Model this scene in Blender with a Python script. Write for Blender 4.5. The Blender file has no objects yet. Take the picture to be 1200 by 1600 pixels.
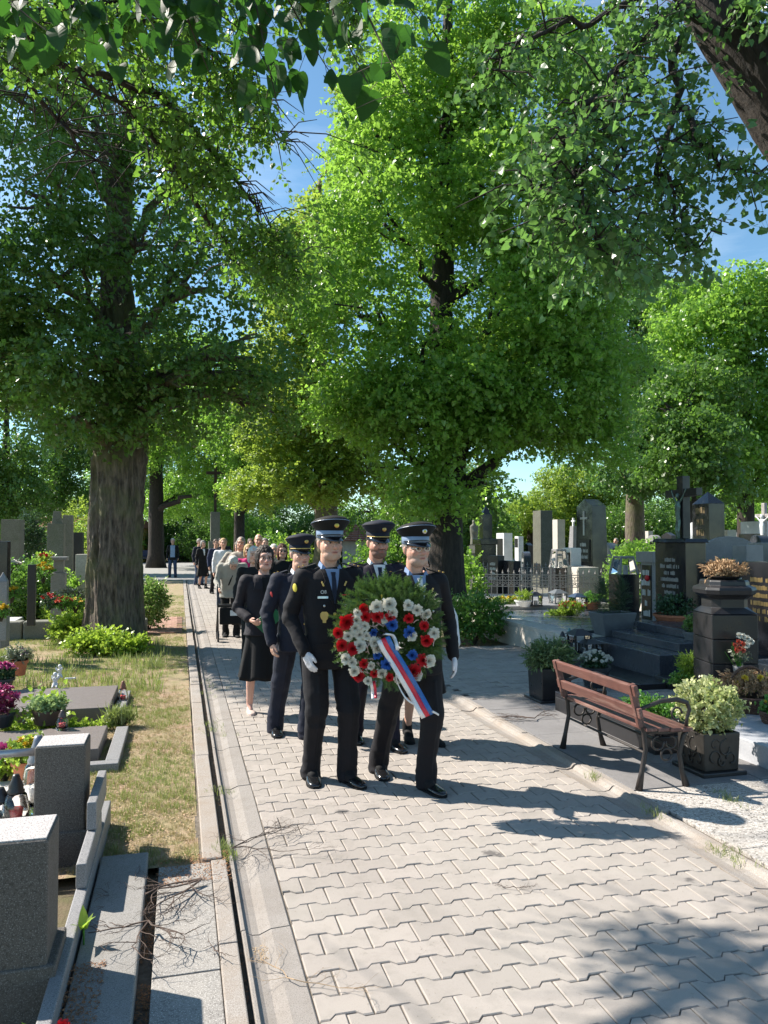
import bpy, math, random
import numpy as np
from mathutils import Vector, Matrix, Euler
from mathutils.bvhtree import BVHTree
from math import radians as R, sin, cos, pi
SC = bpy.context.scene
COL = SC.collection
random.seed(7); np.random.seed(7)
# ---------------- camera, sky, sun, exposure ----------------
F_PX = 1202.0; CAM_H = 1.68; YAW = math.atan(318/1202.0); PITCH = math.atan(43/1202.0)
cam_d = bpy.data.cameras.new('camera'); cam = bpy.data.objects.new('camera', cam_d); COL.objects.link(cam)
cam_d.sensor_fit = 'VERTICAL'; cam_d.sensor_height = 24.0; cam_d.lens = 24.0*F_PX/1600.0
cam_d.clip_start = 0.05; cam_d.clip_end = 2000
cam.location = (0, 0, CAM_H); cam.rotation_euler = (pi/2+PITCH, 0, -YAW)
SC.camera = cam
SUN_EL = R(43); LD = (cos(R(-31.8)), sin(R(-31.8)))          # horizontal travel of the light
LIGHT = Vector((LD[0]*cos(SUN_EL), LD[1]*cos(SUN_EL), -sin(SUN_EL)))
world = bpy.data.worlds.new('World'); SC.world = world; world.use_nodes = True
wn = world.node_tree; wn.nodes.clear()
w_out = wn.nodes.new('ShaderNodeOutputWorld'); w_bg = wn.nodes.new('ShaderNodeBackground')
w_sky = wn.nodes.new('ShaderNodeTexSky'); w_sky.sky_type = 'NISHITA'; w_sky.sun_disc = False
w_sky.sun_elevation = SUN_EL; w_sky.sun_rotation = math.atan2(-LD[0], -LD[1]); w_sky.altitude = 250
w_sky.air_density = 1.0; w_sky.dust_density = 0.3; w_sky.ozone_density = 1.5
w_bg.inputs['Strength'].default_value = 0.09
w_tc = wn.nodes.new('ShaderNodeTexCoord'); w_mp = wn.nodes.new('ShaderNodeMapping'); w_mp.inputs['Scale'].default_value = (1.2, 1.2, 5)
w_mp.inputs['Rotation'].default_value = (0.15, 0.1, 0.4)
w_no = wn.nodes.new('ShaderNodeTexNoise'); w_no.inputs['Scale'].default_value = 2.2; w_no.inputs['Detail'].default_value = 9; w_no.inputs['Roughness'].default_value = 0.6
w_rp = wn.nodes.new('ShaderNodeMapRange'); w_rp.inputs[1].default_value = 0.5; w_rp.inputs[2].default_value = 0.85; w_rp.inputs[4].default_value = 0.3
w_mx = wn.nodes.new('ShaderNodeMixRGB'); w_mx.inputs[2].default_value = (9, 9.6, 10.4, 1)
w_ti = wn.nodes.new('ShaderNodeMixRGB'); w_ti.blend_type = 'MULTIPLY'; w_ti.inputs[0].default_value = 1; w_ti.inputs[2].default_value = (.82, 1.05, 1.06, 1)
for a, b in ((w_tc.outputs['Generated'], w_mp.inputs[0]), (w_mp.outputs[0], w_no.inputs['Vector']), (w_no.outputs[0], w_rp.inputs[0]),
             (w_rp.outputs[0], w_mx.inputs[0]), (w_sky.outputs[0], w_ti.inputs[1]), (w_ti.outputs[0], w_mx.inputs[1]), (w_mx.outputs[0], w_bg.inputs[0]), (w_bg.outputs[0], w_out.inputs[0])):
    wn.links.new(a, b)
sun_d = bpy.data.lights.new('sun', 'SUN'); sun_d.energy = 5.0; sun_d.angle = R(0.53); sun_d.color = (1.0, 0.93, 0.83)
sun = bpy.data.objects.new('sun', sun_d); COL.objects.link(sun)
sun.rotation_euler = LIGHT.to_track_quat('-Z', 'Y').to_euler()
vs = SC.view_settings; vs.view_transform = 'Standard'; vs.look = 'None'; vs.exposure = 1.1; vs.gamma = 1.0; vs.use_curve_mapping = False
SC.render.engine = 'CYCLES'; SC.cycles.max_bounces = 7; SC.cycles.transparent_max_bounces = 6
SC.cycles.diffuse_bounces = 3; SC.cycles.glossy_bounces = 3; SC.cycles.transmission_bounces = 5; SC.cycles.sample_clamp_indirect = 6
try: SC.cycles.use_denoising = True
except Exception: pass

# ---------------- helpers ----------------
def at(px, py, d):
    'point seen at photo pixel px,py at distance d along the horizontal view direction'
    u = (px-600)/F_PX; v = (800-py)/F_PX
    f = cos(PITCH)-v*sin(PITCH); up = sin(PITCH)+v*cos(PITCH)
    t = d/f; X = u*t
    return Vector((X*cos(YAW)+d*sin(YAW), -X*sin(YAW)+d*cos(YAW), CAM_H+up*t))
def gz(px, py, z=0.0):
    'point on the level z seen at photo pixel px,py'
    u = (px-600)/F_PX; v = (800-py)/F_PX
    f = cos(PITCH)-v*sin(PITCH); up = sin(PITCH)+v*cos(PITCH)
    return at(px, py, (z-CAM_H)/up*f)
def _h(i, j, k, s):
    with np.errstate(over='ignore'):
        n = (i*374761393 + j*668265263 + k*2147483647 + s*974634777).astype(np.int64) & 0xffffffff
        n = ((n ^ (n >> 13))*1274126177) & 0xffffffff
        n = ((n ^ (n >> 16))*2246822519) & 0xffffffff
    return ((n ^ (n >> 15)) & 0xffff)/65535.0
def vnoise(P, s=0):
    P = np.asarray(P, float); I = np.floor(P).astype(np.int64); f = P-I; f = f*f*(3-2*f)
    r = 0
    for a in (0, 1):
        for b in (0, 1):
            for c in (0, 1):
                w = (f[:, 0] if a else 1-f[:, 0])*(f[:, 1] if b else 1-f[:, 1])*(f[:, 2] if c else 1-f[:, 2])
                r = r+w*_h(I[:, 0]+a, I[:, 1]+b, I[:, 2]+c, s)
    return r*2-1
def fbm(P, s=0, o=3):
    P = np.asarray(P, float); r = 0; a = 1.0; t = 0
    for k in range(o): r = r+a*vnoise(P*(2.03**k)+k*7.3, s+k); t += a; a *= .5
    return r/t
# ----- materials -----
def newmat(name):
    m = bpy.data.materials.new(name); m.use_nodes = True; n = m.node_tree
    return m, n, n.nodes['Principled BSDF']
def c4(c): return (c[0], c[1], c[2], 1)
def mixc(n, fac, a, b, mode='MIX'):
    x = n.nodes.new('ShaderNodeMixRGB'); x.blend_type = mode
    for s, v in ((0, fac), (1, a), (2, b)):
        if hasattr(v, 'links') or hasattr(v, 'is_linked'): n.links.new(v, x.inputs[s])
        elif s == 0: x.inputs[0].default_value = v
        else: x.inputs[s].default_value = c4(v)
    return x.outputs[0]
def ramp(n, v, lo, hi, a=0.0, b=1.0):
    r = n.nodes.new('ShaderNodeMapRange'); r.inputs[1].default_value = lo; r.inputs[2].default_value = hi
    r.inputs[3].default_value = a; r.inputs[4].default_value = b; n.links.new(v, r.inputs[0]); return r.outputs[0]
def coords(n, world_pos=False, scale=(1, 1, 1)):
    if world_pos: t = n.nodes.new('ShaderNodeNewGeometry').outputs['Position']
    else: t = n.nodes.new('ShaderNodeTexCoord').outputs['Object']
    m = n.nodes.new('ShaderNodeMapping'); m.inputs['Scale'].default_value = scale; n.links.new(t, m.inputs[0]); return m.outputs[0]
def noise(n, vec, scale, detail=5, rough=.6):
    x = n.nodes.new('ShaderNodeTexNoise'); x.inputs['Scale'].default_value = scale; x.inputs['Detail'].default_value = detail
    x.inputs['Roughness'].default_value = rough; n.links.new(vec, x.inputs['Vector']); return x.outputs[0]
def bump(n, p, h, dist=.002, strength=1.0):
    b = n.nodes.new('ShaderNodeBump'); b.inputs['Distance'].default_value = dist; b.inputs['Strength'].default_value = strength
    n.links.new(h, b.inputs['Height']); n.links.new(b.outputs[0], p.inputs['Normal'])
def mat(name, c1, c2=None, rough=.7, scale=6, bmp=0, bscale=80, metal=0, spec=.5, c3=None, wp=False, stretch=(1, 1, 1), coat=0, trans=0, rvar=.1):
    m, n, p = newmat(name); v = coords(n, wp, stretch)
    c2 = c2 or tuple(x*.75 for x in c1)
    a = noise(n, v, scale, 6, .62)
    col = mixc(n, ramp(n, a, .35, .65), c1, c2)
    if c3: col = mixc(n, ramp(n, noise(n, v, scale*.31+.7, 4, .7), .52, .66), col, c3)
    n.links.new(col, p.inputs['Base Color'])
    p.inputs['Roughness'].default_value = rough; p.inputs['Metallic'].default_value = metal; p.inputs['Specular IOR Level'].default_value = spec
    n.links.new(ramp(n, a, .2, .8, max(0, rough-rvar), min(1, rough+rvar)), p.inputs['Roughness'])
    if coat: p.inputs['Coat Weight'].default_value = coat; p.inputs['Coat Roughness'].default_value = .08
    if trans: p.inputs['Transmission Weight'].default_value = trans
    if bmp: bump(n, p, noise(n, v, bscale, 4, .6), bmp)
    return m
def granite(name, c, dark, light=None, rough=.35, scale=140, wp=False, dirt=None):
    m, n, p = newmat(name); v = coords(n, wp); light = light or tuple(min(1, x*1.7) for x in c)
    a = noise(n, v, scale, 3, .7); b = noise(n, v, scale*1.9, 2, .7)
    col = mixc(n, ramp(n, a, .52, .6), c, dark); col = mixc(n, ramp(n, b, .56, .64), col, light)
    big = noise(n, v, 3.1, 6, .7)
    col = mixc(n, ramp(n, big, .42, .75, 0, .55), col, dirt or tuple(x*.6 for x in c))
    n.links.new(col, p.inputs['Base Color']); n.links.new(ramp(n, big, .3, .7, max(.05, rough-.08), rough+.2), p.inputs['Roughness'])
    if rough > .3: bump(n, p, a, .001)
    return m
def leafmat(name, c, c2, tc, trans=.42, rough=.4, spec=.5):
    m, n, p = newmat(name)
    at_ = n.nodes.new('ShaderNodeAttribute'); at_.attribute_name = 'lr'
    oi = n.nodes.new('ShaderNodeObjectInfo')
    f = n.nodes.new('ShaderNodeMath'); f.operation = 'ADD'; n.links.new(at_.outputs['Fac'], f.inputs[0]); n.links.new(oi.outputs['Random'], f.inputs[1])
    g = n.nodes.new('ShaderNodeMath'); g.operation = 'MULTIPLY'; g.inputs[1].default_value = .5; n.links.new(f.outputs[0], g.inputs[0])
    col = mixc(n, g.outputs[0], c, c2); n.links.new(col, p.inputs['Base Color'])
    p.inputs['Roughness'].default_value = rough; p.inputs['Specular IOR Level'].default_value = spec
    t = n.nodes.new('ShaderNodeBsdfTranslucent'); n.links.new(mixc(n, g.outputs[0], tc, tuple(x*.75 for x in tc)), t.inputs[0])
    x = n.nodes.new('ShaderNodeMixShader'); x.inputs[0].default_value = trans
    n.links.new(p.outputs[0], x.inputs[1]); n.links.new(t.outputs[0], x.inputs[2]); n.links.new(x.outputs[0], n.nodes['Material Output'].inputs[0])
    return m
def barkmat(name, c1, c2, moss=None, rough=.9):
    m, n, p = newmat(name); v = coords(n, False, (1, 1, .22))
    a = noise(n, v, 22, 7, .65); b = noise(n, coords(n), 1.6, 5, .6)
    col = mixc(n, ramp(n, a, .35, .62), c2, c1)
    if moss: col = mixc(n, ramp(n, b, .45, .62, 0, .75), col, moss)
    n.links.new(col, p.inputs['Base Color']); p.inputs['Roughness'].default_value = rough; bump(n, p, a, .035)
    return m
def attrmat(name, rough=.5, sss=0, spec=.4, bmp=0, bscale=300):
    'colour kept on the mesh as a point attribute "col"'
    m, n, p = newmat(name); a = n.nodes.new('ShaderNodeAttribute'); a.attribute_name = 'col'
    n.links.new(a.outputs['Color'], p.inputs['Base Color']); p.inputs['Roughness'].default_value = rough; p.inputs['Specular IOR Level'].default_value = spec
    if sss: p.inputs['Subsurface Weight'].default_value = sss; p.inputs['Subsurface Radius'].default_value = (.012, .004, .002); p.inputs['Subsurface Scale'].default_value = 1
    if bmp: bump(n, p, noise(n, coords(n), bscale, 3), bmp)
    return m
def glassmat(name, c=(1, 1, 1), rough=.02):
    m, n, p = newmat(name); p.inputs['Base Color'].default_value = c4(c); p.inputs['Roughness'].default_value = rough
    p.inputs['Transmission Weight'].default_value = 1; p.inputs['IOR'].default_value = 1.45; return m
# ----- geometry accumulator -----
def rotm(e): return Euler(e).to_matrix()
class G:
    def __init__(s): s.V = []; s.F = []
    def add(s, V, F):
        o = len(s.V); s.V += [tuple(v) for v in V]; s.F += [tuple(i+o for i in f) for f in F]; return s
    def box(s, x0, x1, y0, y1, z0, z1, taper=0):
        t = taper
        return s.add([(x0, y0, z0), (x1, y0, z0), (x1, y1, z0), (x0, y1, z0), (x0+t, y0+t, z1), (x1-t, y0+t, z1), (x1-t, y1-t, z1), (x0+t, y1-t, z1)],
                     [(3, 2, 1, 0), (4, 5, 6, 7), (0, 1, 5, 4), (1, 2, 6, 5), (2, 3, 7, 6), (3, 0, 4, 7)])
    def obox(s, c, size, e=(0, 0, 0)):
        m = rotm(e); a, b, d = size[0]/2, size[1]/2, size[2]/2; c = Vector(c)
        P = [(-a, -b, -d), (a, -b, -d), (a, b, -d), (-a, b, -d), (-a, -b, d), (a, -b, d), (a, b, d), (-a, b, d)]
        return s.add([c+m@Vector(p) for p in P], [(3, 2, 1, 0), (4, 5, 6, 7), (0, 1, 5, 4), (1, 2, 6, 5), (2, 3, 7, 6), (3, 0, 4, 7)])
    def rings(s, rs, cap=True, close=False):
        n = len(rs[0]); V = [p for r in rs for p in r]; F = []
        K = len(rs)
        for k in range(K-(0 if close else 1)):
            k2 = (k+1) % K
            for i in range(n):
                j = (i+1) % n; F.append((k*n+i, k*n+j, k2*n+j, k2*n+i))
        if cap and not close: F.append(tuple(range(n-1, -1, -1))); F.append(tuple((K-1)*n+i for i in range(n)))
        return s.add(V, F)
    def lathe(s, prof, n=20, c=(0, 0, 0), sq=0):
        rs = []
        for r, z in prof:
            ring = []
            for i in range(n):
                a = 2*pi*i/n
                ring.append((c[0]+r*cos(a), c[1]+r*sin(a), c[2]+z))
            rs.append(ring)
        return s.rings(rs)
    def loft(s, secs, n=20, p=2.0):
        'secs: (cx, cy, cz, rx, ry) horizontal superellipses'
        rs = []
        for q in secs:
            cx, cy, cz, rx, ry = q[:5]; ring = []
            for i in range(n):
                a = 2*pi*i/n; ca, sa = cos(a), sin(a)
                ring.append((cx+rx*math.copysign(abs(ca)**(2/p), ca), cy+ry*math.copysign(abs(sa)**(2/p), sa), cz))
            rs.append(ring)
        return s.rings(rs)
    def ell(s, c, r, n=16, m=10, e=None):
        rs = []; M = rotm(e) if e else None; c = Vector(c)
        for k in range(1, m):
            t = pi*k/m; ring = []
            for i in range(n):
                a = 2*pi*i/n; v = Vector((r[0]*sin(t)*cos(a), r[1]*sin(t)*sin(a), -r[2]*cos(t)))
                ring.append(c+(M@v if M else v))
            rs.append(ring)
        o = len(s.V); s.rings(rs, cap=False)
        b = Vector((0, 0, -r[2])); t_ = Vector((0, 0, r[2]))
        s.V += [tuple(c+(M@b if M else b)), tuple(c+(M@t_ if M else t_))]; B = len(s.V)-2
        for i in range(n):
            j = (i+1) % n; s.F.append((o+j, o+i, B)); L = o+(m-2)*n; s.F.append((L+i, L+j, B+1))
        return s
    def tube(s, pts, rad, n=8, cap=True, flat=None):
        pts = [Vector(p) for p in pts]
        if not hasattr(rad, '__len__'): rad = [rad]*len(pts)
        rs = []; up = None
        for k, p in enumerate(pts):
            t = (pts[min(k+1, len(pts)-1)]-pts[max(k-1, 0)])
            if t.length < 1e-9: t = Vector((0, 0, 1))
            t.normalize()
            if up is None: up = Vector((0, 0, 1)) if abs(t.z) < .9 else Vector((1, 0, 0))
            a = t.cross(up)
            if a.length < 1e-6: a = t.cross(Vector((0, 1, .1)))
            a.normalize(); b = a.cross(t); b.normalize(); up = b
            f = flat or 1
            rs.append([p+rad[k]*(cos(2*pi*i/n)*a+f*sin(2*pi*i/n)*b) for i in range(n)])
        # orient outward
        o = len(s.F); s.rings(rs, cap)
        s.F[o:] = [tuple(reversed(f)) for f in s.F[o:]]
        return s
    def caps(s, a, b, ra, rb, n=12):
        'tapered capsule for fusing'
        a = Vector(a); b = Vector(b); d = (b-a)
        if d.length < 1e-6: return s.ell(a, (ra,)*3, n, 8)
        u = d.normalized(); P = []; Rr = []
        for k in range(4): th = pi/2*(1-k/4.0)*1.0; P.append(a-u*ra*sin(th)); Rr.append(max(ra*cos(th), ra*.02))
        P.append(a); Rr.append(ra); P.append(b); Rr.append(rb)
        for k in range(1, 5): th = pi/2*k/4.0; P.append(b+u*rb*sin(th)); Rr.append(max(rb*cos(th), rb*.02))
        return s.tube(P, Rr, n)
    def chain(s, P, Rr, n=12):
        for k in range(len(P)-1): s.caps(P[k], P[k+1], Rr[k], Rr[k+1], n)
        return s
    def xf(s, M, k0=0):
        s.V[k0:] = [tuple(M@Vector(v)) for v in s.V[k0:]]; return s
    def mesh(s, name, mats=None, smooth=False):
        me = bpy.data.meshes.new(name); me.from_pydata([tuple(v) for v in s.V], [], s.F); me.update()
        for m in (mats or []): me.materials.append(m)
        if smooth: me.shade_smooth()
        return me
    def obj(s, name, m, parent=None, smooth=False, bevel=0, seg=2, loc=None, auto=False):
        me = s.mesh(name, [m] if m else None, smooth)
        o = bpy.data.objects.new(name, me); COL.objects.link(o)
        if parent: o.parent = parent
        if loc: o.location = loc
        if bevel:
            b = o.modifiers.new('bevel', 'BEVEL'); b.width = bevel; b.segments = seg; b.limit_method = 'ANGLE'; b.angle_limit = R(35)
        if auto: me.shade_auto_smooth(angle=R(40)) if hasattr(me, 'shade_auto_smooth') else None
        return o
def tag(o, label, cat, group=None):
    o['label'] = label; o['category'] = cat
    if group: o['group'] = group
    return o
def thing(name, label, cat, loc=(0, 0, 0), rz=0, group=None):
    o = bpy.data.objects.new(name, None); COL.objects.link(o); o.empty_display_size = .1
    o.location = loc; o.rotation_euler = (0, 0, rz); return tag(o, label, cat, group)
def struct(o): o['kind'] = 'structure'; return o
def stuff(o): o['kind'] = 'stuff'; return o
def link(name, me, parent=None, loc=(0, 0, 0), rot=(0, 0, 0), scale=None):
    o = bpy.data.objects.new(name, me); COL.objects.link(o)
    if parent: o.parent = parent
    o.location = loc; o.rotation_euler = rot
    if scale: o.scale = scale if hasattr(scale, '__len__') else (scale,)*3
    return o
def copy_tree(o, loc=None, rz=None, label=None, parent=None):
    c = o.copy(); COL.objects.link(c)
    if parent: c.parent = parent
    for ch in list(o.children): copy_tree(ch, parent=c)
    if loc is not None: c.location = loc
    if rz is not None: c.rotation_euler = (0, 0, rz)
    if label: c['label'] = label
    return c
def big_mesh(name, V, F4, mats, attrs=None, midx=None, smooth=False):
    'numpy mesh: V (n,3), F4 (m,k) all with k corners'
    me = bpy.data.meshes.new(name); V = np.asarray(V, np.float32); F4 = np.asarray(F4, np.int32); m, k = F4.shape
    me.vertices.add(len(V)); me.vertices.foreach_set('co', V.ravel()); me.loops.add(m*k); me.loops.foreach_set('vertex_index', F4.ravel())
    me.polygons.add(m); me.polygons.foreach_set('loop_start', np.arange(0, m*k, k, dtype=np.int32))
    for x in mats: me.materials.append(x)
    if midx is not None: me.polygons.foreach_set('material_index', np.asarray(midx, np.int32))
    me.update(calc_edges=True)
    for nm, arr in (attrs or {}).items():
        a = me.attributes.new(nm, 'FLOAT', 'POINT'); a.data.foreach_set('value', np.asarray(arr, np.float32))
    if smooth: me.shade_smooth()
    return me
def fuse(g, name, voxel, noise_fn=None, smooth_it=3, m=None, parent=None, col=None):
    'unite overlapping closed pieces into one continuous skin'
    me = g.mesh('tmp_'+name); o = bpy.data.objects.new('tmp', me); COL.objects.link(o)
    r = o.modifiers.new('r', 'REMESH'); r.mode = 'VOXEL'; r.voxel_size = voxel; r.use_smooth_shade = True
    if smooth_it:
        q = o.modifiers.new('s', 'SMOOTH'); q.factor = .5; q.iterations = smooth_it
    dg = bpy.context.evaluated_depsgraph_get(); ev = o.evaluated_get(dg)
    nm = bpy.data.meshes.new_from_object(ev, depsgraph=dg); nm.name = name
    bpy.data.objects.remove(o); bpy.data.meshes.remove(me)
    nm.materials.clear()
    if m: nm.materials.append(m)
    n = len(nm.vertices); V = np.empty(n*3, np.float32); nm.vertices.foreach_get('co', V); V = V.reshape(-1, 3)
    if noise_fn is not None:
        N = np.empty(n*3, np.float32); nm.vertices.foreach_get('normal', N); N = N.reshape(-1, 3)
        V = noise_fn(V.astype(float), N.astype(float)).astype(np.float32); nm.vertices.foreach_set('co', V.ravel())
    if col is not None:
        a = nm.attributes.new('col', 'FLOAT_COLOR', 'POINT'); cc = np.ones((n, 4), np.float32); cc[:, :3] = col(V.astype(float)); a.data.foreach_set('color', cc.ravel())
    nm.shade_smooth(); nm.update()
    return nm
def join_np(meshes, name, mats, attr=True):
    'several meshes as one object mesh'
    V = []; F = []; off = 0; Cc = []
    for me in meshes:
        n = len(me.vertices); a = np.empty(n*3, np.float32); me.vertices.foreach_get('co', a); V.append(a.reshape(-1, 3))
        F += [tuple(i+off for i in p.vertices) for p in me.polygons]; off += n
        c = np.ones(n*4, np.float32)
        if 'col' in me.attributes: me.attributes['col'].data.foreach_get('color', c)
        Cc.append(c)
    nm = bpy.data.meshes.new(name); nm.from_pydata(np.concatenate(V).tolist(), [], F)
    if attr: nm.attributes.new('col', 'FLOAT_COLOR', 'POINT').data.foreach_set('color', np.concatenate(Cc))
    for x in mats: nm.materials.append(x)
    nm.shade_smooth(); nm.update(); return nm
# ----- foliage: one mesh holds the sprigs and the points they grow on -----
def foliage_group():
    ng = bpy.data.node_groups.new('sprigs_on_points', 'GeometryNodeTree')
    ng.interface.new_socket('Geometry', in_out='INPUT', socket_type='NodeSocketGeometry'); ng.interface.new_socket('Geometry', in_out='OUTPUT', socket_type='NodeSocketGeometry')
    N = ng.nodes; L = ng.links; gi = N.new('NodeGroupInput'); go = N.new('NodeGroupOutput')
    def na(nm, t): x = N.new('GeometryNodeInputNamedAttribute'); x.data_type = t; x.inputs['Name'].default_value = nm; return x.outputs['Attribute']
    sid = na('sid', 'INT'); rot = na('rot', 'FLOAT_VECTOR'); scl = na('scl', 'FLOAT')
    e2r = N.new('FunctionNodeEulerToRotation'); L.new(rot, e2r.inputs[0]); jn = N.new('GeometryNodeJoinGeometry')
    for k in (1, 2, 3):
        def sep(v):
            c = N.new('FunctionNodeCompare'); c.data_type = 'INT'; c.operation = 'EQUAL'; L.new(sid, c.inputs['A'] if c.inputs['A'].type == 'INT' else c.inputs[2])
            (c.inputs['B'] if c.inputs['B'].type == 'INT' else c.inputs[3]).default_value = v
            s = N.new('GeometryNodeSeparateGeometry'); s.domain = 'POINT'; L.new(gi.outputs[0], s.inputs[0]); L.new(c.outputs[0], s.inputs['Selection']); return s.outputs['Selection']
        io = N.new('GeometryNodeInstanceOnPoints'); L.new(sep(-k), io.inputs['Points']); L.new(sep(k), io.inputs['Instance'])
        L.new(e2r.outputs[0], io.inputs['Rotation']); L.new(scl, io.inputs['Scale']); L.new(io.outputs[0], jn.inputs[0])
    L.new(jn.outputs[0], go.inputs[0]); return ng
FOL = foliage_group()
def leaf_geo(L, kind, rnd):
    if kind == 'far':
        w = L*.48; return [(0, 0, 0), (w, L*.45, -L*.08), (0, L, -L*.22), (-w, L*.45, -L*.08)], [(0, 1, 2, 3)]
    if kind == 'needle':
        w = L*.05; return [(-w, 0, 0), (w, 0, 0), (0, L, 0)], [(0, 1, 2)]
    if kind == 'blade':
        w = L*.035; b = rnd.uniform(.1, .5)*L; return [(-w, 0, 0), (w, 0, 0), (w*.7, b*.4, L*.6), (-w*.7, b*.4, L*.6), (0, b, L*.98)], [(0, 1, 2, 3), (3, 2, 4)]
    w = L*(.46 if kind == 'heart' else .24); c = rnd.uniform(-.02, .16)*L; k = rnd.uniform(-.25, .05)*L
    V = [(0, .06*L, 0), (w*.62, -.07*L, c*.6), (w, .26*L, c), (w*.6, .66*L, c*.4+k*.3), (0, 1.03*L, k), (-w*.6, .66*L, c*.4+k*.3), (-w, .26*L, c), (-w*.62, -.07*L, c*.6), (0, .5*L, -.02*L)]
    return V, [(0, 1, 2, 8), (8, 2, 3, 4), (8, 4, 5, 6), (0, 8, 6, 7)]
def sprig(seed, kind='heart', L=.07, n=9, length=.35, spread=.9, twig=True):
    'twig along +X with leaves hanging off both sides'
    rnd = random.Random(seed); V = []; F = []; lr = []; mi = []
    if kind in ('blade',):
        for i in range(n):
            a = rnd.uniform(0, 2*pi); lv, lf = leaf_geo(L*rnd.uniform(.5, 1.1), kind, rnd); M = Matrix.Translation((rnd.gauss(0, length*.4), rnd.gauss(0, length*.4), 0))@Matrix.Rotation(a, 4, 'Z')
            o = len(V); V += [M@Vector(p) for p in lv]; F += [tuple(q+o for q in f) for f in lf]; lr += [rnd.random()]*len(lv); mi += [0]*len(lf)
        return V, F, lr, mi
    tw = []
    for i in range(5):
        t = i/4; tw.append(Vector((length*t, .05*length*sin(t*5+seed), -.22*length*t*t)))
    if twig:
        g = G(); g.tube(tw, [L*.035, L*.03, L*.025, L*.02, L*.012], 3, cap=False); V += [Vector(v) for v in g.V]; F += list(g.F); lr += [.5]*len(g.V); mi += [1]*len(g.F)
    for i in range(n):
        t = (i+.6)/n; p = tw[0].lerp(tw[4], t); p.z = -.22*length*t*t
        side = 1 if i % 2 else -1
        yaw = (pi/2-side*rnd.uniform(.5, 1.5)) if kind != 'needle' else pi/2-side*rnd.uniform(.7, 1.1)
        lv, lf = leaf_geo(L*rnd.uniform(.6, 1.12), kind, rnd)
        off = Vector((rnd.uniform(-.3, .3), side*rnd.uniform(0.1, .6), rnd.uniform(-.35, .25)))*L*spread if kind != 'needle' else Vector((0, 0, 0))
        tilt = rnd.gauss(-.55, .5) if kind != 'needle' else rnd.uniform(-.2, .5)
        M = Matrix.Translation(p+off)@Matrix.Rotation(yaw-pi/2, 4, 'Z')@Matrix.Rotation(tilt, 4, 'X')@Matrix.Rotation(rnd.gauss(0, .55), 4, 'Y')
        if kind != 'needle': M = Matrix.Translation(p+off)@Matrix.Rotation(-side*rnd.uniform(.5, 2.0), 4, 'Z')@Matrix.Rotation(tilt, 4, 'X')@Matrix.Rotation(rnd.gauss(0, .5), 4, 'Y')
        o = len(V); V += [M@Vector(q) for q in lv]; F += [tuple(j+o for j in f) for f in lf]; lr += [rnd.random()]*len(lv); mi += [0]*len(lf)
    return V, F, lr, mi
def foliage(name, P, rot, scl, sprigs, mats, parent=None, loc=None):
    'P: sprig positions; sprigs: three sprig meshes'
    V = []; F = []; lr = []; mi = []; sid = []
    for k, (v, f, l, m_) in enumerate(sprigs):
        o = len(V); V += [tuple(p) for p in v]; F += [tuple(i+o for i in q) for q in f]; lr += l; mi += m_; sid += [k+1]*len(v)
    n0 = len(V); P = np.asarray(P, float); n = len(P)
    me = bpy.data.meshes.new(name); me.from_pydata(V+P.tolist(), [], F)
    for m_ in mats: me.materials.append(m_)
    me.polygons.foreach_set('material_index', mi)
    a = me.attributes.new('sid', 'INT', 'POINT'); a.data.foreach_set('value', np.concatenate([np.array(sid), -1-np.random.randint(0, 3, n)]).astype(np.int32))
    a = me.attributes.new('lr', 'FLOAT', 'POINT'); a.data.foreach_set('value', np.concatenate([np.array(lr), np.zeros(n)]).astype(np.float32))
    a = me.attributes.new('scl', 'FLOAT', 'POINT'); a.data.foreach_set('value', np.concatenate([np.ones(n0), scl]).astype(np.float32))
    a = me.attributes.new('rot', 'FLOAT_VECTOR', 'POINT'); a.data.foreach_set('vector', np.concatenate([np.zeros((n0, 3)), rot]).astype(np.float32).ravel())
    me.update(); o = bpy.data.objects.new(name, me); COL.objects.link(o)
    if parent: o.parent = parent
    if loc: o.location = loc
    md = o.modifiers.new('sprigs', 'NODES'); md.node_group = FOL
    return o
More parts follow.
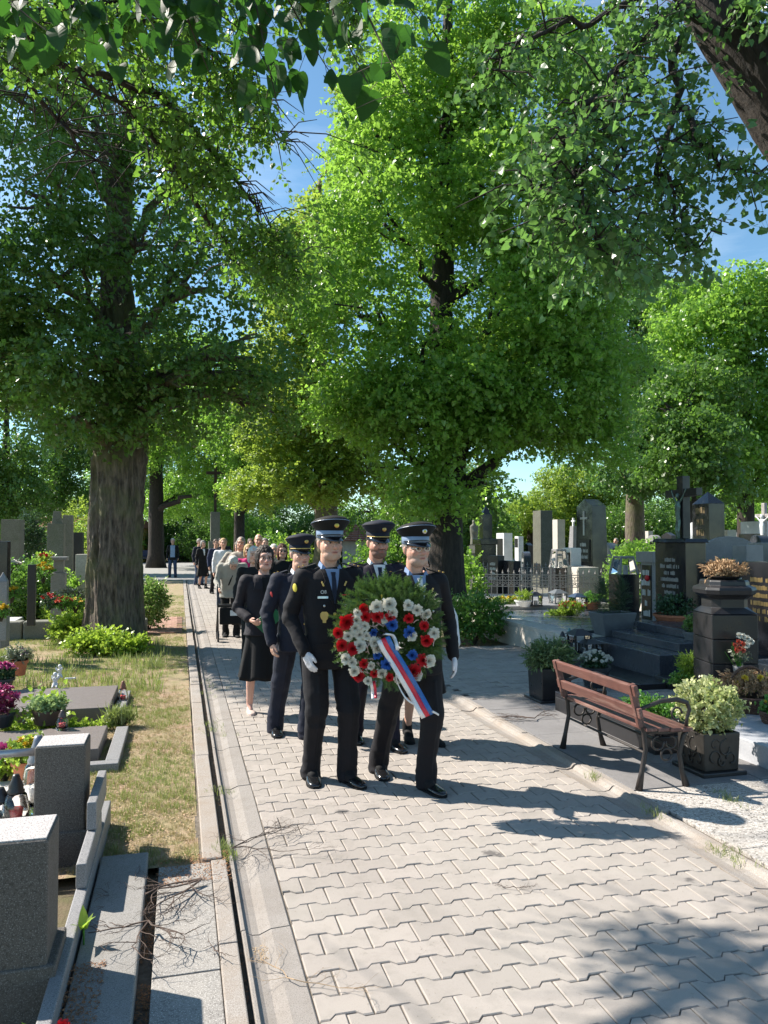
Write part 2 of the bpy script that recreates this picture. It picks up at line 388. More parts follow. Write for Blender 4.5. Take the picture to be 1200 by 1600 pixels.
# ---------------- materials of the setting ----------------
def paver_mat():
    m, n, p = newmat('concrete_paver'); v = coords(n, True)
    oi = n.nodes.new('ShaderNodeObjectInfo'); ge = n.nodes.new('ShaderNodeNewGeometry')
    ad = n.nodes.new('ShaderNodeMath'); ad.operation = 'ADD'; n.links.new(oi.outputs['Random'], ad.inputs[0]); n.links.new(ge.outputs['Random Per Island'], ad.inputs[1])
    fr = n.nodes.new('ShaderNodeMath'); fr.operation = 'FRACT'; n.links.new(ad.outputs[0], fr.inputs[0])
    base = mixc(n, fr.outputs[0], (.355, .313, .28), (.29, .257, .23))
    fine = noise(n, v, 260, 3, .7); mid = noise(n, v, 5.5, 6, .68); big = noise(n, v, .8, 4, .6)
    col = mixc(n, ramp(n, fine, .5, .72, 0, .38), base, (.17, .155, .14)); col = mixc(n, ramp(n, mid, .48, .7, 0, .5), col, (.19, .172, .15)); col = mixc(n, ramp(n, noise(n, v, 17, 5, .75), .6, .72, 0, .5), col, (.13, .12, .095))
    col = mixc(n, ramp(n, big, .4, .65, 0, .4), col, (.37, .34, .30))
    for (x, y, r) in ((1.62, 3.9, .035), (1.66, 3.87, .02), (1.9, 3.95, .014), (.98, 4.72, .035), (2.45, 3.35, .02)):
        d = n.nodes.new('ShaderNodeVectorMath'); d.operation = 'DISTANCE'; n.links.new(v, d.inputs[0]); d.inputs[1].default_value = (x, y, 0)
        dd = n.nodes.new('ShaderNodeMath'); dd.operation = 'MULTIPLY_ADD'; n.links.new(noise(n, v, 40, 3), dd.inputs[0]); dd.inputs[1].default_value = .06; n.links.new(d.outputs['Value'], dd.inputs[2])
        col = mixc(n, ramp(n, dd.outputs[0], r+.02, r+.045, .7, 0), col, (.05, .045, .045))
    n.links.new(col, p.inputs['Base Color']); p.inputs['Roughness'].default_value = .88; bump(n, p, fine, .0015)
    return m
PAVER = paver_mat()
SAND = mat('joint_sand', (.17, .145, .12), (.10, .085, .065), .95, 30, .004, 120, wp=True)
SOIL = mat('soil_and_moss', (.14, .10, .065), (.08, .085, .03), .95, 3.5, .01, 60, c3=(.2, .15, .10), wp=True)
VERGE = mat('dry_lawn', (.34, .25, .16), (.22, .20, .09), .95, 5.5, .012, 90, c3=(.36, .24, .17), wp=True)
CONC = granite('weathered_concrete', (.26, .235, .215), (.16, .145, .13), (.35, .325, .30), .85, 210, True, (.17, .145, .12))
CONC2 = granite('kerb_concrete', (.29, .26, .235), (.2, .17, .14), (.44, .41, .38), .85, 180, True, (.25, .18, .12))
PLASTER = granite('patchy_concrete', (.23, .215, .20), (.14, .13, .12), (.50, .48, .45), .85, 95, True, (.42, .39, .35))
AGG = granite('exposed_aggregate', (.38, .35, .32), (.11, .10, .09), (.70, .66, .61), .8, 42, True, (.34, .30, .25))
DSLAB = granite('dark_paving_slab', (.20, .19, .19), (.12, .12, .12), (.28, .27, .27), .8, 200, True)
# ---------------- ground ----------------
g = G(); n = 40
ys = [-6, 0, 3, 6, 10, 15, 20, 28, 40, 60, 90, 150, 300, 500]; xs = [-300, -120, -60, -30, -15, -8, -4, 0, 4, 8, 15, 30, 60, 120, 300]
V = [(x, y, -.055) for y in ys for x in xs]; w = len(xs)
g.add(V, [(j*w+i, j*w+i+1, (j+1)*w+i+1, (j+1)*w+i) for j in range(len(ys)-1) for i in range(w-1)]); struct(g.obj('ground', SOIL))
path = G().box(.476, 2.686, -1.2, 33.5, -.05, -.007).obj('path', SAND); struct(path)
def ipaver_pts(L=.2, W=.142, a=.0135, j=.0026):
    e = L/2-j; w = W/2-j; up = [(-e, w+a), (-.062, w+a), (-.038, w-a), (.038, w-a), (.062, w+a), (e, w+a)]
    return up+[(x, -y) for x, y in reversed(up)]
PP = ipaver_pts(); PI_ = [(x*.955+0, y*.945) for x, y in PP]
def paver_geo():
    V = [(x, y, .0) for x, y in PI_]+[(x, y, -.004) for x, y in PP]+[(x, y, -.02) for x, y in PP]; n = 12
    F = [(2, 3, 8, 9), (0, 1, 10, 11), (1, 2, 9, 10), (3, 4, 7, 8), (4, 5, 6, 7)]
    F = [tuple(reversed(f)) for f in F]
    for i in range(n): j = (i+1) % n; F += [(i, j, n+j, n+i), (n+i, n+j, 2*n+j, 2*n+i)]
    return V, F
PV, PF = paver_geo()
pav_me = G().add(PV, PF).mesh('paver', [PAVER])
half = [(x if x < .02 else min(x, 0.0), y) for x, y in PP]
def half_geo(side):
    V = [(x, y, z) for x, y, z in PV]; V = [((x if x*side > 0 else side*.002), y, z) for x, y, z in V]; return V, PF
half_me = {s: G().add(*half_geo(s)).mesh('paver_half', [PAVER]) for s in (1, -1)}
spots = []; row = 0; y = -.9
while y < 33.4:
    x0 = .485; k = 0
    for c in range(13):
        x = x0+(.1 if row % 2 == 0 else 0)+c*.2
        if row % 2 == 1 and c == 0: spots.append((x+0.0, y, 'R', row)); continue
        if x > 2.68+.01: break
        if x+.1 > 2.70: spots.append((x, y, 'L', row)); break
        spots.append((x, y, 'F', row))
    row += 1; y += .142
def vis(p):
    v = Vector(p)-cam.location; d = v.x*sin(YAW)+v.y*cos(YAW)
    if d < .3: return None
    X = v.x*cos(YAW)-v.y*sin(YAW); return (600+F_PX*X/d, 843-F_PX*v.z/d, d)
def jit(x, y, s=0):
    r = random.Random(int(x*1000)*7919+int(y*1000)+s); return (r.gauss(0, .0008), r.gauss(0, .0008), r.gauss(0, .0012)), (r.gauss(0, .006), r.gauss(0, .006), r.gauss(0, .006))
near = []; far = G()
cand = sorted([s for s in spots if (lambda q: q and -20 < q[0] < 1220 and q[1] < 1630)(vis((s[0], s[1], 0)))], key=lambda s: vis((s[0], s[1], 0))[2])
pick = set(cand[:300])
for s in spots:
    (dx, dy, dz), e = jit(s[0], s[1]); sd = {'F': 0, 'R': 1, 'L': -1}[s[2]]
    if s in pick:
        o = link('paver', pav_me if sd == 0 else half_me[sd], path, (s[0]+dx, s[1]+dy, dz), e)
    else:
        M = Matrix.Translation((s[0]+dx, s[1]+dy, dz))@Euler(e).to_matrix().to_4x4(); vv, ff = (PV, PF) if sd == 0 else half_geo(sd)
        if s[1] > 16: ff = ff[:5]+[f for k, f in enumerate(ff[5:]) if k % 2 == 0]
        far.add([M@Vector(p) for p in vv], ff)
stuff(far.obj('pavers', PAVER, path))
# gutter channel and kerbs, stone by stone
def extr(prof, y0, y1, j=.003):
    return G().rings([[(x, y, z) for x, z in prof] for y in (y0+j, y1-j)])
gl = G().add([(.24, -1, -.035), (.33, -1, -.035), (.33, 33, -.035), (.24, 33, -.035)], [(0, 1, 2, 3)]).obj('gutter', SAND); struct(gl)
pl = [(.268, .002), (.272, .006), (.284, .006), (.290, -.008), (.315, -.020), (.345, -.022), (.375, -.010), (.395, -.002), (.475, .001), (.481, -.004), (.481, -.05), (.268, -.05)][::-1]
gm = extr(pl, 0, 1.0).mesh('gutter_stone', [CONC]); gm.flip_normals() if False else None
for k in range(34): link('gutter_stone', gm, gl, (random.gauss(0, .001), k-.6, random.gauss(0, .0015)), (0, 0, random.gauss(0, .0015)))
kl = struct(G().box(.10, .232, 4.15, 33, -.05, -.01).obj('left_kerb', SAND))
km = G().box(.125, .228, .004, .996, -.04, .018).mesh('kerb_stone', [CONC2])
for k in range(29): o = link('kerb_stone', km, kl, (random.gauss(0, .002), 4.16+k, random.gauss(0, .003)), (0, random.gauss(0, .01), random.gauss(0, .003))); b = o.modifiers.new('b', 'BEVEL'); b.width = .006
kr = struct(G().box(2.688, 2.94, -1, 33, -.05, -.03).obj('right_kerb', SAND))
pr = [(2.69, -.002), (2.73, -.011), (2.78, -.018), (2.815, -.012), (2.84, .012), (2.858, .016), (2.862, -.05), (2.689, -.05)][::-1]
gm2 = extr(pr, 0, .5, .0025).mesh('gutter_stone', [CONC2]); km2 = G().box(2.872, 2.935, .003, .997, -.04, .03).mesh('kerb_stone', [CONC2])
for k in range(56): link('gutter_stone', gm2, kr, (random.gauss(0, .002), k*.5-.8, random.gauss(0, .002)), (0, 0, random.gauss(0, .004)))
for k in range(28): o = link('kerb_stone', km2, kr, (random.gauss(0, .002), k-.8, random.gauss(0, .003)), (0, random.gauss(0, .01), 0)); b = o.modifiers.new('b', 'BEVEL'); b.width = .008
# left verge and far plaza
nx, ny = 70, 260; X, Y = np.meshgrid(np.linspace(-5.5, .112, nx), np.linspace(4.17, 33, ny)); P = np.stack([X.ravel(), Y.ravel(), 0*X.ravel()], 1)
P[:, 2] = -.004+.02*fbm(P*1.3, 3)+.006*fbm(P*9, 5)
F4 = np.array([(j*nx+i, j*nx+i+1, (j+1)*nx+i+1, (j+1)*nx+i) for j in range(ny-1) for i in range(nx-1)])
o = bpy.data.objects.new('grass_verge', big_mesh('grass_verge', P, F4, [VERGE], smooth=True)); COL.objects.link(o); struct(o)
ASPH = mat('grey_asphalt', (.30, .29, .28), (.23, .22, .21), .9, 8, .002, 200, wp=True)
struct(G().box(-12, 12, 33.51, 58, -.06, -.002).obj('cross_path', ASPH))
BRK = mat('pink_brick', (.42, .25, .19), (.33, .19, .15), .9, 9, .003, 120, wp=True)
bp = struct(G().box(-1.7, .1, 14.3, 17.2, -.05, .004).obj('brick_path', SAND)); bm_ = G().box(-.098, .098, -.048, .048, 0, .022).mesh('brick', [BRK])
for j in range(28):
    for i in range(8): link('brick', bm_, bp, (-1.55+i*.2+(j % 2)*.1, 14.36+j*.102, random.gauss(.004, .002)), (0, 0, random.gauss(0, .01)))
# slabs at bottom left
sl = struct(G().box(-.145, .245, 1.2, 4.13, -.05, -.038).obj('slab_walk', SAND))
for k, (y0, y1) in enumerate(((1.2, 2.05), (2.06, 3.1), (3.11, 4.13))):
    G().box(-.09, .165, y0, y1, -.03, .016).obj('slab', PLASTER, sl, bevel=.004)
for k, (y0, y1) in enumerate(((1.2, 2.35), (2.358, 3.28), (3.288, 4.14))):
    G().box(.168, .244, y0, y1, -.03, .022).obj('edging_stone', CONC2, sl, bevel=.006)
# right side paving
rp = struct(G().box(2.942, 6.2, -1, 11.6, -.05, -.02).obj('side_paving', SAND))
y = -.9
while y < 4.5:
    x = 2.945
    while x < 5.2: G().box(x, x+.495, y, y+.495, -.02, random.gauss(.004, .002)).obj('aggregate_slab', AGG, rp, bevel=.003); x += .5
    y += .5
for j in range(6):
    for i in range(3):
        G().box(2.945+i*.5, 3.44+i*.5, 4.605+j*.5, 5.1+j*.5, -.02, .006+random.gauss(0, .0015)).obj('dark_slab', DSLAB, rp, bevel=.003)
sp = G(); y = 7.15
while y < 11.3:
    r = int(round(y/.142))
    for i in range(15):
        x = 3.04+i*.2+(r % 2)*.1; (dx, dy, dz), e = jit(x, y); M = Matrix.Translation((x, y, .002+dz*2))@Euler(e).to_matrix().to_4x4(); sp.add([M@Vector(p) for p in PV], PF)
    y += .142
stuff(sp.obj('side_pavers', PAVER, rp))
gy = struct(G().box(5.2, 30, 4.0, 60, -.05, -.012).obj('graveyard_ground', mat('graveyard_gravel', (.22, .2, .17), (.12, .11, .08), .95, 6, .006, 70, c3=(.1, .11, .05), wp=True)))
# ---------------- trees ----------------
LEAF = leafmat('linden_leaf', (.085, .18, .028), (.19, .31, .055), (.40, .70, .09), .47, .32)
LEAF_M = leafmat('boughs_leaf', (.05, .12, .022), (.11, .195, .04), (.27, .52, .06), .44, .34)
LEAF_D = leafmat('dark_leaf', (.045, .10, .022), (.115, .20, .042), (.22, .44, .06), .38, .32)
LEAF_Y = leafmat('fresh_leaf', (.12, .20, .03), (.19, .29, .05), (.46, .62, .08), .5, .45)
LEAF_B = leafmat('bluish_leaf', (.045, .11, .035), (.10, .18, .055), (.22, .45, .09), .4, .32)
BARK = barkmat('linden_bark', (.18, .14, .11), (.035, .026, .02), (.12, .125, .05))
BARK_D = barkmat('dark_bark', (.045, .034, .027), (.018, .014, .012))
TWIG = mat('twig_bark', (.06, .045, .03), rough=.9)
def sprigset(s, **k): return [sprig(s+i, **k) for i in range(3)]
OPEN = [(tuple(at(640, 470, 11.8)), 2.8), (tuple(at(720, 250, 12)), 2.6), (tuple(at(580, 660, 12.2)), 1.8), (tuple(at(820, 430, 12.2)), 2.4), (tuple(at(870, 620, 12.6)), 1.8), (tuple(at(500, 480, 20.5)), 3.6), (tuple(at(440, 680, 21)), 2.4), (tuple(at(330, 560, 11.4)), .9), (tuple(at(60, 450, 10.6)), 1.2)]
SP_NEAR = sprigset(1, kind='heart', L=.075, n=9, length=.38)
SP_OLD = sprigset(31, kind='heart', L=.075, n=10, length=.42, twig=False)
SP_CEN = sprigset(35, kind='heart', L=.072, n=11, length=.42, twig=False)
SP_OVER = sprigset(41, kind='heart', L=.058, n=10, length=.34)
SP_MID = sprigset(11, kind='heart', L=.085, n=11, length=.42, twig=False)
SP_FAR = sprigset(21, kind='far', L=.13, n=13, length=.6, spread=1.3, twig=False)
LIT = [(-2.3, 3.5, 2.9, 7.7), (-.5, 1.9, 1.4, 3.4), (-.5, 3.2, 3.0, 5.5), (3.1, 4.6, 3.2, 6.4), (-3.2, .2, 7.6, 11.8), (-1.0, 2.6, 12.5, 21)]
BOD = [(.3, 2.4, 4.6, 6.9), (.1, 1.9, 12, 17)]
def shade_ok(P, soft=.12, op=.6):
    P = np.asarray(P); bad = np.zeros(len(P), bool)
    for z in (0.0, .9, 1.7):
        t = (P[:, 2]-z)/sin(SUN_EL); gx = P[:, 0]+LIGHT.x*t; gy_ = P[:, 1]+LIGHT.y*t
        nz = fbm(np.stack([gx, gy_, 0*gx], 1)*1.6, 9)*.4-.12
        for a2, b2, c2, d2 in (LIT if z == 0 else BOD):
            bad |= (gx > a2+nz) & (gx < b2-nz) & (gy_ > c2+nz) & (gy_ < d2-nz) & (t > 0)
    for (c, r) in OPEN:
        v = np.array(c)-P; s_ = v@np.array(LIGHT); dd = np.linalg.norm(v-s_[:, None]*np.array(LIGHT), axis=1); bad |= (dd < r) & (s_ > r*.8) & (np.random.RandomState(5).rand(len(P)) < op)
    return ~bad
def inpoly(x, y, poly):
    r = np.zeros(len(x), bool); n = len(poly)
    for i in range(n):
        x1, y1 = poly[i]; x2, y2 = poly[(i+1) % n]
        c = ((y1 > y) != (y2 > y)) & (x < (x2-x1)*(y-y1)/((y2-y1) if y2 != y1 else 1e-9)+x1); r ^= c
    return r
GAPS = [[(415, 20), (480, 30), (500, 120), (540, 150), (540, 215), (515, 270), (485, 300), (450, 350), (390, 335), (365, 270), (385, 225), (435, 190), (425, 110)], [(782, 712), (832, 705), (838, 735), (800, 756), (780, 742)], [(44, 668), (72, 664), (78, 705), (52, 712)]]
GAP_R = [(1078, 110), (1200, 200), (1200, 392), (1130, 400), (1085, 425), (1000, 405), (985, 340), (1040, 200)]
def in_gap(P, right=True):
    P = np.asarray(P); v = P-np.array([0, 0, CAM_H]); d = v[:, 0]*sin(YAW)+v[:, 1]*cos(YAW); ok = d > .5; d = np.maximum(d, .5); X = v[:, 0]*cos(YAW)-v[:, 1]*sin(YAW)
    f = d*cos(PITCH)+v[:, 2]*sin(PITCH); u = -d*sin(PITCH)+v[:, 2]*cos(PITCH); x = 600+F_PX*X/f; y = 800-F_PX*u/f; x = x+14*vnoise(P*2.3, 71); y = y+14*vnoise(P*2.3, 72)
    r = np.zeros(len(P), bool)
    for g_ in GAPS+([GAP_R] if right else []): r |= inpoly(x, y, g_)
    return r & ok & (np.random.RandomState(3).rand(len(P)) < .97)
def crown(name, blobs, dens, sprigs, m, parent, seed=0, clump=.55, cut=-.28, guard=True, extra=None, scl=(.75, 1.25), shell=.45):
    'blobs: (centre, radii, weight)'
    rs = np.random.RandomState(seed+5); allP = []; allR = []
    for bi, (c, r, w) in enumerate(blobs):
        n = int(dens*w*(r[0]*r[1]+r[1]*r[2]+r[0]*r[2])/3*4); u = rs.normal(size=(n, 3)); u /= np.linalg.norm(u, axis=1)[:, None]
        rad = shell+(1-shell)*rs.rand(n)**.6; wob = 1+.22*fbm(u*2.1+bi*9.1, seed+3)
        P = np.array(c)+u*np.array(r)*(rad*wob)[:, None]
        keep = fbm(P*clump+seed*3.3, seed+31) > cut+rs.normal(0, .1, n)
        P = P[keep]; u = u[keep]
        yaw = np.arctan2(u[:, 1], u[:, 0])+rs.normal(0, .7, len(P)); pit = rs.normal(.25, .35, len(P))
        allP.append(P); allR.append(np.stack([rs.normal(0, .4, len(P)), pit, yaw], 1))
    P = np.concatenate(allP); Rr = np.concatenate(allR)
    ok = P[:, 2] > .3
    if guard: ok &= shade_ok(P, op=.48 if seed in (5, 8) else .65)
    d = P[:, 0]*sin(YAW)+P[:, 1]*cos(YAW); ok &= np.linalg.norm(P-np.array([0, 0, CAM_H]), axis=1) > 1.9
    ok &= ~in_gap(P)
    P = P[ok]; Rr = Rr[ok]
    return stuff(foliage(name, P, Rr, rs.uniform(scl[0], scl[1], len(P)), sprigs, [m, TWIG], parent))
def limb(g, a, b, r0, r1, seed, sag=.12, n=7, sides=8):
    rnd = random.Random(seed); a = Vector(a); b = Vector(b); L = (b-a).length; P = []
    for i in range(n+1):
        t = i/n; p = a.lerp(b, t); k = sin(pi*t)*L; p += Vector((rnd.gauss(0, .035)*L*(0 < t < 1), rnd.gauss(0, .035)*L*(0 < t < 1), sag*k)); P.append(p)
    g.tube(P, [r0+(r1-r0)*(i/n)**.8 for i in range(n+1)], sides); return P
def trunk_geo(path, rad, seg=28, ridge=.0, seed=0, rings=40, flare=.35):
    'path: points, rad: radii; bark ridges pushed out of the surface'
    P = [Vector(p) for p in path]; cum = [0]
    for i in range(1, len(P)): cum.append(cum[-1]+(P[i]-P[i-1]).length)
    T = cum[-1]; rs = []
    for k in range(rings+1):
        s = T*k/rings; i = max(j for j in range(len(P)-1) if cum[j] <= s+1e-9); f = (s-cum[i])/max(1e-9, cum[i+1]-cum[i])
        c = P[i].lerp(P[i+1], f); r = rad[i]*(1-f)+rad[i+1]*f
        r *= 1+flare*math.exp(-s/.35)
        ang = np.arange(seg)*2*pi/seg; Q = np.stack([np.cos(ang)*r, np.sin(ang)*r, np.full(seg, s)], 1)
        if ridge:
            q = np.stack([np.cos(ang+s*.12)*3.1, np.sin(ang+s*.12)*3.1, np.full(seg, s*.75)], 1)
            q2 = q+.35*np.stack([vnoise(q*1.3, 5), vnoise(q*1.3+9, 6), 0*ang], 1)
            rg = 1-np.abs(vnoise(q2*1.5, seed+1))*2.0; rg2 = 1-np.abs(vnoise(q2*3.3, seed+2))*2
            lump = fbm(np.stack([np.cos(ang)*1.1, np.sin(ang)*1.1, np.full(seg, s*.5)], 1), seed+7)
            root = np.maximum(0, np.cos(ang*5+seed))*math.exp(-s/.3)*.28
            rr = r*(1+.12*lump+root)+ridge*(np.maximum(rg, -.6)+.45*rg2)
        else: rr = r*(1+.10*fbm(np.stack([np.cos(ang)*2, np.sin(ang)*2, np.full(seg, s*1.2)], 1), seed+7))
        rs.append([(c.x+math.cos(a)*x, c.y+math.sin(a)*x, c.z) for a, x in zip(ang, rr)])
    return G().rings(rs)
def bl(px, py, d, rpx, w=1.0, sy=.85, sd=1.0):
    c = at(px, py, d); r = rpx*d/F_PX; return ((c.x, c.y, c.z), (r, r*sd, r*sy), w)
def tree(name, label, trunk, rads, blobs, dens, sprigs, m, bark, seed, group=None, ridge=0, seg=16, rings=14, limbs=True, guard=True, clump=.55, cut=-.28, cat='tree', flare=.35, **kw):
    base = Vector(trunk[0]); t = thing(name, label, cat, (base.x, base.y, 0), 0, group)
    loc = Vector((base.x, base.y, 0)); inv = Matrix.Translation(-loc)
    g = trunk_geo(trunk, rads, seg, ridge, seed, rings, flare); g.xf(inv); g.obj('trunk', bark, t, smooth=True)
    if limbs:
        tp = [Vector(p) for p in trunk]
        for i, (c, r, w) in enumerate(blobs):
            c = Vector(c); j = min(range(1, len(tp)), key=lambda q: (tp[q]-c).length+(2.5 if tp[q].z > c.z else 0))
            a = tp[j]; g = G(); r0 = rads[j]*.5; PP_ = limb(g, a, c, r0, .03, seed*17+i)
            for q in range(4):
                rnd = random.Random(seed*31+i*7+q); s = PP_[rnd.randint(3, 6)]; e = c+Vector((rnd.uniform(-1, 1)*r[0], rnd.uniform(-1, 1)*r[1], rnd.uniform(-.6, .9)*r[2]))*.75
                limb(g, s, e, r0*.4, .012, seed*3+q, .05, 5, 5)
            g.xf(inv); g.obj('limb', bark, t, smooth=True)
    cr = crown('crown', blobs, dens, sprigs, m, t, seed, clump=clump, cut=cut, guard=guard, **kw); cr.location = -loc
    return t
# 1 big old linden left of the path
b0 = at(176, 1012, 12.1); B0 = Vector((b0.x, b0.y, 0))
def ax(px, py, d): v = at(px, py, d); return (v.x, v.y, v.z)
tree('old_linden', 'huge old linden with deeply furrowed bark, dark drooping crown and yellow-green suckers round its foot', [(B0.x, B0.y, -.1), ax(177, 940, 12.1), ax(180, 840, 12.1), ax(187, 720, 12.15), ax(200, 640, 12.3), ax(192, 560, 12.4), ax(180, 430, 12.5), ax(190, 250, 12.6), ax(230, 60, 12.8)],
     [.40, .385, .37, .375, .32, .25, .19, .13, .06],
     [bl(70, 430, 11.2, 105), bl(120, 560, 11.0, 80, .8), bl(40, 300, 11.0, 110), bl(330, 440, 11.8, 105), bl(395, 560, 11.6, 60, .7), bl(330, 600, 12.2, 75, .7), bl(180, 300, 12.8, 130, .9), bl(300, 250, 12.5, 110, .6), bl(110, 650, 11.3, 55, .8), bl(245, 640, 11.7, 60, .9), bl(180, 560, 11.2, 60, .5), bl(-10, 560, 12, 90), bl(230, 380, 11.6, 80), bl(150, 200, 11.6, 90, .8), bl(340, 560, 11.3, 55, .8), bl(400, 600, 11.3, 45, .7), bl(230, 520, 11.3, 55, .8), bl(290, 600, 11.2, 45, .8), ((-4.9, 14.85, 10), (2.0, 1.8, 1.4), 1.3), ((-2.6, 13.0, 9.2), (1.6, 1.5, 1.1), 1.2), ((-6.6, 15.6, 11.4), (2, 2, 1.5), 1.3), ((-5.6, 13.6, 9.0), (1.5, 1.5, 1.1), 1.2), bl(60, 610, 12.3, 60, .7), bl(150, 120, 12.5, 130, .4), bl(-60, 450, 11.5, 110), bl(420, 640, 12.3, 40, .5), bl(190, 470, 13.8, 110)],  # world-coordinate blobs: unseen high canopy added to shade side paving and path
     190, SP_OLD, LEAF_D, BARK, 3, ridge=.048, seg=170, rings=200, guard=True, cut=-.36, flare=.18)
# right-hand root fork of the big trunk
# 2 central linden
tree('tall_linden', 'tall linden in bright spring leaf rising behind the capped men carrying the wreath', [ax(698, 962, 13.6), ax(696, 900, 13.6), ax(697, 780, 13.6), ax(690, 640, 13.7), ax(690, 480, 13.8), ax(695, 330, 13.9), ax(700, 150, 14), ax(700, 0, 14)],
     [.33, .31, .27, .23, .2, .16, .12, .07],
     [bl(690, 90, 13.8, 130), bl(585, 210, 13.4, 90), bl(820, 120, 13.6, 120), bl(600, 350, 13.0, 110), bl(790, 300, 13.2, 120), bl(900, 430, 13.4, 105), bl(560, 480, 12.9, 100), bl(660, 560, 12.6, 85, .8), bl(800, 480, 13.0, 110), bl(860, 600, 13.2, 110), bl(770, 640, 12.9, 80), bl(600, 620, 12.8, 80), bl(640, 715, 12.7, 55, .8), bl(720, 690, 12.6, 60, .7), bl(930, 680, 13.8, 60, .7), bl(540, 620, 13.6, 60, .7), bl(760, 755, 13.4, 42, .7), bl(690, 765, 12.7, 42, .8), bl(640, 775, 12.9, 36, .8), bl(650, 640, 12.3, 70, .9), bl(720, 600, 12.2, 70, .8), bl(950, 540, 14, 80), bl(660, 250, 14.6, 150), bl(720, 460, 14.8, 130)],
     290, SP_CEN, LEAF, BARK_D, 5, seg=32, rings=60, ridge=.015, cut=-.27)
# 3 tree behind it, left, paler leaves
tree('pale_linden', 'pale yellow-green linden behind the officers, its trunk above the red-roofed shed', [ax(510, 905, 22), ax(510, 800, 22), ax(505, 700, 22), ax(500, 560, 22), ax(495, 400, 22.3), ax(500, 280, 22.5)], [.36, .33, .28, .2, .14, .06],
     [bl(480, 350, 21.5, 60), bl(530, 260, 22, 50), bl(450, 440, 21, 60), bl(440, 540, 21, 62), bl(500, 460, 20.5, 70), bl(470, 620, 20.6, 65), bl(430, 680, 21, 52), bl(520, 560, 20.6, 60), bl(530, 700, 20.8, 50), bl(460, 735, 20.6, 42, .8), bl(570, 740, 21, 45, .8), bl(560, 180, 22.5, 60), bl(500, 380, 23.5, 90), bl(500, 640, 23, 80), bl(500, 755, 20.4, 40, .8), bl(560, 640, 20.3, 55), bl(410, 600, 21.5, 50), bl(400, 760, 22, 40)],
     190, SP_MID, LEAF_Y, BARK, 8, seg=24, rings=30)
# 4 right leaning trunk, overhanging branches
def branchy_tree(name, label, trunk, rads, mains, seed, m, dens=1.0, sprigs=SP_NEAR, ridge=.02, guard=False, bark=BARK_D, group=None):
    'trunk plus explicit limbs; sprigs grow along the limbs'
    base = Vector(trunk[0]); t = thing(name, label, 'tree', (base.x, base.y, 0), 0, group); inv = Matrix.Translation((-base.x, -base.y, 0))
    trunk_geo(trunk, rads, 60, ridge, seed, 70).xf(inv).obj('trunk', bark, t, smooth=True)
    rnd = random.Random(seed); P = []; Rt = []
    for i, (pts, r0, spr, dn) in enumerate(mains):
        g = G(); pts = [Vector(p) for p in pts]; n = len(pts); cp = []
        for k in range(n-1):
            for q in range(4): cp.append(pts[k].lerp(pts[k+1], q/4)+Vector([rnd.gauss(0, .03) for _ in range(3)])*(1 if k+q else 0))
        cp.append(pts[-1]); g.tube(cp, [r0*(1-.85*k/len(cp)) for k in range(len(cp))], 8)
        for k in range(2, len(cp)):
            for q in range(int(dn)):
                e = cp[k]+Vector((rnd.gauss(0, spr), rnd.gauss(0, spr), rnd.gauss(-.25*spr, spr*.6))); mid = cp[k].lerp(e, .5)+Vector((0, 0, .08))
                g.tube([cp[k], mid, e], [.009, .006, .003], 4)
                for z in range(int(5*dens)):
                    f = rnd.random()**.7; p = cp[k].lerp(e, f)+Vector([rnd.gauss(0, .07) for _ in range(3)]); P.append(tuple(p)); Rt.append((rnd.gauss(0, .5), rnd.gauss(.5, .4), rnd.uniform(0, 2*pi)))
        g.xf(inv); g.obj('limb', bark, t, smooth=True)
    P = np.array(P); Rt = np.array(Rt); ok = np.linalg.norm(P-np.array([0, 0, CAM_H]), axis=1) > 1.7
    ok &= shade_ok(P) if guard else True
    ok &= ~in_gap(P, False)
    o = foliage('crown', P[ok], Rt[ok], np.random.uniform(.8, 1.15, ok.sum()), sprigs, [m, TWIG], t); o.location = (-base.x, -base.y, 0); stuff(o); return t
branchy_tree('leaning_linden', 'leaning dark trunk crossing the upper right corner with drooping backlit branches', [(6.55, 4.3, -.1), ax(1470, 540, 6.1), ax(1300, 300, 6.05), ax(1205, 150, 6), ax(1130, 40, 6), ax(1050, -100, 6), ax(1010, -300, 6.2)], [.34, .30, .27, .24, .22, .16, .08],
    [([ax(1130, 30, 6), ax(1060, 5, 5.8), ax(1000, 70, 5.6), ax(930, 150, 5.4), ax(880, 230, 5.2), ax(850, 300, 5.1)], .05, .26, 4),
     ([ax(1065, 60, 5.8), ax(1060, 160, 5.6), ax(1085, 220, 5.5), ax(1130, 260, 5.4), ax(1190, 275, 5.4)], .035, .15, 2),
     ([ax(1060, 160, 5.6), ax(1030, 260, 5.5), ax(1060, 330, 5.4), ax(1090, 390, 5.4)], .025, .17, 3),
     ([ax(1000, 70, 5.6), ax(960, 200, 5.4), ax(960, 300, 5.3), ax(1000, 400, 5.2)], .025, .22, 3),
     ([ax(1040, -10, 5.8), ax(930, 20, 5.6), ax(830, 60, 5.5), ax(780, 110, 5.4)], .03, .24, 3),
     ([ax(930, 150, 5.4), ax(890, 240, 5.0), ax(910, 320, 4.9), ax(940, 390, 4.9)], .02, .24, 4),
     ([ax(1150, 20, 5.8), ax(1220, -20, 5.5), ax(1240, 60, 5.2)], .03, .2, 4)], 11, LEAF_B, .62, SP_OVER)
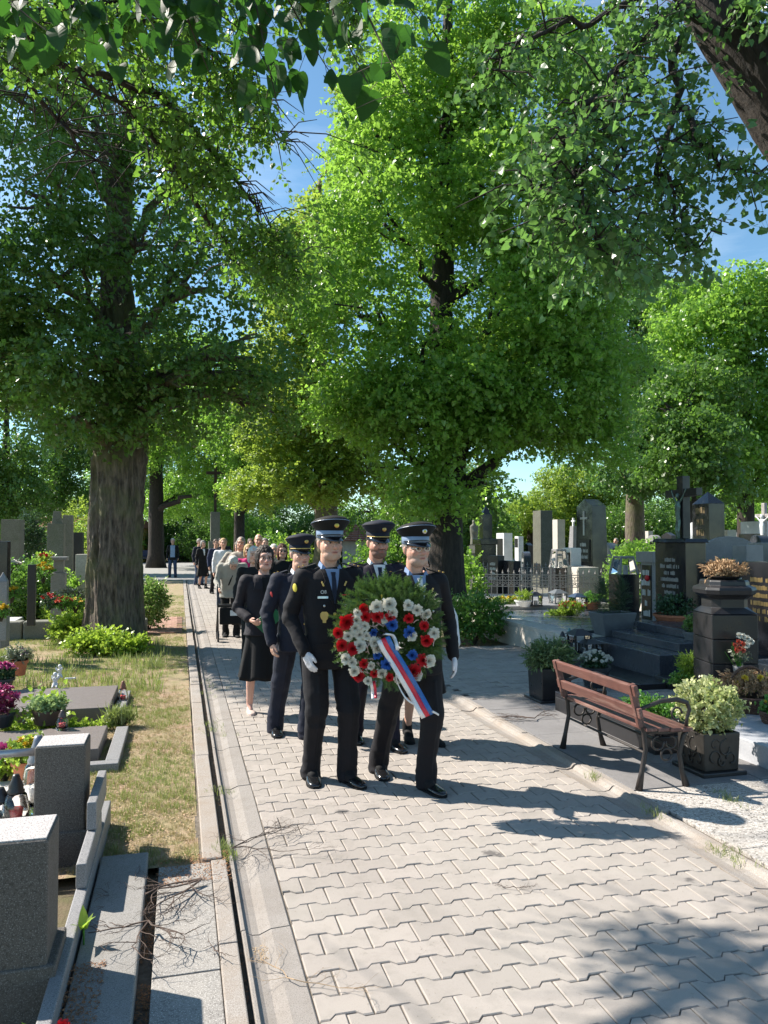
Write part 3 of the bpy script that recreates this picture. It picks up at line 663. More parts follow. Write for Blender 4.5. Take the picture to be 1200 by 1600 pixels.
# 5 tree out of the frame at the left whose branches hang over the path
branchy_tree('overhanging_linden', 'linden beside the grave posts whose leafy boughs hang in from the upper left edge', [(-4.3, 3.6, -.1), (-4.2, 3.7, 2.2), (-4.0, 3.9, 4.2), (-3.7, 4.2, 6.5)], [.3, .26, .22, .12],
    [([(-2.2, 5.7, 4.95), (-2.6, 5.45, 5.0), (-2.9, 5.2, 5.1)], .02, .35, 7), ([(-4.1, 3.8, 3.6), ax(-150, 60, 5), ax(0, 30, 5.5), ax(120, 110, 6.2), ax(230, 200, 7), ax(310, 290, 7.6)], .045, .42, 6),  # first bough is unseen, added to cast leaf shade on the near path
     ([ax(0, 30, 5.5), ax(150, 10, 6), ax(300, 60, 6.5), ax(390, 150, 7), ax(440, 220, 7.4)], .04, .34, 6),
     ([ax(120, 110, 6.2), ax(240, 140, 6.8), ax(340, 240, 7.2), ax(400, 330, 7.6), ax(440, 370, 7.8)], .035, .3, 6),
     ([ax(0, 30, 5.5), ax(60, 160, 6.4), ax(150, 250, 7)], .03, .35, 6),
     ([ax(150, 10, 6), ax(330, -60, 6.4), ax(470, -20, 6.6), ax(560, 20, 6.8)], .03, .3, 5),
     ([ax(230, 200, 7), ax(320, 340, 7.6), ax(390, 420, 8), ax(470, 400, 8.2)], .03, .3, 5)], 13, LEAF_M, 1.0, SP_OVER, guard=True)
# near twigs with big single leaves, top left
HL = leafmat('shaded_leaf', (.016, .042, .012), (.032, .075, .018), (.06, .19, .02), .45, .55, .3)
ov = thing('leafy_branch', 'close dark backlit linden twigs with large heart leaves along the upper left edge', 'branch', tuple(at(200, -120, 2.6)))
rnd = random.Random(4); lm = []
def big_leaf(L, q):
    n = 11; c = q.uniform(.03, .16)*L; tw_ = q.uniform(-1, 1); M = []; A = []; B = []
    for i in range(n):
        t = i/(n-1); w = .47*L*(sin(pi*min(1, t**.62))**.75)*(1-.25*t) if 0 < t < 1 else (.10*L if t == 0 else 0); back = .20*L*(1-t)**2.5*(w/(.4*L)); z = -.14*L*t*t+.02*L*sin(5*t+tw_)
        M.append((0, L*t, z)); A.append((-w, L*t-back+.008*L*(i % 2), z+c*(w/(.45*L))**1.4+.02*L*sin(7*t+tw_))); B.append((w, L*t-back+.008*L*(i % 2), z+c*(w/(.45*L))**1.4+.02*L*sin(6*t-tw_)))
    V = M+A+B; F = [(i, i+1, n+i+1, n+i) for i in range(n-1)]+[(i, 2*n+i, 2*n+i+1, i+1) for i in range(n-1)]
    V += [(-.002*L, -.28*L, .02*L), (.012*L, -.28*L, .02*L)]; F.append((0, 3*n, 3*n+1))
    return V, F
for s in range(6):
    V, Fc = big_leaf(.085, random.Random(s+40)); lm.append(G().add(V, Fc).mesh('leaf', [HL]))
org = ov.location.copy(); tw = G(); cnt = 0
lines = [((-60, -90), (90, 60)), ((60, -110), (190, 90)), ((150, -110), (270, 80)), ((250, -110), (330, 120)), ((330, -110), (430, 130)), ((400, -110), (520, 120)), ((470, -110), (575, 130)), ((520, -110), (640, 150)), ((-100, -60), (20, 40)), ((200, -110), (400, 60)), ((560, -120), (655, 30)), ((380, -100), (440, 190))]
for li, (a, b) in enumerate(lines):
    d0 = rnd.uniform(2.3, 2.9); A = at(a[0], a[1], d0); B = at(b[0], b[1], d0+rnd.uniform(-.2, .25)); P = [A.lerp(B, t/7)+Vector((0, 0, -.03*sin(pi*t/7))) for t in range(8)]
    tw.tube([p-org for p in P], [.004-.00035*i for i in range(8)], 5)
    for i in range(25):
        t = rnd.uniform(.05, 1); p = P[0].lerp(P[-1], t)+Vector((rnd.gauss(0, .05), rnd.gauss(0, .07), rnd.gauss(-.01, .035)))
        q = P[0].lerp(P[-1], min(1, t)); tw.tube([q-org, (q+p)/2-org+Vector((0, 0, .01)), p-org], [.0012]*3, 3)
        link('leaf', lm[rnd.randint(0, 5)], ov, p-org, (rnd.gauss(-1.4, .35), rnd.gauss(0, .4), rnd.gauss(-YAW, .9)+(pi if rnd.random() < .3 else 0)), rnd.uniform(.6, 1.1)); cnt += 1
tw.obj('twig', TWIG, ov)
# 6 background trees
def bgtree(px, ybase, d, label, blobs, rads=.3, m=LEAF, seed=1, top=500, bark=BARK_D, dens=70, lean=0, sp=None, cut=-.25, name='linden_tree'):
    b = at(px, 843, d); yy = [843-(843-top)*f for f in (.15, .45, .75, 1)]; tr = [(b.x, b.y, -.1)]+[ax(px+lean*.3*i, yy[i], d) for i in range(4)]
    tree(name, label, tr, [rads, rads*.9, rads*.75, rads*.5, rads*.2], [bl(*q) for q in blobs], dens, sp or SP_FAR, m, bark, seed, group='lindens around the graves', seg=12, rings=14, guard=False, clump=.4, cut=cut)
bgtree(244, 872, 46, 'broad linden trunk behind the lone man in a dark jacket at the path crossing', [(250, 640, 45, 80), (330, 700, 44, 60), (200, 700, 45, 60), (300, 580, 46, 80), (380, 640, 46, 60), (300, 770, 48, 45), (345, 780, 44, 40, .8), (250, 790, 50, 30)], .48, LEAF, 21, 560)
bgtree(374, 868, 40, 'slim dark linden to the right of the tall wayside cross', [(380, 680, 39, 60), (350, 640, 40, 60), (420, 700, 40, 55), (385, 760, 39, 36), (440, 760, 39, 36), (350, 600, 42, 60)], .3, LEAF, 22, 600)
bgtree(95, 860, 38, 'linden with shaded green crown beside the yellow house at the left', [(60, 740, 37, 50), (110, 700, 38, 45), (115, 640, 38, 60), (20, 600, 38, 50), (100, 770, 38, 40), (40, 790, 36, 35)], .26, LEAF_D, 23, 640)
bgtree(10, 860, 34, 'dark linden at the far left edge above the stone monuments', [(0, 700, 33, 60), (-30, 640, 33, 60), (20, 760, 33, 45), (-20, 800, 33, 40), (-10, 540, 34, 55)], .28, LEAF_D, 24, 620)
bgtree(1165, 860, 27, 'tall linden with long bare dark trunk at the right edge of the graveyard', [(1170, 470, 26.5, 75), (1100, 520, 26.5, 70), (1210, 560, 27, 70), (1150, 620, 27, 70), (1080, 620, 26, 62), (1200, 690, 27, 60), (1130, 700, 26, 50), (1240, 460, 27, 60), (1070, 470, 28, 50), (1180, 750, 27, 42)], .32, LEAF, 25, 470, dens=95)
bgtree(992, 860, 32, 'linden with light brown trunk behind the low green bush', [(1000, 510, 31, 72), (950, 580, 31, 60), (1040, 570, 31, 60), (1000, 650, 30.5, 62), (940, 670, 31, 50), (1050, 690, 31, 48), (970, 730, 30, 42), (1030, 745, 30, 38), (980, 440, 32, 45), (1040, 480, 32, 50)], .42, LEAF_B, 26, 520, BARK, dens=95)
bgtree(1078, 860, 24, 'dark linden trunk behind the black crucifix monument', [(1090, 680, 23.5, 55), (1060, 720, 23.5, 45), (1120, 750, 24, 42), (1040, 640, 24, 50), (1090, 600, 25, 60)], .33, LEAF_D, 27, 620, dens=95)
bgtree(830, 862, 48, 'bright green linden at the end of the graveyard below the gap of white sky', [(860, 790, 47, 42), (820, 800, 47, 30), (900, 760, 47, 42), (930, 790, 47, 40), (870, 745, 48, 26), (960, 760, 47, 40)], .3, LEAF_Y, 28, 800)
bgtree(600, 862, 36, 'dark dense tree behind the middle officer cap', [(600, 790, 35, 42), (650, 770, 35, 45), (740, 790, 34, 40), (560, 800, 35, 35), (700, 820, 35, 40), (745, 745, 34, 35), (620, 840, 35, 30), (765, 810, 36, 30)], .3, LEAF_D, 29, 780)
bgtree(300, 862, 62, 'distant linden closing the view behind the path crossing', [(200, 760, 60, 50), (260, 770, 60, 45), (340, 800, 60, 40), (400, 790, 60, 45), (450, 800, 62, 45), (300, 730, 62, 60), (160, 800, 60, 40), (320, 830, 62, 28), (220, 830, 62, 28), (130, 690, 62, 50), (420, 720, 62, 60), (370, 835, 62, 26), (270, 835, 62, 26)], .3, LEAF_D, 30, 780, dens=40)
bgtree(1250, 862, 50, 'distant linden beyond the graves near the right edge', [(1180, 780, 50, 50), (1100, 790, 50, 45), (1040, 800, 50, 35), (1240, 780, 50, 60), (1140, 740, 52, 50), (1200, 700, 52, 60)], .3, LEAF, 31, 780, dens=40)
bgtree(60, 862, 70, 'distant green tree beyond the left monuments', [(20, 790, 68, 40), (80, 800, 68, 36), (130, 790, 68, 36), (-40, 780, 68, 50), (170, 750, 68, 40)], .3, LEAF, 32, 780, dens=36)
bgtree(800, 862, 80, 'distant hazy tree under the white gap in the foliage', [(790, 815, 78, 22), (830, 800, 78, 26), (760, 800, 78, 30), (880, 815, 78, 30)], .3, LEAF_B, 33, 800, dens=36)
# ---------------- people ----------------
def cloth(name, c, rough=.75, sheen=.04, bs=900):
    m, n, p = newmat(name); v = coords(n); a = noise(n, v, bs, 2, .5); b = noise(n, v, 9, 4, .6)
    col = mixc(n, ramp(n, b, .3, .7), c, tuple(x*.8 for x in c)); n.links.new(col, p.inputs['Base Color'])
    p.inputs['Roughness'].default_value = rough; p.inputs['Sheen Weight'].default_value = sheen; p.inputs['Sheen Roughness'].default_value = .5
    p.inputs['Specular IOR Level'].default_value = .25; bump(n, p, a, .0006); return m
SKIN = attrmat('skin', .5, .12, .4, .0004, 500)
BLACKW = cloth('black_wool', (.009, .008, .011)); NAVY = cloth('navy_wool', (.013, .016, .031)); NAVY2 = cloth('dark_purple_navy', (.018, .014, .027))
BLACKC = cloth('black_cotton', (.008, .008, .009)); CHAR = cloth('charcoal_wool', (.019, .017, .023)); GREYC = cloth('light_grey_cotton', (.44, .42, .38), .85); BEIGE = cloth('beige_cotton', (.42, .38, .33), .85)
PINK = cloth('pink_cloth', (.62, .03, .18)); BLUESH = cloth('blue_shirt', (.19, .27, .44)); WHITESH = cloth('white_shirt', (.72, .73, .76)); DENIM = cloth('denim', (.045, .065, .12))
TIEM = cloth('navy_tie', (.012, .016, .035), .45); GLOVE = cloth('white_glove', (.72, .70, .74)); DKBLUE = cloth('dark_blue_cloth', (.03, .04, .09)); SKYB = cloth('pale_blue_shirt', (.28, .38, .52))
LEATHER = mat('black_shoe_leather', (.012, .012, .013), rough=.22, coat=.5); PATENT = mat('glossy_peak', (.008, .008, .012), rough=.12, coat=1.0)
BAND = mat('blue_grey_band', (.20, .27, .40), rough=.35); GOLD = mat('gold_metal', (.75, .50, .16), rough=.3, metal=1); SILVER = mat('silver_metal', (.7, .7, .7), rough=.3, metal=1)
GOLDT = mat('gold_thread', (.72, .50, .15), rough=.6); YELT = mat('yellow_patch', (.75, .62, .08), rough=.7); REDT = mat('red_patch', (.6, .05, .05), rough=.7); WHT = mat('white_thread', (.75, .75, .75), rough=.7)
HAIRS = {k: cloth('hair_'+k, c, .55, .1, 400) for k, c in dict(dark=(.022, .013, .010), auburn=(.10, .035, .02), white=(.62, .60, .56), blonde=(.50, .34, .16), grey=(.26, .24, .22), brown=(.06, .035, .02)).items()}
EYEW = mat('eye_white', (.42, .38, .35), rough=.2); EYED = mat('eye_iris', (.03, .022, .018), rough=.1); LENS = mat('spectacle_frame', (.02, .015, .015), rough=.25); SUNG = mat('dark_lens', (.01, .01, .012), rough=.06)
BEIGESH = mat('beige_shoe_leather', (.68, .54, .48), rough=.4); GREENF = mat('green_folder_card', (.005, .16, .07), rough=.45)
def smoothstep(x, a, b): t = np.clip((x-a)/(b-a), 0, 1); return t*t*(3-2*t)
def head_geo(fat=1.0, jaw=1.0):
    'head-local frame: origin at the neck top (base of skull), faces -Y, crown at z = .245'
    g = G(); n = 20
    g.ell((0, .012, .150), (.076, .096, .098), 24, 16); g.ell((0, -.022, .095), (.069*fat, .078, .082), 20, 14)
    g.ell((0, -.040, .042), (.058*fat*jaw, .058, .045), 18, 12); g.ell((0, -.078, .026), (.022*jaw, .02, .02), 12, 8)
    g.ell((0, -.075, .150), (.058, .026, .030), 16, 8); g.ell((0, -.083, .139), (.050, .014, .009), 14, 8)
    for s in (-1, 1):
        g.ell((s*.040, -.068, .098), (.022*fat, .022, .020), 12, 8); g.ell((s*.077, .008, .108), (.009, .019, .031), 10, 8, (0, s*.25, -s*.35)); g.ell((s*.012, -.103, .0865), (.009, .010, .008), 10, 6)
    g.caps((0, -.092, .136), (0, -.119, .094), .009, .0145, 10)
    g.ell((0, -.092, .066), (.027, .013, .012), 12, 8)
    g.ell((0, -.098, .0655), (.021, .008, .0045), 12, 6); g.ell((0, -.096, .055), (.018, .008, .0055), 12, 6)
    return g
def head_col(tone, beard=None, lipc=(.42, .16, .14)):
    tone = np.array(tone)
    def f(V):
        x, y, z = V[:, 0], V[:, 1], V[:, 2]; c = np.tile(tone, (len(V), 1)); nz = fbm(V*60, 4)
        c *= (1+.08*nz)[:, None]
        red = np.exp(-(((np.abs(x)-.04)/.02)**2+((z-.09)/.022)**2))*(y < -.04)+np.exp(-((x/.015)**2+((z-.092)/.014)**2))*(y < -.1)
        c = c*(1-.3*np.clip(red, 0, 1)[:, None]*np.array([0, .55, .5]))
        lip = np.exp(-((x/.022)**4+((z-.0605)/.0085)**4))*(y < -.085); c = c*(1-lip[:, None])+np.array(lipc)*lip[:, None]
        mo = np.exp(-((x/.02)**4+((z-.0608)/.0016)**2))*(y < -.085); c = c*(1-.75*mo[:, None])
        br = np.exp(-(((np.abs(x)-.032)/.021)**4+((z-.145-.08*(.03-np.abs(x)))/.0048)**2))*(y < -.07); c = c*(1-.85*br[:, None])
        so = np.exp(-(((np.abs(x)-.031)/.019)**2+((z-.124)/.012)**2))*(y < -.06); c = c*(1-.25*so[:, None])
        if beard is not None:
            bd = smoothstep(-z, -.085, -.065)*smoothstep(-y, .0, .03); bd = np.maximum(bd, smoothstep(-np.abs(z-.078), -.011, -.006)*(np.abs(x) < .032)*(y < -.08))
            bd = bd*(1-lip)*beard[3]; c = c*(1-bd[:, None])+np.array(beard[:3])*bd[:, None]*(1+.3*fbm(V*220, 8))[:, None]
        return c
    return f
def hand_geo(M, side, curl=.5, r=1.0, spread=.12, sc=1.0):
    'hand hanging along -Z from the wrist; palm faces the thigh, thumb points forward (-Y)'
    g = G(); s = side; S = sc
    g.ell((0, 0, -.045*S), (.016*r, .038*S*r, .050*S), 14, 10); g.ell((0, -.004, -.012*S), (.018*r, .026*S*r, .025*S), 12, 8)
    for k, (y, L) in enumerate(((-.029, .068), (-.010, .076), (.010, .071), (.028, .057))):
        L *= S; b = Vector((0, y*S, -.080*S)); a1 = curl*.9; u1 = Vector((-s*sin(a1*.6), y*spread*6, -cos(a1*.6))).normalized(); p1 = b+u1*L*.45
        u2 = Vector((-s*sin(a1*1.5), y*spread*3, -cos(a1*1.5))).normalized(); p2 = p1+u2*L*.32; u3 = Vector((-s*sin(a1*2.1), 0, -cos(a1*2.1))).normalized(); p3 = p2+u3*L*.25
        rr = .0088*r*S; g.chain([b+Vector((0, 0, .022*S)), b, p1, p2, p3], [rr*1.1, rr*1.08, rr, rr*.92, rr*.8], 8)
    g.chain([Vector((-s*.004, -.018*S, -.022*S)), Vector((-s*.012, -.042*S, -.050*S)), Vector((-s*.018, -.052*S, -.078*S)), Vector((-s*.022, -.052*S, -.098*S))], [.014*r*S, .0115*r*S, .0098*r*S, .008*r*S], 8)
    return g.xf(M)
def hand_frame(wrist, elbow, twist=0.0, bend=0.0):
    d = (Vector(wrist)-Vector(elbow)).normalized(); z = -d; y = Vector((0, 1, 0)); y = (y-z*y.dot(z)).normalized(); x = y.cross(z)
    M = Matrix((x, y, z)).transposed().to_4x4(); return Matrix.Translation(wrist)@M@Matrix.Rotation(twist, 4, 'Z')@Matrix.Rotation(bend, 4, 'X')
def cloth_noise(amp=.006, sc=7.0, seed=0, zs=1.6, folds=None, hem=0):
    def f(V, N):
        w = fbm(V*[sc, sc, sc*zs], seed, 3); w2 = 1-np.abs(fbm(V*[sc*.8, sc*.8, sc*1.1]+3, seed+5, 2))*2.4
        a = np.full(len(V), amp)
        for (c, r, k) in (folds or []): a = a+k*np.exp(-((V-np.array(c))**2).sum(1)/(r*r))
        return V+N*(a*(w*.7+w2*.6))[:, None]
    return f
class Person:
    def __init__(s, label, loc, rz=0, h=1.80, build=1.0, group=None, name='person', lod=0):
        s.t = thing(name, label, 'person', loc, rz, group); s.k = h/1.80; s.b = build; s.lod = lod; s.vox = (1.0, 1.9, 3.2)[lod]
        s.body = []; s.hd = None
    def P(s, *p): return Vector(p)*s.k
    def pose(s, feet=((-.1, 0, 0), (.1, 0, 0)), elbows=None, wrists=None, lean=(0, 0), head=(0, 0, 0), headoff=(0, 0, 0), toes=(.15, .15), hipx=0.0):
        k = s.k; b = s.b; s.feet = [Vector(f) for f in feet]; s.hip = [Vector((-.095*b+hipx, 0, .93))*k, Vector((.095*b+hipx, 0, .93))*k]; s.toes = toes; s.head_e = head
        s.knee = []
        for i in (0, 1):
            a = s.feet[i]+Vector((0, .03, .085))*k; h = s.hip[i]; d = a-h; L = d.length; up, lo = .44*k, .43*k
            if L > (up+lo)*.999: m = h.lerp(a, up/(up+lo))
            else:
                x = (up*up-lo*lo+L*L)/(2*L); hh = math.sqrt(max(0, up*up-x*x)); u = d.normalized(); f = Vector((0, -1, 0)); f = (f-u*f.dot(u)).normalized(); m = h+u*x+f*hh
            s.knee.append(m)
        s.ankle = [f+Vector((0, .03, .085))*k for f in s.feet]
        lx, ly = lean; s.lean = lambda z: Vector((lx*max(0, z/k-.95), ly*max(0, z/k-.95), 0))*k
        s.sh = [Vector((-.178*b, .0, 1.422))*k, Vector((.178*b, .0, 1.422))*k]; s.sh = [p+s.lean(p.z) for p in s.sh]
        e = elbows or ((-.245, .03, 1.15), (.245, .03, 1.15)); w = wrists or ((-.25, -.04, .90), (.25, -.04, .90))
        s.el = [Vector(p)*k for p in e]; s.wr = [Vector(p)*k for p in w]
        s.neck = Vector((0, .0, 1.50))*k+s.lean(1.5*k)+Vector(headoff)*.3; s.hb = Vector((0, -.024, 1.530))*k+s.lean(1.530*k)+Vector(headoff)
        s.HM = Matrix.Translation(s.hb)@Euler(head).to_matrix().to_4x4()@Matrix.Scale(k*1.05, 4)
    def make_body(s, tone=(.58, .34, .25), beard=None, gloves=(0, 0), curl=(.5, .5), twist=(0, 0), bend=(0, 0), fat=1.0, jaw=1.0, legs_bare=False, handscale=1.0, bare_arms=False):
        v = s.vox; meshes = []
        hm = fuse(head_geo(fat, jaw), 'h', .0042*v, None, 3, SKIN, col=head_col(tone, beard))
        hm.transform(s.HM); meshes.append(hm); k = s.k
        flat = lambda V: np.tile(np.array(tone), (len(V), 1))*(1+.06*fbm(V*20, 2))[:, None]
        g = G(); g.chain([s.neck+Vector((0, .01, -.06))*k, s.neck+Vector((0, .01, 0))*k, s.hb+Vector((0, .022, .05))*k], [.066*k, .056*k*fat, .056*k*fat], 14)
        tz = [(.93, .14, .09), (1.10, .125, .085), (1.28, .145, .095), (1.40, .13, .08), (1.47, .07, .06)]
        g.loft([(s.lean(z*k).x, s.lean(z*k).y, z*k, a*k*s.b, c*k*s.b) for z, a, c in tz], 16)
        for i in (0, 1):
            g.chain([s.sh[i], s.el[i], s.wr[i]], [.042*k, .036*k, .024*k], 10); g.chain([s.hip[i], s.knee[i], s.knee[i].lerp(s.ankle[i], .3)+Vector((0, .015, 0)), s.ankle[i]], [.075*k, .052*k, .052*k, .036*k], 12)
            g.chain([s.ankle[i], s.feet[i]+Vector((0, -.03, .035))*k], [.034*k, .022*k], 10)
        meshes.append(fuse(g, 'b', .014*max(1, v*.8), None, 2, SKIN, col=flat))
        for i in (0, 1):
            if not gloves[i]: meshes.append(fuse(hand_geo(hand_frame(s.wr[i], s.el[i], twist[i], bend[i]), (-1, 1)[i], curl[i], 1, sc=k*handscale), 'hd', .0042*v, None, 1, SKIN, col=flat))
            else:
                gl = hand_geo(hand_frame(s.wr[i], s.el[i], twist[i], bend[i]), (-1, 1)[i], curl[i], 1.18, sc=k*handscale); gl.caps(s.wr[i]+(s.el[i]-s.wr[i])*.12, s.wr[i], .031*k, .028*k)
                link('glove', fuse(gl, 'glove', .0048*v, cloth_noise(.0012, 40, 3), 1, GLOVE), s.t)
        me = join_np(meshes, 'body', [SKIN]); link('body', me, s.t)
        e = G(); iris = G()
        for sx in (-1, 1):
            e.ell((sx*.031, -.0850, .124), (.0135, .010, .0072), 12, 8); iris.ell((sx*.031, -.0935, .124), (.0066, .003, .0066), 10, 6)
        e.xf(s.HM).obj('eyes', EYEW, s.t, smooth=True); iris.xf(s.HM).obj('irises', EYED, s.t, smooth=True)
    def torso(s, g, hem=.80, grow=0.0, flare=0.0, belly=0.0, top=1.485):
        k = s.k; b = s.b
        S = [(hem, .178+flare, .128+flare*.7), (.93, .172+flare*.4, .125+flare*.3+belly*.5), (1.06, .160+belly*.3, .118+belly), (1.20, .170, .122+belly*.8), (1.32, .180, .122+belly*.2), (1.405, .176, .105), (1.45, .135, .085), (top, .078, .066)]
        g.loft([(s.lean(z*k).x, s.lean(z*k).y-(.012+belly*.4 if z < 1.3 else 0), z*k, (a+grow)*k*b, (c+grow)*k*b) for z, a, c in S], 28, 2.35)
    def sleeves(s, g, r=(.070, .056, .045), end=.0, grow=0.0):
        k = s.k
        for i in (0, 1):
            w = s.wr[i]+(s.el[i]-s.wr[i])*end
            g.chain([s.sh[i]+Vector(((.05, -.05)[i]*k, 0, -.005)), s.sh[i], s.el[i], w], [(r[0]+grow)*k, (r[0]+grow)*k, (r[1]+grow)*k, (r[2]+grow)*k], 16)
    def jacket(s, m, hem=.80, name='jacket', vox=.0075, flare=0.0, belly=0.0, grow=.0, r=(.065, .051, .042), end=.02, amp=.006, seed=1):
        g = G(); s.torso(g, hem, grow, flare, belly); s.sleeves(g, r, end, grow)
        fl = [(tuple(s.el[i]), .11*s.k, .013) for i in (0, 1)]+[(tuple(s.sh[i]+Vector((0, 0, -.09))), .07*s.k, .005) for i in (0, 1)]
        me = fuse(g, name, vox*s.vox, cloth_noise(amp, 9, seed, 1.7, fl), 3, m); o = link(name, me, s.t)
        s.bvh = BVHTree.FromPolygons([v.co.copy() for v in me.vertices], [tuple(p.vertices) for p in me.polygons]); s.jk = o; return o
    def trousers(s, m, vox=.008, r=(.098, .078, .062), seed=2, waist=1.0, name='trousers'):
        k = s.k; g = G(); g.loft([(0, 0, .80*k, .135*k*s.b, .10*k*s.b), (0, 0, .92*k, .165*k*s.b, .115*k*s.b), (0, 0, waist*k, .15*k*s.b, .11*k*s.b)], 20)
        for i in (0, 1):
            a = s.ankle[i]+Vector((0, .0, -.050))*k; g.chain([s.hip[i]+Vector((0, 0, -.04)), s.knee[i], s.knee[i].lerp(a, .55)+Vector((0, .012, 0)), a], [r[0]*k, r[1]*k, r[2]*k*1.08, r[2]*k*1.1], 18)
            g.loft([(a.x, a.y-.012*k, a.z-.012*k, .068*k, .088*k), (a.x, a.y, a.z+.06*k, .062*k, .068*k)], 16)
        fl = [(tuple(s.knee[i]), .13*k, .013) for i in (0, 1)]+[(tuple(s.ankle[i]+Vector((0, 0, .03))), .10*k, .018) for i in (0, 1)]
        def nf(V, N):
            V = cloth_noise(.004, 8, seed, 1.4, fl)(V, N)
            for i in (0, 1):
                cx = s.hip[i].x+(s.feet[i].x-s.hip[i].x)*np.clip((s.hip[i].z-V[:, 2])/s.hip[i].z, 0, 1); w = np.exp(-((V[:, 0]-cx)/.012)**2)*(N[:, 1] < -.3)*(V[:, 2] < .75*k); V = V+np.outer(w, [0, -.009, 0])
            return V
        return link(name, fuse(g, name, vox*s.vox, nf, 3, m), s.t)
    def skirt(s, m, hem=.42, flare=.2, seed=3, name='skirt', top=1.0):
        k = s.k; rs = []; n = 48; H = 14
        for j in range(H+1):
            t = j/H; z = (top+(hem-top)*t)*k; rr = (.16+(flare-.16)*t)*k; row = []
            for i in range(n):
                a = 2*pi*i/n; f = 1+t*.10*sin(a*7+seed)+t*.05*sin(a*13+2*seed); row.append((rr*f*cos(a)*1.05, rr*f*sin(a)*.85+.0, z-.01*t*sin(a*7)))
            rs.append(row)
        rs2 = [[(x*.96, y*.96, z) for x, y, z in r] for r in reversed(rs)]
        return G().rings([r[::-1] for r in rs+rs2[:-1]], cap=True).obj(name, m, s.t, smooth=True)
    def shoes(s, m=None, style='oxford', lift=(0, 0)):
        k = s.k
        for i in (0, 1):
            f = s.feet[i]; g = G(); M = Matrix.Translation(f+Vector((0, 0, 0)))@Matrix.Rotation((-1, 1)[i]*s.toes[i], 4, 'Z')@Matrix.Rotation(lift[i], 4, 'X')
            if style == 'oxford':
                secs = [(.085, .03, .045, .085), (.06, .037, .06, .085), (.02, .040, .055, .075), (-.04, .042, .042, .058), (-.09, .048, .03, .045), (-.14, .047, .022, .036), (-.175, .038, .018, .03), (-.2, .018, .015, .02)]
            else: secs = [(.08, .028, .03, .05), (.05, .034, .034, .055), (0, .034, .02, .035), (-.05, .040, .018, .032), (-.10, .042, .018, .03), (-.14, .034, .016, .024), (-.17, .014, .012, .016)]
            rs = []
            for (y, w, zc, hh) in secs:
                ring = []
                for q in range(16):
                    a = 2*pi*q/16; zz = hh*.5*(1+sin(a)) if sin(a) > -.2 else hh*.4*max(0, 1+sin(a)); ring.append((w*math.copysign(abs(cos(a))**.8, cos(a)), y, max(.0, zz)+.006))
                rs.append(ring)
            g.rings(rs); g.xf(M@Matrix.Scale(k, 4)); o = g.obj('shoe', m or LEATHER, s.t, smooth=True)
            if style == 'oxford': G().chain([s.ankle[i]+Vector((0, 0, .08))*k, s.ankle[i]+Vector((0, 0, -.01))*k, f+Vector((0, -.05, .045))*k], [.050*k, .050*k, .040*k], 12).obj('sock', BLACKC, s.t, smooth=True)
            sg = G(); sg.rings([[(x*1.06, y*1.02, z) for x, y in [(w*sx, yy) for (yy, w, _, _), sx in [(q, 1) for q in secs]+[(q, -1) for q in reversed(secs)]]] for z in (0, .012)]); sg.xf(M@Matrix.Scale(k, 4)); sg.obj('sole', BLACKC if style == 'oxford' else m, o)
    def front(s, x, z, off=.004):
        o = Vector((x, -.6, z)); h = s.bvh.ray_cast(o, Vector((0, 1, 0)), 1.2)
        if h[0] is None: return Vector((x, -.12*s.k, z))
        return h[0]+Vector((0, -off, 0))
    def patch(s, name, rows, m, off=.004, nc=8, thick=.002, parent=None):
        'rows of (z, x0, x1): a shell lying on the jacket front'
        k = s.k; V = []; n = nc+1
        for z, a, b in rows:
            for i in range(n):
                V.append(s.front((a+(b-a)*i/nc)*k, z*k, off))
        # soften
        W = [v.copy() for v in V]
        for j in range(len(rows)):
            for i in range(n):
                q = [V[jj*n+ii] for jj, ii in ((j-1, i), (j+1, i), (j, i-1), (j, i+1)) if 0 <= jj < len(rows) and 0 <= ii < n]; W[j*n+i].y = min(V[j*n+i].y, .5*V[j*n+i].y+.5*sum(v.y for v in q)/len(q))
        F = [(j*n+i, (j+1)*n+i, (j+1)*n+i+1, j*n+i+1) for j in range(len(rows)-1) for i in range(nc)]
        N0 = len(W); W2 = W+[v+Vector((0, .012, 0)) for v in W]; F2 = list(F)
        edge = [(0, i, 0, i+1) for i in range(nc)]+[(len(rows)-1, i+1, len(rows)-1, i) for i in range(nc)]+[(j+1, 0, j, 0) for j in range(len(rows)-1)]+[(j, nc, j+1, nc) for j in range(len(rows)-1)]
        for a, b, c, d in edge: p, q = a*n+b, c*n+d; F2.append((p, q, q+N0, p+N0))
        return G().add(W2, F2).obj(name, m, parent or s.t, smooth=False)
    def suit_front(s, shirt, tie, lapel, vz=1.20, collar=None, buttons=(1.14, 1.04, .94), bm=GOLD, tiew=.028):
        w = .058
        rows = [(1.49-.0*i, 0, 0) for i in ()]
        Z = [1.475-(1.475-vz)*i/9 for i in range(10)]; hw = lambda z: max(.004, .054*(z-vz)/(1.475-vz))
        s.patch('shirt', [(z, -hw(z), hw(z)) for z in Z], shirt, .006)
        T = [1.455-(1.455-vz)*i/8 for i in range(9)]; s.patch('tie', [(T[0], -.017, .017), (T[1], -.013, .013)]+[(z, -min(tiew, hw(z)*.92, .014+.03*(1.42-z)), min(tiew, hw(z)*.92, .014+.03*(1.42-z))) for z in T[2:]], tie, .012, 4)
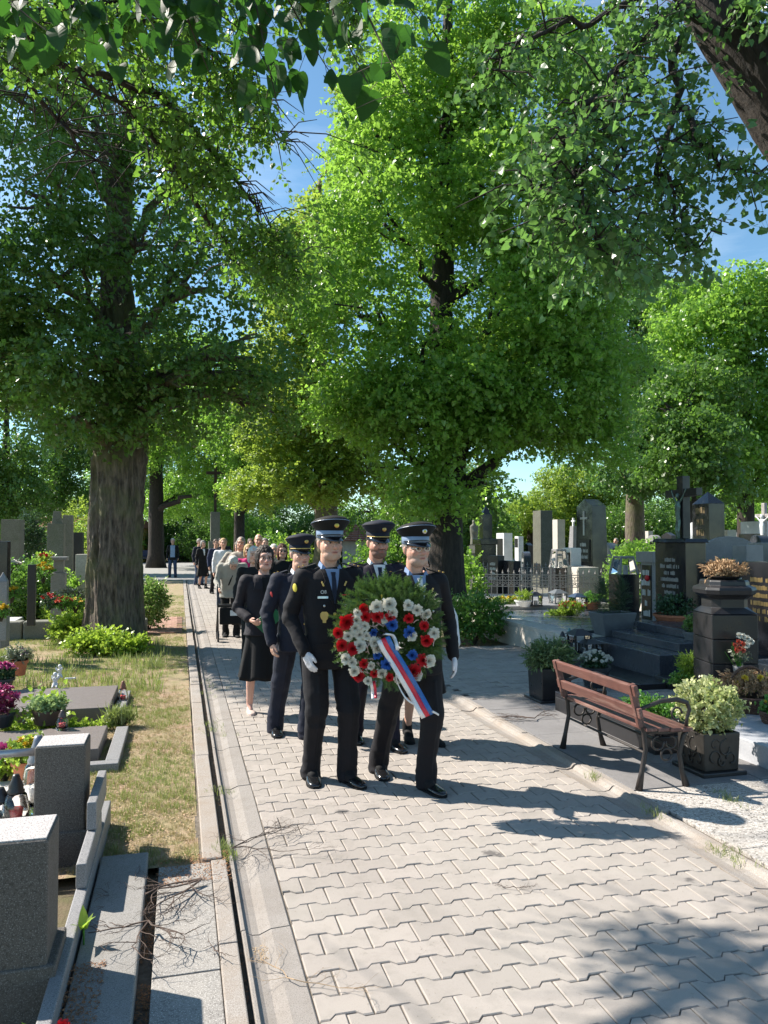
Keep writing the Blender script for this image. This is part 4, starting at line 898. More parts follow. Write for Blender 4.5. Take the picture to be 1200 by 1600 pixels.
        for q in (-1, 1):
            L = []
            for z in Z: a = hw(z)-.002; ext = .038*(1 if z < 1.36 else .75)*min(1, (z-vz)/.09+.25)+(.018 if 1.345 < z < 1.39 else 0); L.append((z, q*a, q*(a+ext)) if q > 0 else (z, q*(a+ext), q*a))
            s.patch('lapel', L, lapel, .009, 4)
            g = G(); c = s.neck; k = s.k
            P = [c+Vector((q*.012, -.075, -.045))*k, c+Vector((q*.060, -.055, .005))*k, c+Vector((q*.066, .0, .03))*k, c+Vector((q*.04, .05, .04))*k]
            P2 = [c+Vector((q*.030, -.088, -.075))*k, c+Vector((q*.072, -.066, -.030))*k, c+Vector((q*.078, .0, .0))*k, c+Vector((q*.05, .06, .02))*k]
            V = P+P2+[p+Vector((q*.004, -.004, 0)) for p in P]+[p+Vector((q*.004, -.004, 0)) for p in P2]
            F = [(i, i+1, 5+i, 4+i) for i in range(3)]+[(8+i, 12+i, 13+i, 9+i) for i in range(3)]+[(4, 5, 13, 12), (5, 6, 14, 13), (6, 7, 15, 14), (0, 4, 12, 8)]
            g.add(V, F).obj('collar', collar or shirt, s.t)
        for z in buttons:
            p = s.front(0, z*s.k, .004); G().ell(p, (.011, .006, .011), 12, 6).obj('button', bm, s.t, smooth=True)
        s.patch('jacket_edge', [(vz-.01-(vz-.86)*i/10, -.003, .005) for i in range(11)], lapel, .004, 2)
        for q in (-1, 1):
            for (z, zz) in ((1.31, 1.255), (.965, .905)):
                s.patch('pocket_flap', [(z-(z-zz)*i/3*.35, q*.085-.042, q*.085+.042) for i in range(4)], lapel, .005, 6)
    def epaulette(s, m=None, pips=2):
        for q in (0, 1):
            a = s.sh[q]; x = (-1, 1)[q]; g = G(); g.obox(a+Vector((-x*.035, -.005, .073))*s.k, (.115*s.k, .048*s.k, .006), (0, x*.30, 0)); o = g.obj('epaulette', m or BLACKC, s.t, bevel=.002)
            for j in range(pips): G().ell(a+Vector((-x*(.0-.03*j), -.008, .077-.009*j))*s.k, (.008, .008, .005), 8, 6).obj('pip', GOLD, o)
    def cap(s, band, cord=None, badge=GOLD, tilt=-.02):
        M = s.HM@Matrix.Translation((0, .004, .165))@Matrix.Rotation(tilt, 4, 'X')@Matrix.Diagonal((1.02, 1.02, 1.10, 1)); g = G()
        def ell_ring(rx, ry, z, cy=0, tl=0, n=36): return [(rx*cos(2*pi*i/n), cy+ry*sin(2*pi*i/n), z+tl*(-sin(2*pi*i/n))) for i in range(n)]
        g.rings([ell_ring(.084, .102, .028, .004), ell_ring(.088, .107, .036, .002), ell_ring(.104, .122, .052, -.004, .010), ell_ring(.120, .137, .070, -.006, .018), ell_ring(.1255, .142, .080, -.007, .020), ell_ring(.122, .138, .090, -.006, .020), ell_ring(.103, .118, .102, -.004, .019), ell_ring(.070, .08, .110, -.002, .015), ell_ring(.025, .03, .113, 0, .012)])
        c = g.xf(M).obj('cap', BLACKC if band is BAND else NAVY, s.t, smooth=True)
        g = G(); g.rings([ell_ring(.0835, .1015, -.010, .004), ell_ring(.087, .105, -.008, .004), ell_ring(.088, .106, .034, .003), ell_ring(.084, .102, .036, .003)]); g.xf(M).obj('cap_band', band, c, smooth=True)
        ring = ell_ring(.1265, .143, .081, -.007, .020); G().tube([M@Vector(p) for p in ring]+[M@Vector(ring[0])], .0022, 6, False).obj('piping', band if band is BAND else BLACKC, c)
        V = []; n = 16; 
        for lay in (0, 1):
            for j in range(6):
                for i in range(n+1):
                    a = pi+pi*(.10+.80*i/n); t = j/5; ex = 1+.40*t*sin(pi*i/n)**.7; x = .088*cos(a)*(1+.04*t); y = .107*sin(a)*ex+.002; z = -.002-.020*t*sin(pi*i/n)-.008*t*t-(.05*abs(cos(a))*0)-.004*lay; V.append((x, y, z))
        w = n+1; off = 6*w; F = [(j*w+i, (j+1)*w+i, (j+1)*w+i+1, j*w+i+1) for j in range(5) for i in range(n)]; F += [tuple(q+off for q in reversed(f)) for f in F]
        F += [(5*w+i, off+5*w+i, off+5*w+i+1, 5*w+i+1) for i in range(n)]
        G().add(V, F).xf(M).obj('peak', PATENT, c, smooth=True)
        arc = [Vector((.090*cos(a), .110*sin(a)+.003, .003+.006*sin((a-pi)))) for a in [pi+pi*(.04+.92*i/20) for i in range(21)]]
        G().tube([M@p for p in arc], .0042 if cord else .005, 6).obj('chin_cord' if cord else 'chin_strap', cord or PATENT, c, smooth=True)
        p = M@Vector((0, -.131, .064)); G().ell(p, (.0175, .006, .0175), 20, 8).obj('badge', badge, c, smooth=True); G().ell(p+Vector((0, -.004, 0)), (.010, .004, .010), 14, 6).obj('badge_centre', YELT if band is BAND else GOLDT, c, smooth=True)
    def short_hair(s, key, low=.085, full=False, thick=.006):
        g = G(); g.ell((0, .018, .152), (.078+thick, .096+thick, .097+thick), 28, 20)
        me = fuse(g, 'hair', .006*s.vox, lambda V, N: V+N*(.003*fbm(V*90, 3))[:, None], 1, HAIRS[key]); V = [v.co.copy() for v in me.vertices]
        F = []
        for p in me.polygons:
            c = p.center; lim = .215 if c.y < -.05 else (.17 if c.y < -.02 else low+.06*max(0, -(c.y))/.02*.2)
            if abs(c.x) > .05 and -.03 < c.y < .035: lim = max(lim, .135)
            if c.z > lim: F.append(tuple(p.vertices))
        bpy.data.meshes.remove(me); g = G().add(V, F); g.xf(s.HM); return g.obj('hair', HAIRS[key], s.t, smooth=True)
    def long_hair(s, key, length=.0, wid=1.0, curl=.008, fringe=True, vol=.009):
        g = G(); g.ell((0, .022, .150), (.080+vol, .098+vol, .100+vol*.8), 24, 16)
        for q in (-1, 1):
            g.ell((q*.066*wid, .012, .105), (.026, .055, .070), 14, 10); g.ell((q*.062*wid, .025, .06-length*.5), (.030, .05, .050+length*.5), 14, 10)
        g.ell((0, .075, .06-length*.5), (.075*wid, .045, .08+length*.5), 16, 10)
        def nf(V, N):
            V = V+N*(curl*fbm(V*[55, 55, 14], 3)+curl*.6*vnoise(V*[160, 160, 30], 5))[:, None]; return V
        me = fuse(g, 'hair', .0055*s.vox, nf, 2, HAIRS[key]); V = [v.co.copy() for v in me.vertices]; F = []
        for p in me.polygons:
            c = p.center
            if c.y < -.050 and c.z < (.178 if not fringe else .165-.25*c.x) and abs(c.x) < .066: continue
            F.append(tuple(p.vertices))
        bpy.data.meshes.remove(me); g = G().add(V, F); g.xf(s.HM); return g.obj('hair', HAIRS[key], s.t, smooth=True)
    def glasses(s, dark=False, m=None):
        g = G()
        for q in (-1, 1):
            n = 16; g.tube([(q*.031+.019*cos(2*pi*i/n), -.103, .122+.014*sin(2*pi*i/n)) for i in range(n+1)], .0014, 5, False); g.tube([(q*.05, -.102, .126), (q*.074, -.06, .126), (q*.080, .0, .122)], .0014, 5)
        g.tube([(-.012, -.104, .126), (0, -.108, .128), (.012, -.104, .126)], .0014, 5)
        o = g.xf(s.HM).obj('spectacles', m or LENS, s.t)
        if dark:
            l = G()
            for q in (-1, 1): l.ell((q*.031, -.102, .122), (.020, .003, .015), 14, 6)
            l.xf(s.HM).obj('lens', SUNG, o, smooth=True)
def text_obj(txt, size, loc, rot, m, parent, name='lettering', ext=.0006):
    c = bpy.data.curves.new(name, 'FONT'); c.body = txt; c.size = size; c.extrude = ext; c.align_x = 'CENTER'; c.align_y = 'CENTER'; c.materials.append(m)
    o = bpy.data.objects.new('tmp', c); COL.objects.link(o); dg = bpy.context.evaluated_depsgraph_get(); me = bpy.data.meshes.new_from_object(o.evaluated_get(dg)); bpy.data.objects.remove(o); me.name = name
    return link(name, me, parent, loc, rot)
TONE = (.60, .345, .25)
# --- officer at the front left
def P0(px, d, dz=0): v = at(px, 843, d); return (v.x, v.y, dz)
p = Person('man in black uniform and blue-banded cap, at the front left of the wreath', P0(514, 5.45), R(6), 1.80, 1.06)
p.pose(feet=((-.115, .03, .0), (.115, -.10, .0)), elbows=((-.275, .05, 1.15), (.27, .06, 1.17)), wrists=((-.20, -.10, .915), (.22, -.19, 1.02)), head=(.02, 0, .05), toes=(.12, .22))
p.make_body(TONE, (.36, .27, .22, .35), gloves=(1, 1), curl=(.35, .9), twist=(.35, 0), bend=(.15, 0), fat=1.07)
p.jacket(BLACKW, .79, seed=4); p.trousers(BLACKW, seed=5); p.shoes(); p.suit_front(BLUESH, TIEM, BLACKW, 1.235, buttons=(1.17, 1.06, .95)); p.epaulette(); p.cap(BAND, badge=GOLD); p.short_hair('grey')
o = p.patch('breast_badge', [(1.185, -.088, -.058), (1.172, -.098, -.048), (1.155, -.099, -.047), (1.138, -.094, -.052), (1.125, -.083, -.063), (1.11, -.083, -.063)], GOLDT, .010, 6)
for x, z in ((-.073, 1.225), (.078, 1.225)): G().ell(p.front(x*p.k, z*p.k, .004), (.009, .005, .009), 12, 6).obj('button', SILVER, p.t, smooth=True)
f = p.front(-.075*p.k, 1.318*p.k, .008); text_obj('OB', .034, f, (pi/2, 0, 0), WHT, p.t)
p.patch('name_strip', [(1.29, -.115, -.045), (1.275, -.115, -.045)], SILVER, .006, 6); p.patch('ribbon_bar', [(1.30, .052, .112), (1.292, .052, .112)], REDT, .006, 5)
for q in (-1, 1): o = G().obox(p.front(q*.082*p.k, 1.375*p.k, .016), (.010, .004, .034), (0, q*.45, 0)).obj('collar_tab', GOLDT, p.t)
sp_ = p.sh[0]+Vector((-.066, -.035, -.075)); G().ell(sp_, (.006, .022, .030), 12, 8, (0, -.1, .5)).obj('shoulder_patch', YELT, p.t, smooth=True)
OFF1 = p
# --- officer at the front right
p = Person('bearded man in black uniform, glasses and blue-banded cap, holding the right side of the wreath', P0(648, 5.30), R(4), 1.755, 1.04)
p.pose(feet=((-.14, .36, .0), (.05, -.09, .0)), elbows=((-.25, .06, 1.17), (.275, .04, 1.15)), wrists=((-.20, -.17, 1.02), (.275, -.05, .90)), head=(.0, 0, .10), toes=(.1, .25))
p.make_body((.56, .31, .23), (.34, .27, .23, .5), gloves=(1, 1), curl=(.9, .45), twist=(0, -.25), bend=(0, .1), fat=1.09)
p.jacket(BLACKW, .79, seed=14, belly=.02); p.trousers(BLACKW, seed=15); p.shoes(lift=(.0, 0)); p.suit_front(BLUESH, WHITESH, BLACKW, 1.22, buttons=(1.16, 1.05, .94), tiew=.02); p.epaulette(); p.cap(BAND, badge=SILVER); p.glasses(m=SILVER); p.short_hair('grey')
f = p.front(-.078*p.k, 1.325*p.k, .008); text_obj('OB', .032, f, (pi/2, 0, 0), WHT, p.t); p.patch('name_strip', [(1.30, -.115, -.045), (1.286, -.115, -.045)], SILVER, .006, 6)
for q in (-1, 1): G().obox(p.front(q*.08*p.k, 1.372*p.k, .016), (.010, .004, .034), (0, q*.45, 0)).obj('collar_tab', GOLDT, p.t)
G().ell(p.front(.075*p.k, 1.23*p.k, .004), (.009, .005, .009), 12, 6).obj('button', SILVER, p.t, smooth=True); G().ell(p.front(.06*p.k, 1.31*p.k, .004), (.011, .005, .008), 12, 6).obj('medal', REDT, p.t, smooth=True)
G().ell(p.sh[0]+Vector((-.066, -.035, -.085)), (.006, .022, .030), 12, 8, (0, -.1, .5)).obj('shoulder_patch', YELT, p.t, smooth=True)
OFF2 = p
# --- officer behind, between the two
p = Person('dark-bearded man in gold-corded cap walking between the two front wreath bearers', P0(588, 6.35), R(2), 1.80, 1.08)
p.pose(feet=((-.12, .22, .0), (.10, -.12, .0)), head=(.12, 0, .08), toes=(.1, .2))
p.make_body((.55, .30, .22), (.05, .03, .025, .75), fat=1.06); p.jacket(NAVY2, .79, seed=24); p.trousers(NAVY2, seed=25); p.shoes(); p.suit_front(WHITESH, TIEM, NAVY2, 1.22); p.epaulette(NAVY); p.cap(NAVY, cord=GOLDT); p.short_hair('dark')
G().ell(p.sh[0]+Vector((-.066, -.035, -.075)), (.006, .022, .028), 12, 8, (0, -.1, .5)).obj('shoulder_patch', YELT, p.t, smooth=True)
# --- officer at the left, half hidden
p = Person('man in dark navy uniform and gold-corded cap, half hidden behind the front left bearer', P0(467, 6.6), R(10), 1.69, 1.12)
p.pose(feet=((-.13, .22, .0), (.05, -.08, .0)), elbows=((-.285, .03, 1.14), (.27, .03, 1.14)), wrists=((-.27, -.05, .88), (.25, -.04, .9)), head=(.06, 0, .1), toes=(.2, .15))
p.make_body((.62, .37, .28), None, curl=(.6, .5), fat=1.05); p.jacket(NAVY, .79, seed=34, belly=.02, r=(.074, .062, .05)); p.trousers(NAVY, seed=35, r=(.105, .085, .068)); p.shoes(); p.suit_front(WHITESH, TIEM, NAVY, 1.24); p.epaulette(NAVY); p.cap(NAVY, cord=GOLDT); p.short_hair('grey')
G().ell(p.sh[0]+Vector((-.07, -.03, -.12)), (.006, .026, .034), 12, 8, (0, -.1, .5)).obj('shoulder_patch', REDT, p.t, smooth=True)
# --- woman with the folder
p = Person('smiling dark-haired woman in glasses, black jacket and black skirt, holding a green folder', P0(413, 7.4), R(8), 1.63, 1.10)
p.pose(feet=((-.085, .18, .0), (.10, -.12, .0)), elbows=((-.27, .05, 1.13), (.25, .03, 1.13)), wrists=((-.17, -.16, 1.02), (.17, -.18, 1.03)), head=(.0, 0, -.05), toes=(.1, .1))
p.make_body((.62, .36, .28), None, curl=(.8, .8), bend=(-.3, -.3), fat=1.02); p.jacket(CHAR, .86, seed=44, flare=.02, r=(.066, .056, .047), end=.22, amp=.006); p.skirt(BLACKC, .40, .25); p.shoes(BEIGESH, 'pump'); p.long_hair('dark', .0, 1.0, fringe=False, vol=.012)
p.glasses(); p.patch('black_top', [(1.46-.03*i, -.05+.002*i, .05-.002*i) for i in range(10)], BLACKC, .006); p.patch('collar', [(1.45-.02*i, -.115-.004*i, -.050) for i in range(7)], CHAR, .016, 4); p.patch('collar', [(1.45-.02*i, .050, .115+.004*i) for i in range(7)], CHAR, .016, 4)
WOMAN = p
fo = thing('folder', 'green card folder held open by the woman in black', 'folder', p.t.location+Vector((.02, -.21, .93)), R(8))
G().obox((0, 0, 0), (.15, .010, .24), (.35, .75, .1)).obj('cover', GREENF, fo, bevel=.002); G().obox((.012, .012, .004), (.13, .004, .21), (.35, .75, .1)).obj('sheet', WHT, fo)
# --- people further back, simpler
def back_person(label, px, d, h, top, tcol, trs, hair=None, lod=1, rz=0, tone=TONE, build=1.0, longh=False, lean=(0, 0), glasses=None, feet=((-.09, .05, 0), (.09, -.08, 0)), hem=.80, skirt=False, head=(0, 0, 0), shirt=None, wr=None, el=None, bald=False, headoff=(0, 0, 0), vol=.009, hl=0.0, group='mourners walking behind the wreath'):
    p = Person(label, P0(px, d), R(rz), h, build, group, lod=lod); p.pose(feet=feet, lean=lean, head=head, wrists=wr, elbows=el, headoff=headoff)
    p.make_body(tone); p.jacket(tcol, hem, seed=int(px), amp=.008)
    if skirt: p.skirt(trs, .45, .22)
    else: p.trousers(trs, seed=int(px)+1)
    p.shoes(BLACKC)
    if not bald: (p.long_hair(hair, hl, vol=vol) if longh else p.short_hair(hair, thick=.012))
    if glasses: p.glasses(glasses == 'sun')
    if shirt: p.patch('shirt', [(1.47-.03*i, -.045+.004*i, .045-.004*i) for i in range(9)], shirt, .008)
    return p
EL = back_person('elderly white-haired woman in light grey jacket bending over a walking frame', 362, 13.4, 1.56, 0, GREYC, BLACKC, 'white', longh=True, build=1.3, lean=(0, -.60), head=(.95, 0, 0), headoff=(0, -.06, -.10), el=((-.30, -.20, 1.12), (.30, -.20, 1.12)), wr=((-.27, -.42, .98), (.27, -.42, .98)), hem=.78, vol=.008)
st = G().tube([(.14, -.14, 1.30), (.02, -.30, 1.12), (-.06, -.22, .9)], .012, 6).obj('bag_strap', BLACKC, EL.t)
back_person('blonde woman in sunglasses and bright pink jacket', 388, 14.6, 1.60, 0, PINK, BLACKC, 'blonde', longh=True, build=1.1, glasses='sun', hl=.03)
back_person('grey-haired woman in a pale beige coat, beside the blonde woman in pink', 360, 15.4, 1.74, 0, BEIGE, BLACKC, 'grey', longh=True, rz=-10, build=1.2, lean=(.35, 0), head=(0, .1, 0), vol=.006)
back_person('bald man in dark suit and white shirt, tallest of the group', 404, 15.8, 1.80, 0, BLACKW, BLACKW, None, bald=True, shirt=WHITESH)
back_person('white-haired person in a black coat right behind the woman with the folder', 397, 10.2, 1.60, 0, BLACKC, BLACKC, 'white', longh=True, vol=.008)
back_person('auburn-haired woman in sunglasses and black coat', 441, 12.5, 1.62, 0, BLACKC, BLACKC, 'auburn', longh=True, glasses='sun', hl=.05)
back_person('dark-haired woman behind the pale coat, only her head showing', 378, 19.5, 1.66, 0, DKBLUE, BLACKC, 'brown', longh=True, lod=2)
back_person('short-haired man behind the front left bearer, only his shoulder showing', 474, 12.0, 1.60, 0, BLACKC, BLACKC, 'white', lod=2)
back_person('woman in black coat with pale scarf, hands clasped, at the left edge of the procession', 317, 26.5, 1.66, 0, BLACKC, BLACKC, 'grey', longh=True, rz=25, skirt=True, lod=1, shirt=WHITESH)
back_person('man in dark blue jacket next to the woman with the pale scarf', 337, 24, 1.70, 0, DKBLUE, BLACKW, 'brown', rz=20, lod=2)
back_person('man in grey jacket seen behind the woman with the pale scarf', 311, 28.5, 1.72, 0, NAVY, DENIM, 'grey', rz=30, lod=2)
back_person('dark-haired man far back between the couple and the pale coat', 345, 27, 1.74, 0, BLACKC, BLACKC, 'dark', lod=2)
back_person('small figure in brown far back in the procession', 352, 31, 1.72, 0, NAVY2, BLACKC, 'brown', lod=2)
back_person('man in a grey coat at the very back of the procession', 391, 22, 1.72, 0, BLACKW, BLACKC, 'brown', lod=2)
back_person('grey-haired man in open dark jacket, pale blue shirt and jeans standing alone on the path', 270, 34.2, 1.74, 0, BLACKC, DENIM, 'white', rz=0, lod=1, shirt=None, feet=((-.13, 0, 0), (.13, 0, 0)), group=None).patch('shirt', [(1.47-.06*i, -.10, .10) for i in range(10)], SKYB, .012)
back_person('bending grey-haired man in dark jacket among the graves left of the obelisk', 886, 31, 1.62, 0, DKBLUE, GREYC, 'grey', rz=60, lean=(0, -.3), lod=2, group=None)
back_person('person in a pink top behind the black obelisk', 965, 30, 1.74, 0, cloth('rose_cloth', (.5, .2, .22)), BLACKC, 'grey', rz=-60, lean=(0, -.2), lod=2, group=None)
back_person('woman in a white blouse half hidden by the pale beige coat', 371, 17.5, 1.64, 0, WHITESH, BLACKC, 'brown', longh=True, lod=2)
back_person('grey-haired man in a pale grey jacket right of the bald man', 414, 18.5, 1.72, 0, GREYC, BLACKC, 'grey', lod=2)
back_person('woman in a light beige jacket at the back, left of the bald man', 392, 20.5, 1.70, 0, BEIGE, BLACKC, 'brown', longh=True, lod=2)
back_person('blond man in a white shirt at the left flank of the procession', 349, 19.5, 1.72, 0, WHITESH, DENIM, 'blonde', lod=2)
back_person('white-haired person in cream jacket behind the auburn-haired woman', 428, 15.0, 1.60, 0, BEIGE, BLACKC, 'white', longh=True, lod=2)
HID = back_person('person in black skirt with a white sleeve, mostly hidden behind the front right bearer', 656, 6.5, 1.56, 0, BLACKC, BLACKC, 'dark', longh=False, skirt=True, lod=1, group=None, el=((-.22, 0, 1.15), (.33, .03, 1.17)), wr=((-.2, -.1, .95), (.34, -.04, .93)))
G().chain([HID.sh[1], HID.el[1], HID.wr[1]], [.070, .058, .050], 12).obj('white_sleeve', WHITESH, HID.t, smooth=True)
# walking frame
rf = thing('walking_frame', 'black four-wheeled walking frame pushed by the elderly woman in grey', 'walking frame', EL.t.location+Vector((0, -.55, 0)))
FR = mat('black_tube', (.02, .02, .022), rough=.35)
for q in (-1, 1):
    G().tube([(q*.27, .12, .93), (q*.27, .02, .93), (q*.26, -.02, .86), (q*.25, -.12, .12)], .012, 8).obj('side_tube', FR, rf, smooth=True); G().tube([(q*.25, -.02, .62), (q*.26, .28, .12)], .012, 8).obj('side_tube', FR, rf, smooth=True)
    for y in (-.12, .28):
        w = G(); w.rings([[(q*.25+dx, y+r*cos(a), .09+r*sin(a)) for a in [2*pi*i/18 for i in range(18)]] for dx, r in ((-.015, .07), (-.015, .09), (.015, .09), (.015, .07))], cap=True); w.obj('wheel', FR, rf)
G().box(-.25, .25, -.08, .16, .56, .60).obj('seat', FR, rf, bevel=.01); G().box(-.23, .23, -.13, -.09, .28, .56).obj('bag', BLACKC, rf, bevel=.02); G().tube([(-.25, -.11, .60), (.25, -.11, .60)], .012, 8).obj('crossbar', FR, rf)
G().obox((.02, -.14, .47), (.16, .008, .09)).obj('label', WHT, rf)
# ---------------- wreath ----------------
FIR = leafmat('fir_needles', (.03, .075, .02), (.11, .18, .045), (.12, .24, .04), .2, .4); FIRD = FIR
REDF = mat('red_petals', (.62, .012, .02), (.42, .008, .015), rough=.6); WHF = mat('cream_petals', (.78, .74, .66), (.62, .6, .5), rough=.6); BLF = mat('blue_petals', (.05, .16, .52), (.03, .09, .36), rough=.45); PINKF = mat('pink_petals', (.62, .10, .30), (.45, .05, .22), rough=.6)
YELF = mat('yellow_petals', (.75, .55, .04), (.6, .4, .03), rough=.6); ORF = mat('coral_petals', (.75, .20, .12), (.6, .12, .07), rough=.6); MAUVE = mat('mauve_petals', (.45, .18, .38), (.3, .08, .25), rough=.6)
def flower_mesh(name, m, r, petals=34, layers=5, seed=0, tight=.5):
    rnd = random.Random(seed); V = []; F = []
    for L in range(layers):
        t = L/max(1, layers-1); n = max(5, int(petals/layers)); 
        for i in range(n):
            a = 2*pi*(i+rnd.random()*.6)/n+L; el = (pi/2)*(.08+.85*t*tight*1.6) if tight else .3; el = min(el, 1.45)+rnd.gauss(0, .08); ln = r*(1-.35*t)*rnd.uniform(.85, 1.1); w = r*.30*(1-.3*t)
            d = Vector((cos(a)*cos(el), sin(a)*cos(el), sin(el))); s_ = Vector((-sin(a), cos(a), 0)); b = Vector((0, 0, r*.12*t)); mid = b+d*ln*.6+Vector((0, 0, r*.08)); tip = b+d*ln+Vector((0, 0, r*.10))
            o = len(V); V += [b, mid-s_*w*.8, mid+s_*w*.8, tip-s_*w*.5, tip+s_*w*.5]; F += [(o, o+1, o+2), (o+1, o+3, o+4, o+2)]
    return G().add(V, F).mesh(name, [m])
wc = at(608, 985, 4.93); wr = thing('wreath', 'round fir wreath with red, white and blue flowers and tricolour ribbon', 'wreath', tuple(wc), R(-14))
rnd = random.Random(12); Rw = .33
V = []; F = []; lrv = []
def fir_sprig(V, F, lr, p, d, up, L, n=26, nl=.035):
    s_ = d.cross(up).normalized(); q = random.Random(int(p.x*9999+p.z*777)); base = q.random()
    for i in range(n):
        t = i/n; b = p+d*L*t; side = 1 if i % 2 else -1; nd = (s_*side*q.uniform(.5, 1)+up*q.uniform(.0, .9)+d*q.uniform(.5, .9)).normalized(); l = nl*(1-.3*t)*q.uniform(.8, 1.1); w = d*.0032
        o = len(V); V += [b-w, b+w, b+nd*l]; F.append((o, o+1, o+2)); lr += [base*.6+q.random()*.4]*3
    o = len(V); V += [p-s_*.003, p+s_*.003, p+d*L]; F.append((o, o+1, o+2)); lr += [.1]*3
for i in range(900):
    a = rnd.uniform(0, 2*pi); th = rnd.uniform(0, 2*pi); rr = .210+.066*cos(th); y = -.075*sin(th) if sin(th) > -.2 else .02
    if i > 620: rr = rnd.uniform(.0, .2); y = rnd.uniform(-.03, .0)
    rad = Vector((cos(a), 0, sin(a))); p = rad*rr+Vector((0, y, 0)); tang = Vector((-sin(a), 0, cos(a)))
    d = (rad*rnd.uniform(.1, 1.2)+tang*rnd.uniform(.2, 1.0)+Vector((0, rnd.uniform(-.9, -.1), 0)) if i <= 620 else tang*rnd.gauss(0, 1)+rad*rnd.gauss(0, 1)+Vector((0, -.4, 0))).normalized(); up = (Vector((0, -1, 0))+rad*.6); up = (up-d*up.dot(d)).normalized()
    fir_sprig(V, F, lrv, p, d, up, rnd.uniform(.07, .13) if i <= 620 else .07)
for i in range(95):
    a = rnd.uniform(-.5, pi+.6) if i < 60 else rnd.uniform(0, 2*pi); rad = Vector((cos(a), 0, sin(a))); p = rad*rnd.uniform(.23, .27)+Vector((0, rnd.uniform(-.05, .02), 0)); d = (rad+Vector((rnd.gauss(0, .4), rnd.uniform(-.5, 0), rnd.gauss(.1, .4)))).normalized(); up = Vector((0, -1, .3)); up = (up-d*up.dot(d)).normalized(); fir_sprig(V, F, lrv, p, d, up, rnd.uniform(.09, .15), 40, .03)
me = G().add(V, F).mesh('fir_greenery', [FIR]); me.attributes.new('lr', 'FLOAT', 'POINT').data.foreach_set('value', np.array(lrv, np.float32)); stuff(link('fir_greenery', me, wr))
def wpos(px, py, off=-.10):
    v = at(px, py, 4.93)-wc; c, s_ = cos(R(14)), sin(R(14)); return Vector((v.x*c-v.y*s_, off, v.z))
fm = {k: [flower_mesh('flower', m, r, pt, ly, sd+10, tg) for sd in range(3)] for k, (m, r, pt, ly, tg) in dict(r=(REDF, .046, 120, 8, .75), w=(WHF, .040, 100, 7, .62), b=(BLF, .038, 80, 7, .8), R=(REDF, .038, 90, 7, .95)).items()}
for k, lst in dict(r=[(530, 985), (560, 1052), (645, 1045), (568, 948), (542, 968), (535, 1004), (552, 1010)], R=[(637, 963), (608, 960), (661, 975), (665, 996), (659, 1028), (585, 1047), (608, 1053), (569, 1032), (572, 960), (590, 960)],
                   w=[(600, 965), (562, 988), (570, 975), (580, 1035), (551, 1030), (596, 1046), (620, 1056), (649, 1050), (612, 955), (650, 950), (588, 946), (607, 942), (636, 944), (663, 956), (676, 986), (668, 1028), (558, 966), (556, 978), (545, 990), (573, 990), (563, 1006), (542, 1025), (554, 1043), (575, 1058), (585, 1000), (588, 1008), (560, 955), (641, 990)],
                   b=[(638, 985), (643, 1019), (611, 973), (590, 1020), (604, 1033), (583, 984)]).items():
    for (px, py) in lst:
        r0 = wpos(px, py); rr = math.hypot(r0.x, r0.z); r0.y = -.115 if rr < .33 else -.07
        link('flower', random.choice(fm[k]), wr, r0, (pi/2+rnd.gauss(0, .2)-.3*r0.z, rnd.gauss(0, .15)+.8*r0.x, rnd.gauss(0, .2)), rnd.uniform(.72, 1.25)*(.8 if px == 641 else 1))
stw = G()
for cx, cy, n in ((592, 962, 26), (578, 1000, 22), (574, 1035, 20), (665, 965, 8), (590, 985, 10), (556, 985, 12), (680, 990, 6)):
    for i in range(n):
        p = wpos(cx+rnd.gauss(0, 9), cy+rnd.gauss(0, 8), -.10); pts = [p]; d = Vector((rnd.gauss(0, 1), -.6, rnd.gauss(0, 1))).normalized()
        for j in range(4): pts.append(pts[-1]+d*.011+Vector((rnd.gauss(0, .005), rnd.gauss(0, .004), rnd.gauss(0, .005))))
        stw.tube(pts, [.0026, .0024, .003, .0034, .002], 4)
stuff(stw.obj('pale_twigs', mat('pale_dried_flower', (.62, .48, .44), (.45, .32, .28), .8), wr))
def ribbon(name, pts, w, m, parent, wdir=(1, 0, 0), off=0, thick=.0012):
    P = [Vector(p) for p in pts]; V = []; n = len(P)
    for i, p in enumerate(P):
        wd = Vector(wdir[i] if hasattr(wdir[0], '__len__') else wdir).normalized(); c = p+wd*off; V += [c-wd*w/2, c+wd*w/2]
    V2 = V+[v+Vector((0, thick, 0)) for v in V]; N = len(V); F = [(2*i, 2*i+1, 2*i+3, 2*i+2) for i in range(n-1)]; F += [tuple(q+N for q in reversed(f)) for f in F]
    for i in range(n-1): F += [(2*i, 2*i+2, 2*i+2+N, 2*i+N), (2*i+1+N, 2*i+3+N, 2*i+3, 2*i+1)]
    F += [(0, N, N+1, 1), (2*n-2, 2*n-1, 2*n-1+N, 2*n-2+N)]
    return G().add(V2, F).obj(name, m, parent, smooth=True)
WR_ = mat('white_ribbon', (.8, .79, .8), rough=.35); RR_ = mat('red_ribbon', (.62, .02, .05), rough=.35); BR_ = mat('blue_ribbon', (.03, .14, .42), rough=.35)
def wcurve(L, off): return [wpos(px, py, off-.018*sin(i*.7)) for i, (px, py) in enumerate(L)]
def dens(L, n=5):
    P = [Vector((a, b, 0)) for a, b in L]; out = []
    for i in range(len(P)-1):
        p0 = P[max(0, i-1)]; p1 = P[i]; p2 = P[i+1]; p3 = P[min(len(P)-1, i+2)]
        for k in range(n):
            t = k/n; q = .5*((2*p1)+(p2-p0)*t+(2*p0-5*p1+4*p2-p3)*t*t+(3*p1-p0-3*p2+p3)*t**3); out.append((q.x, q.y))
    return out+[L[-1]]
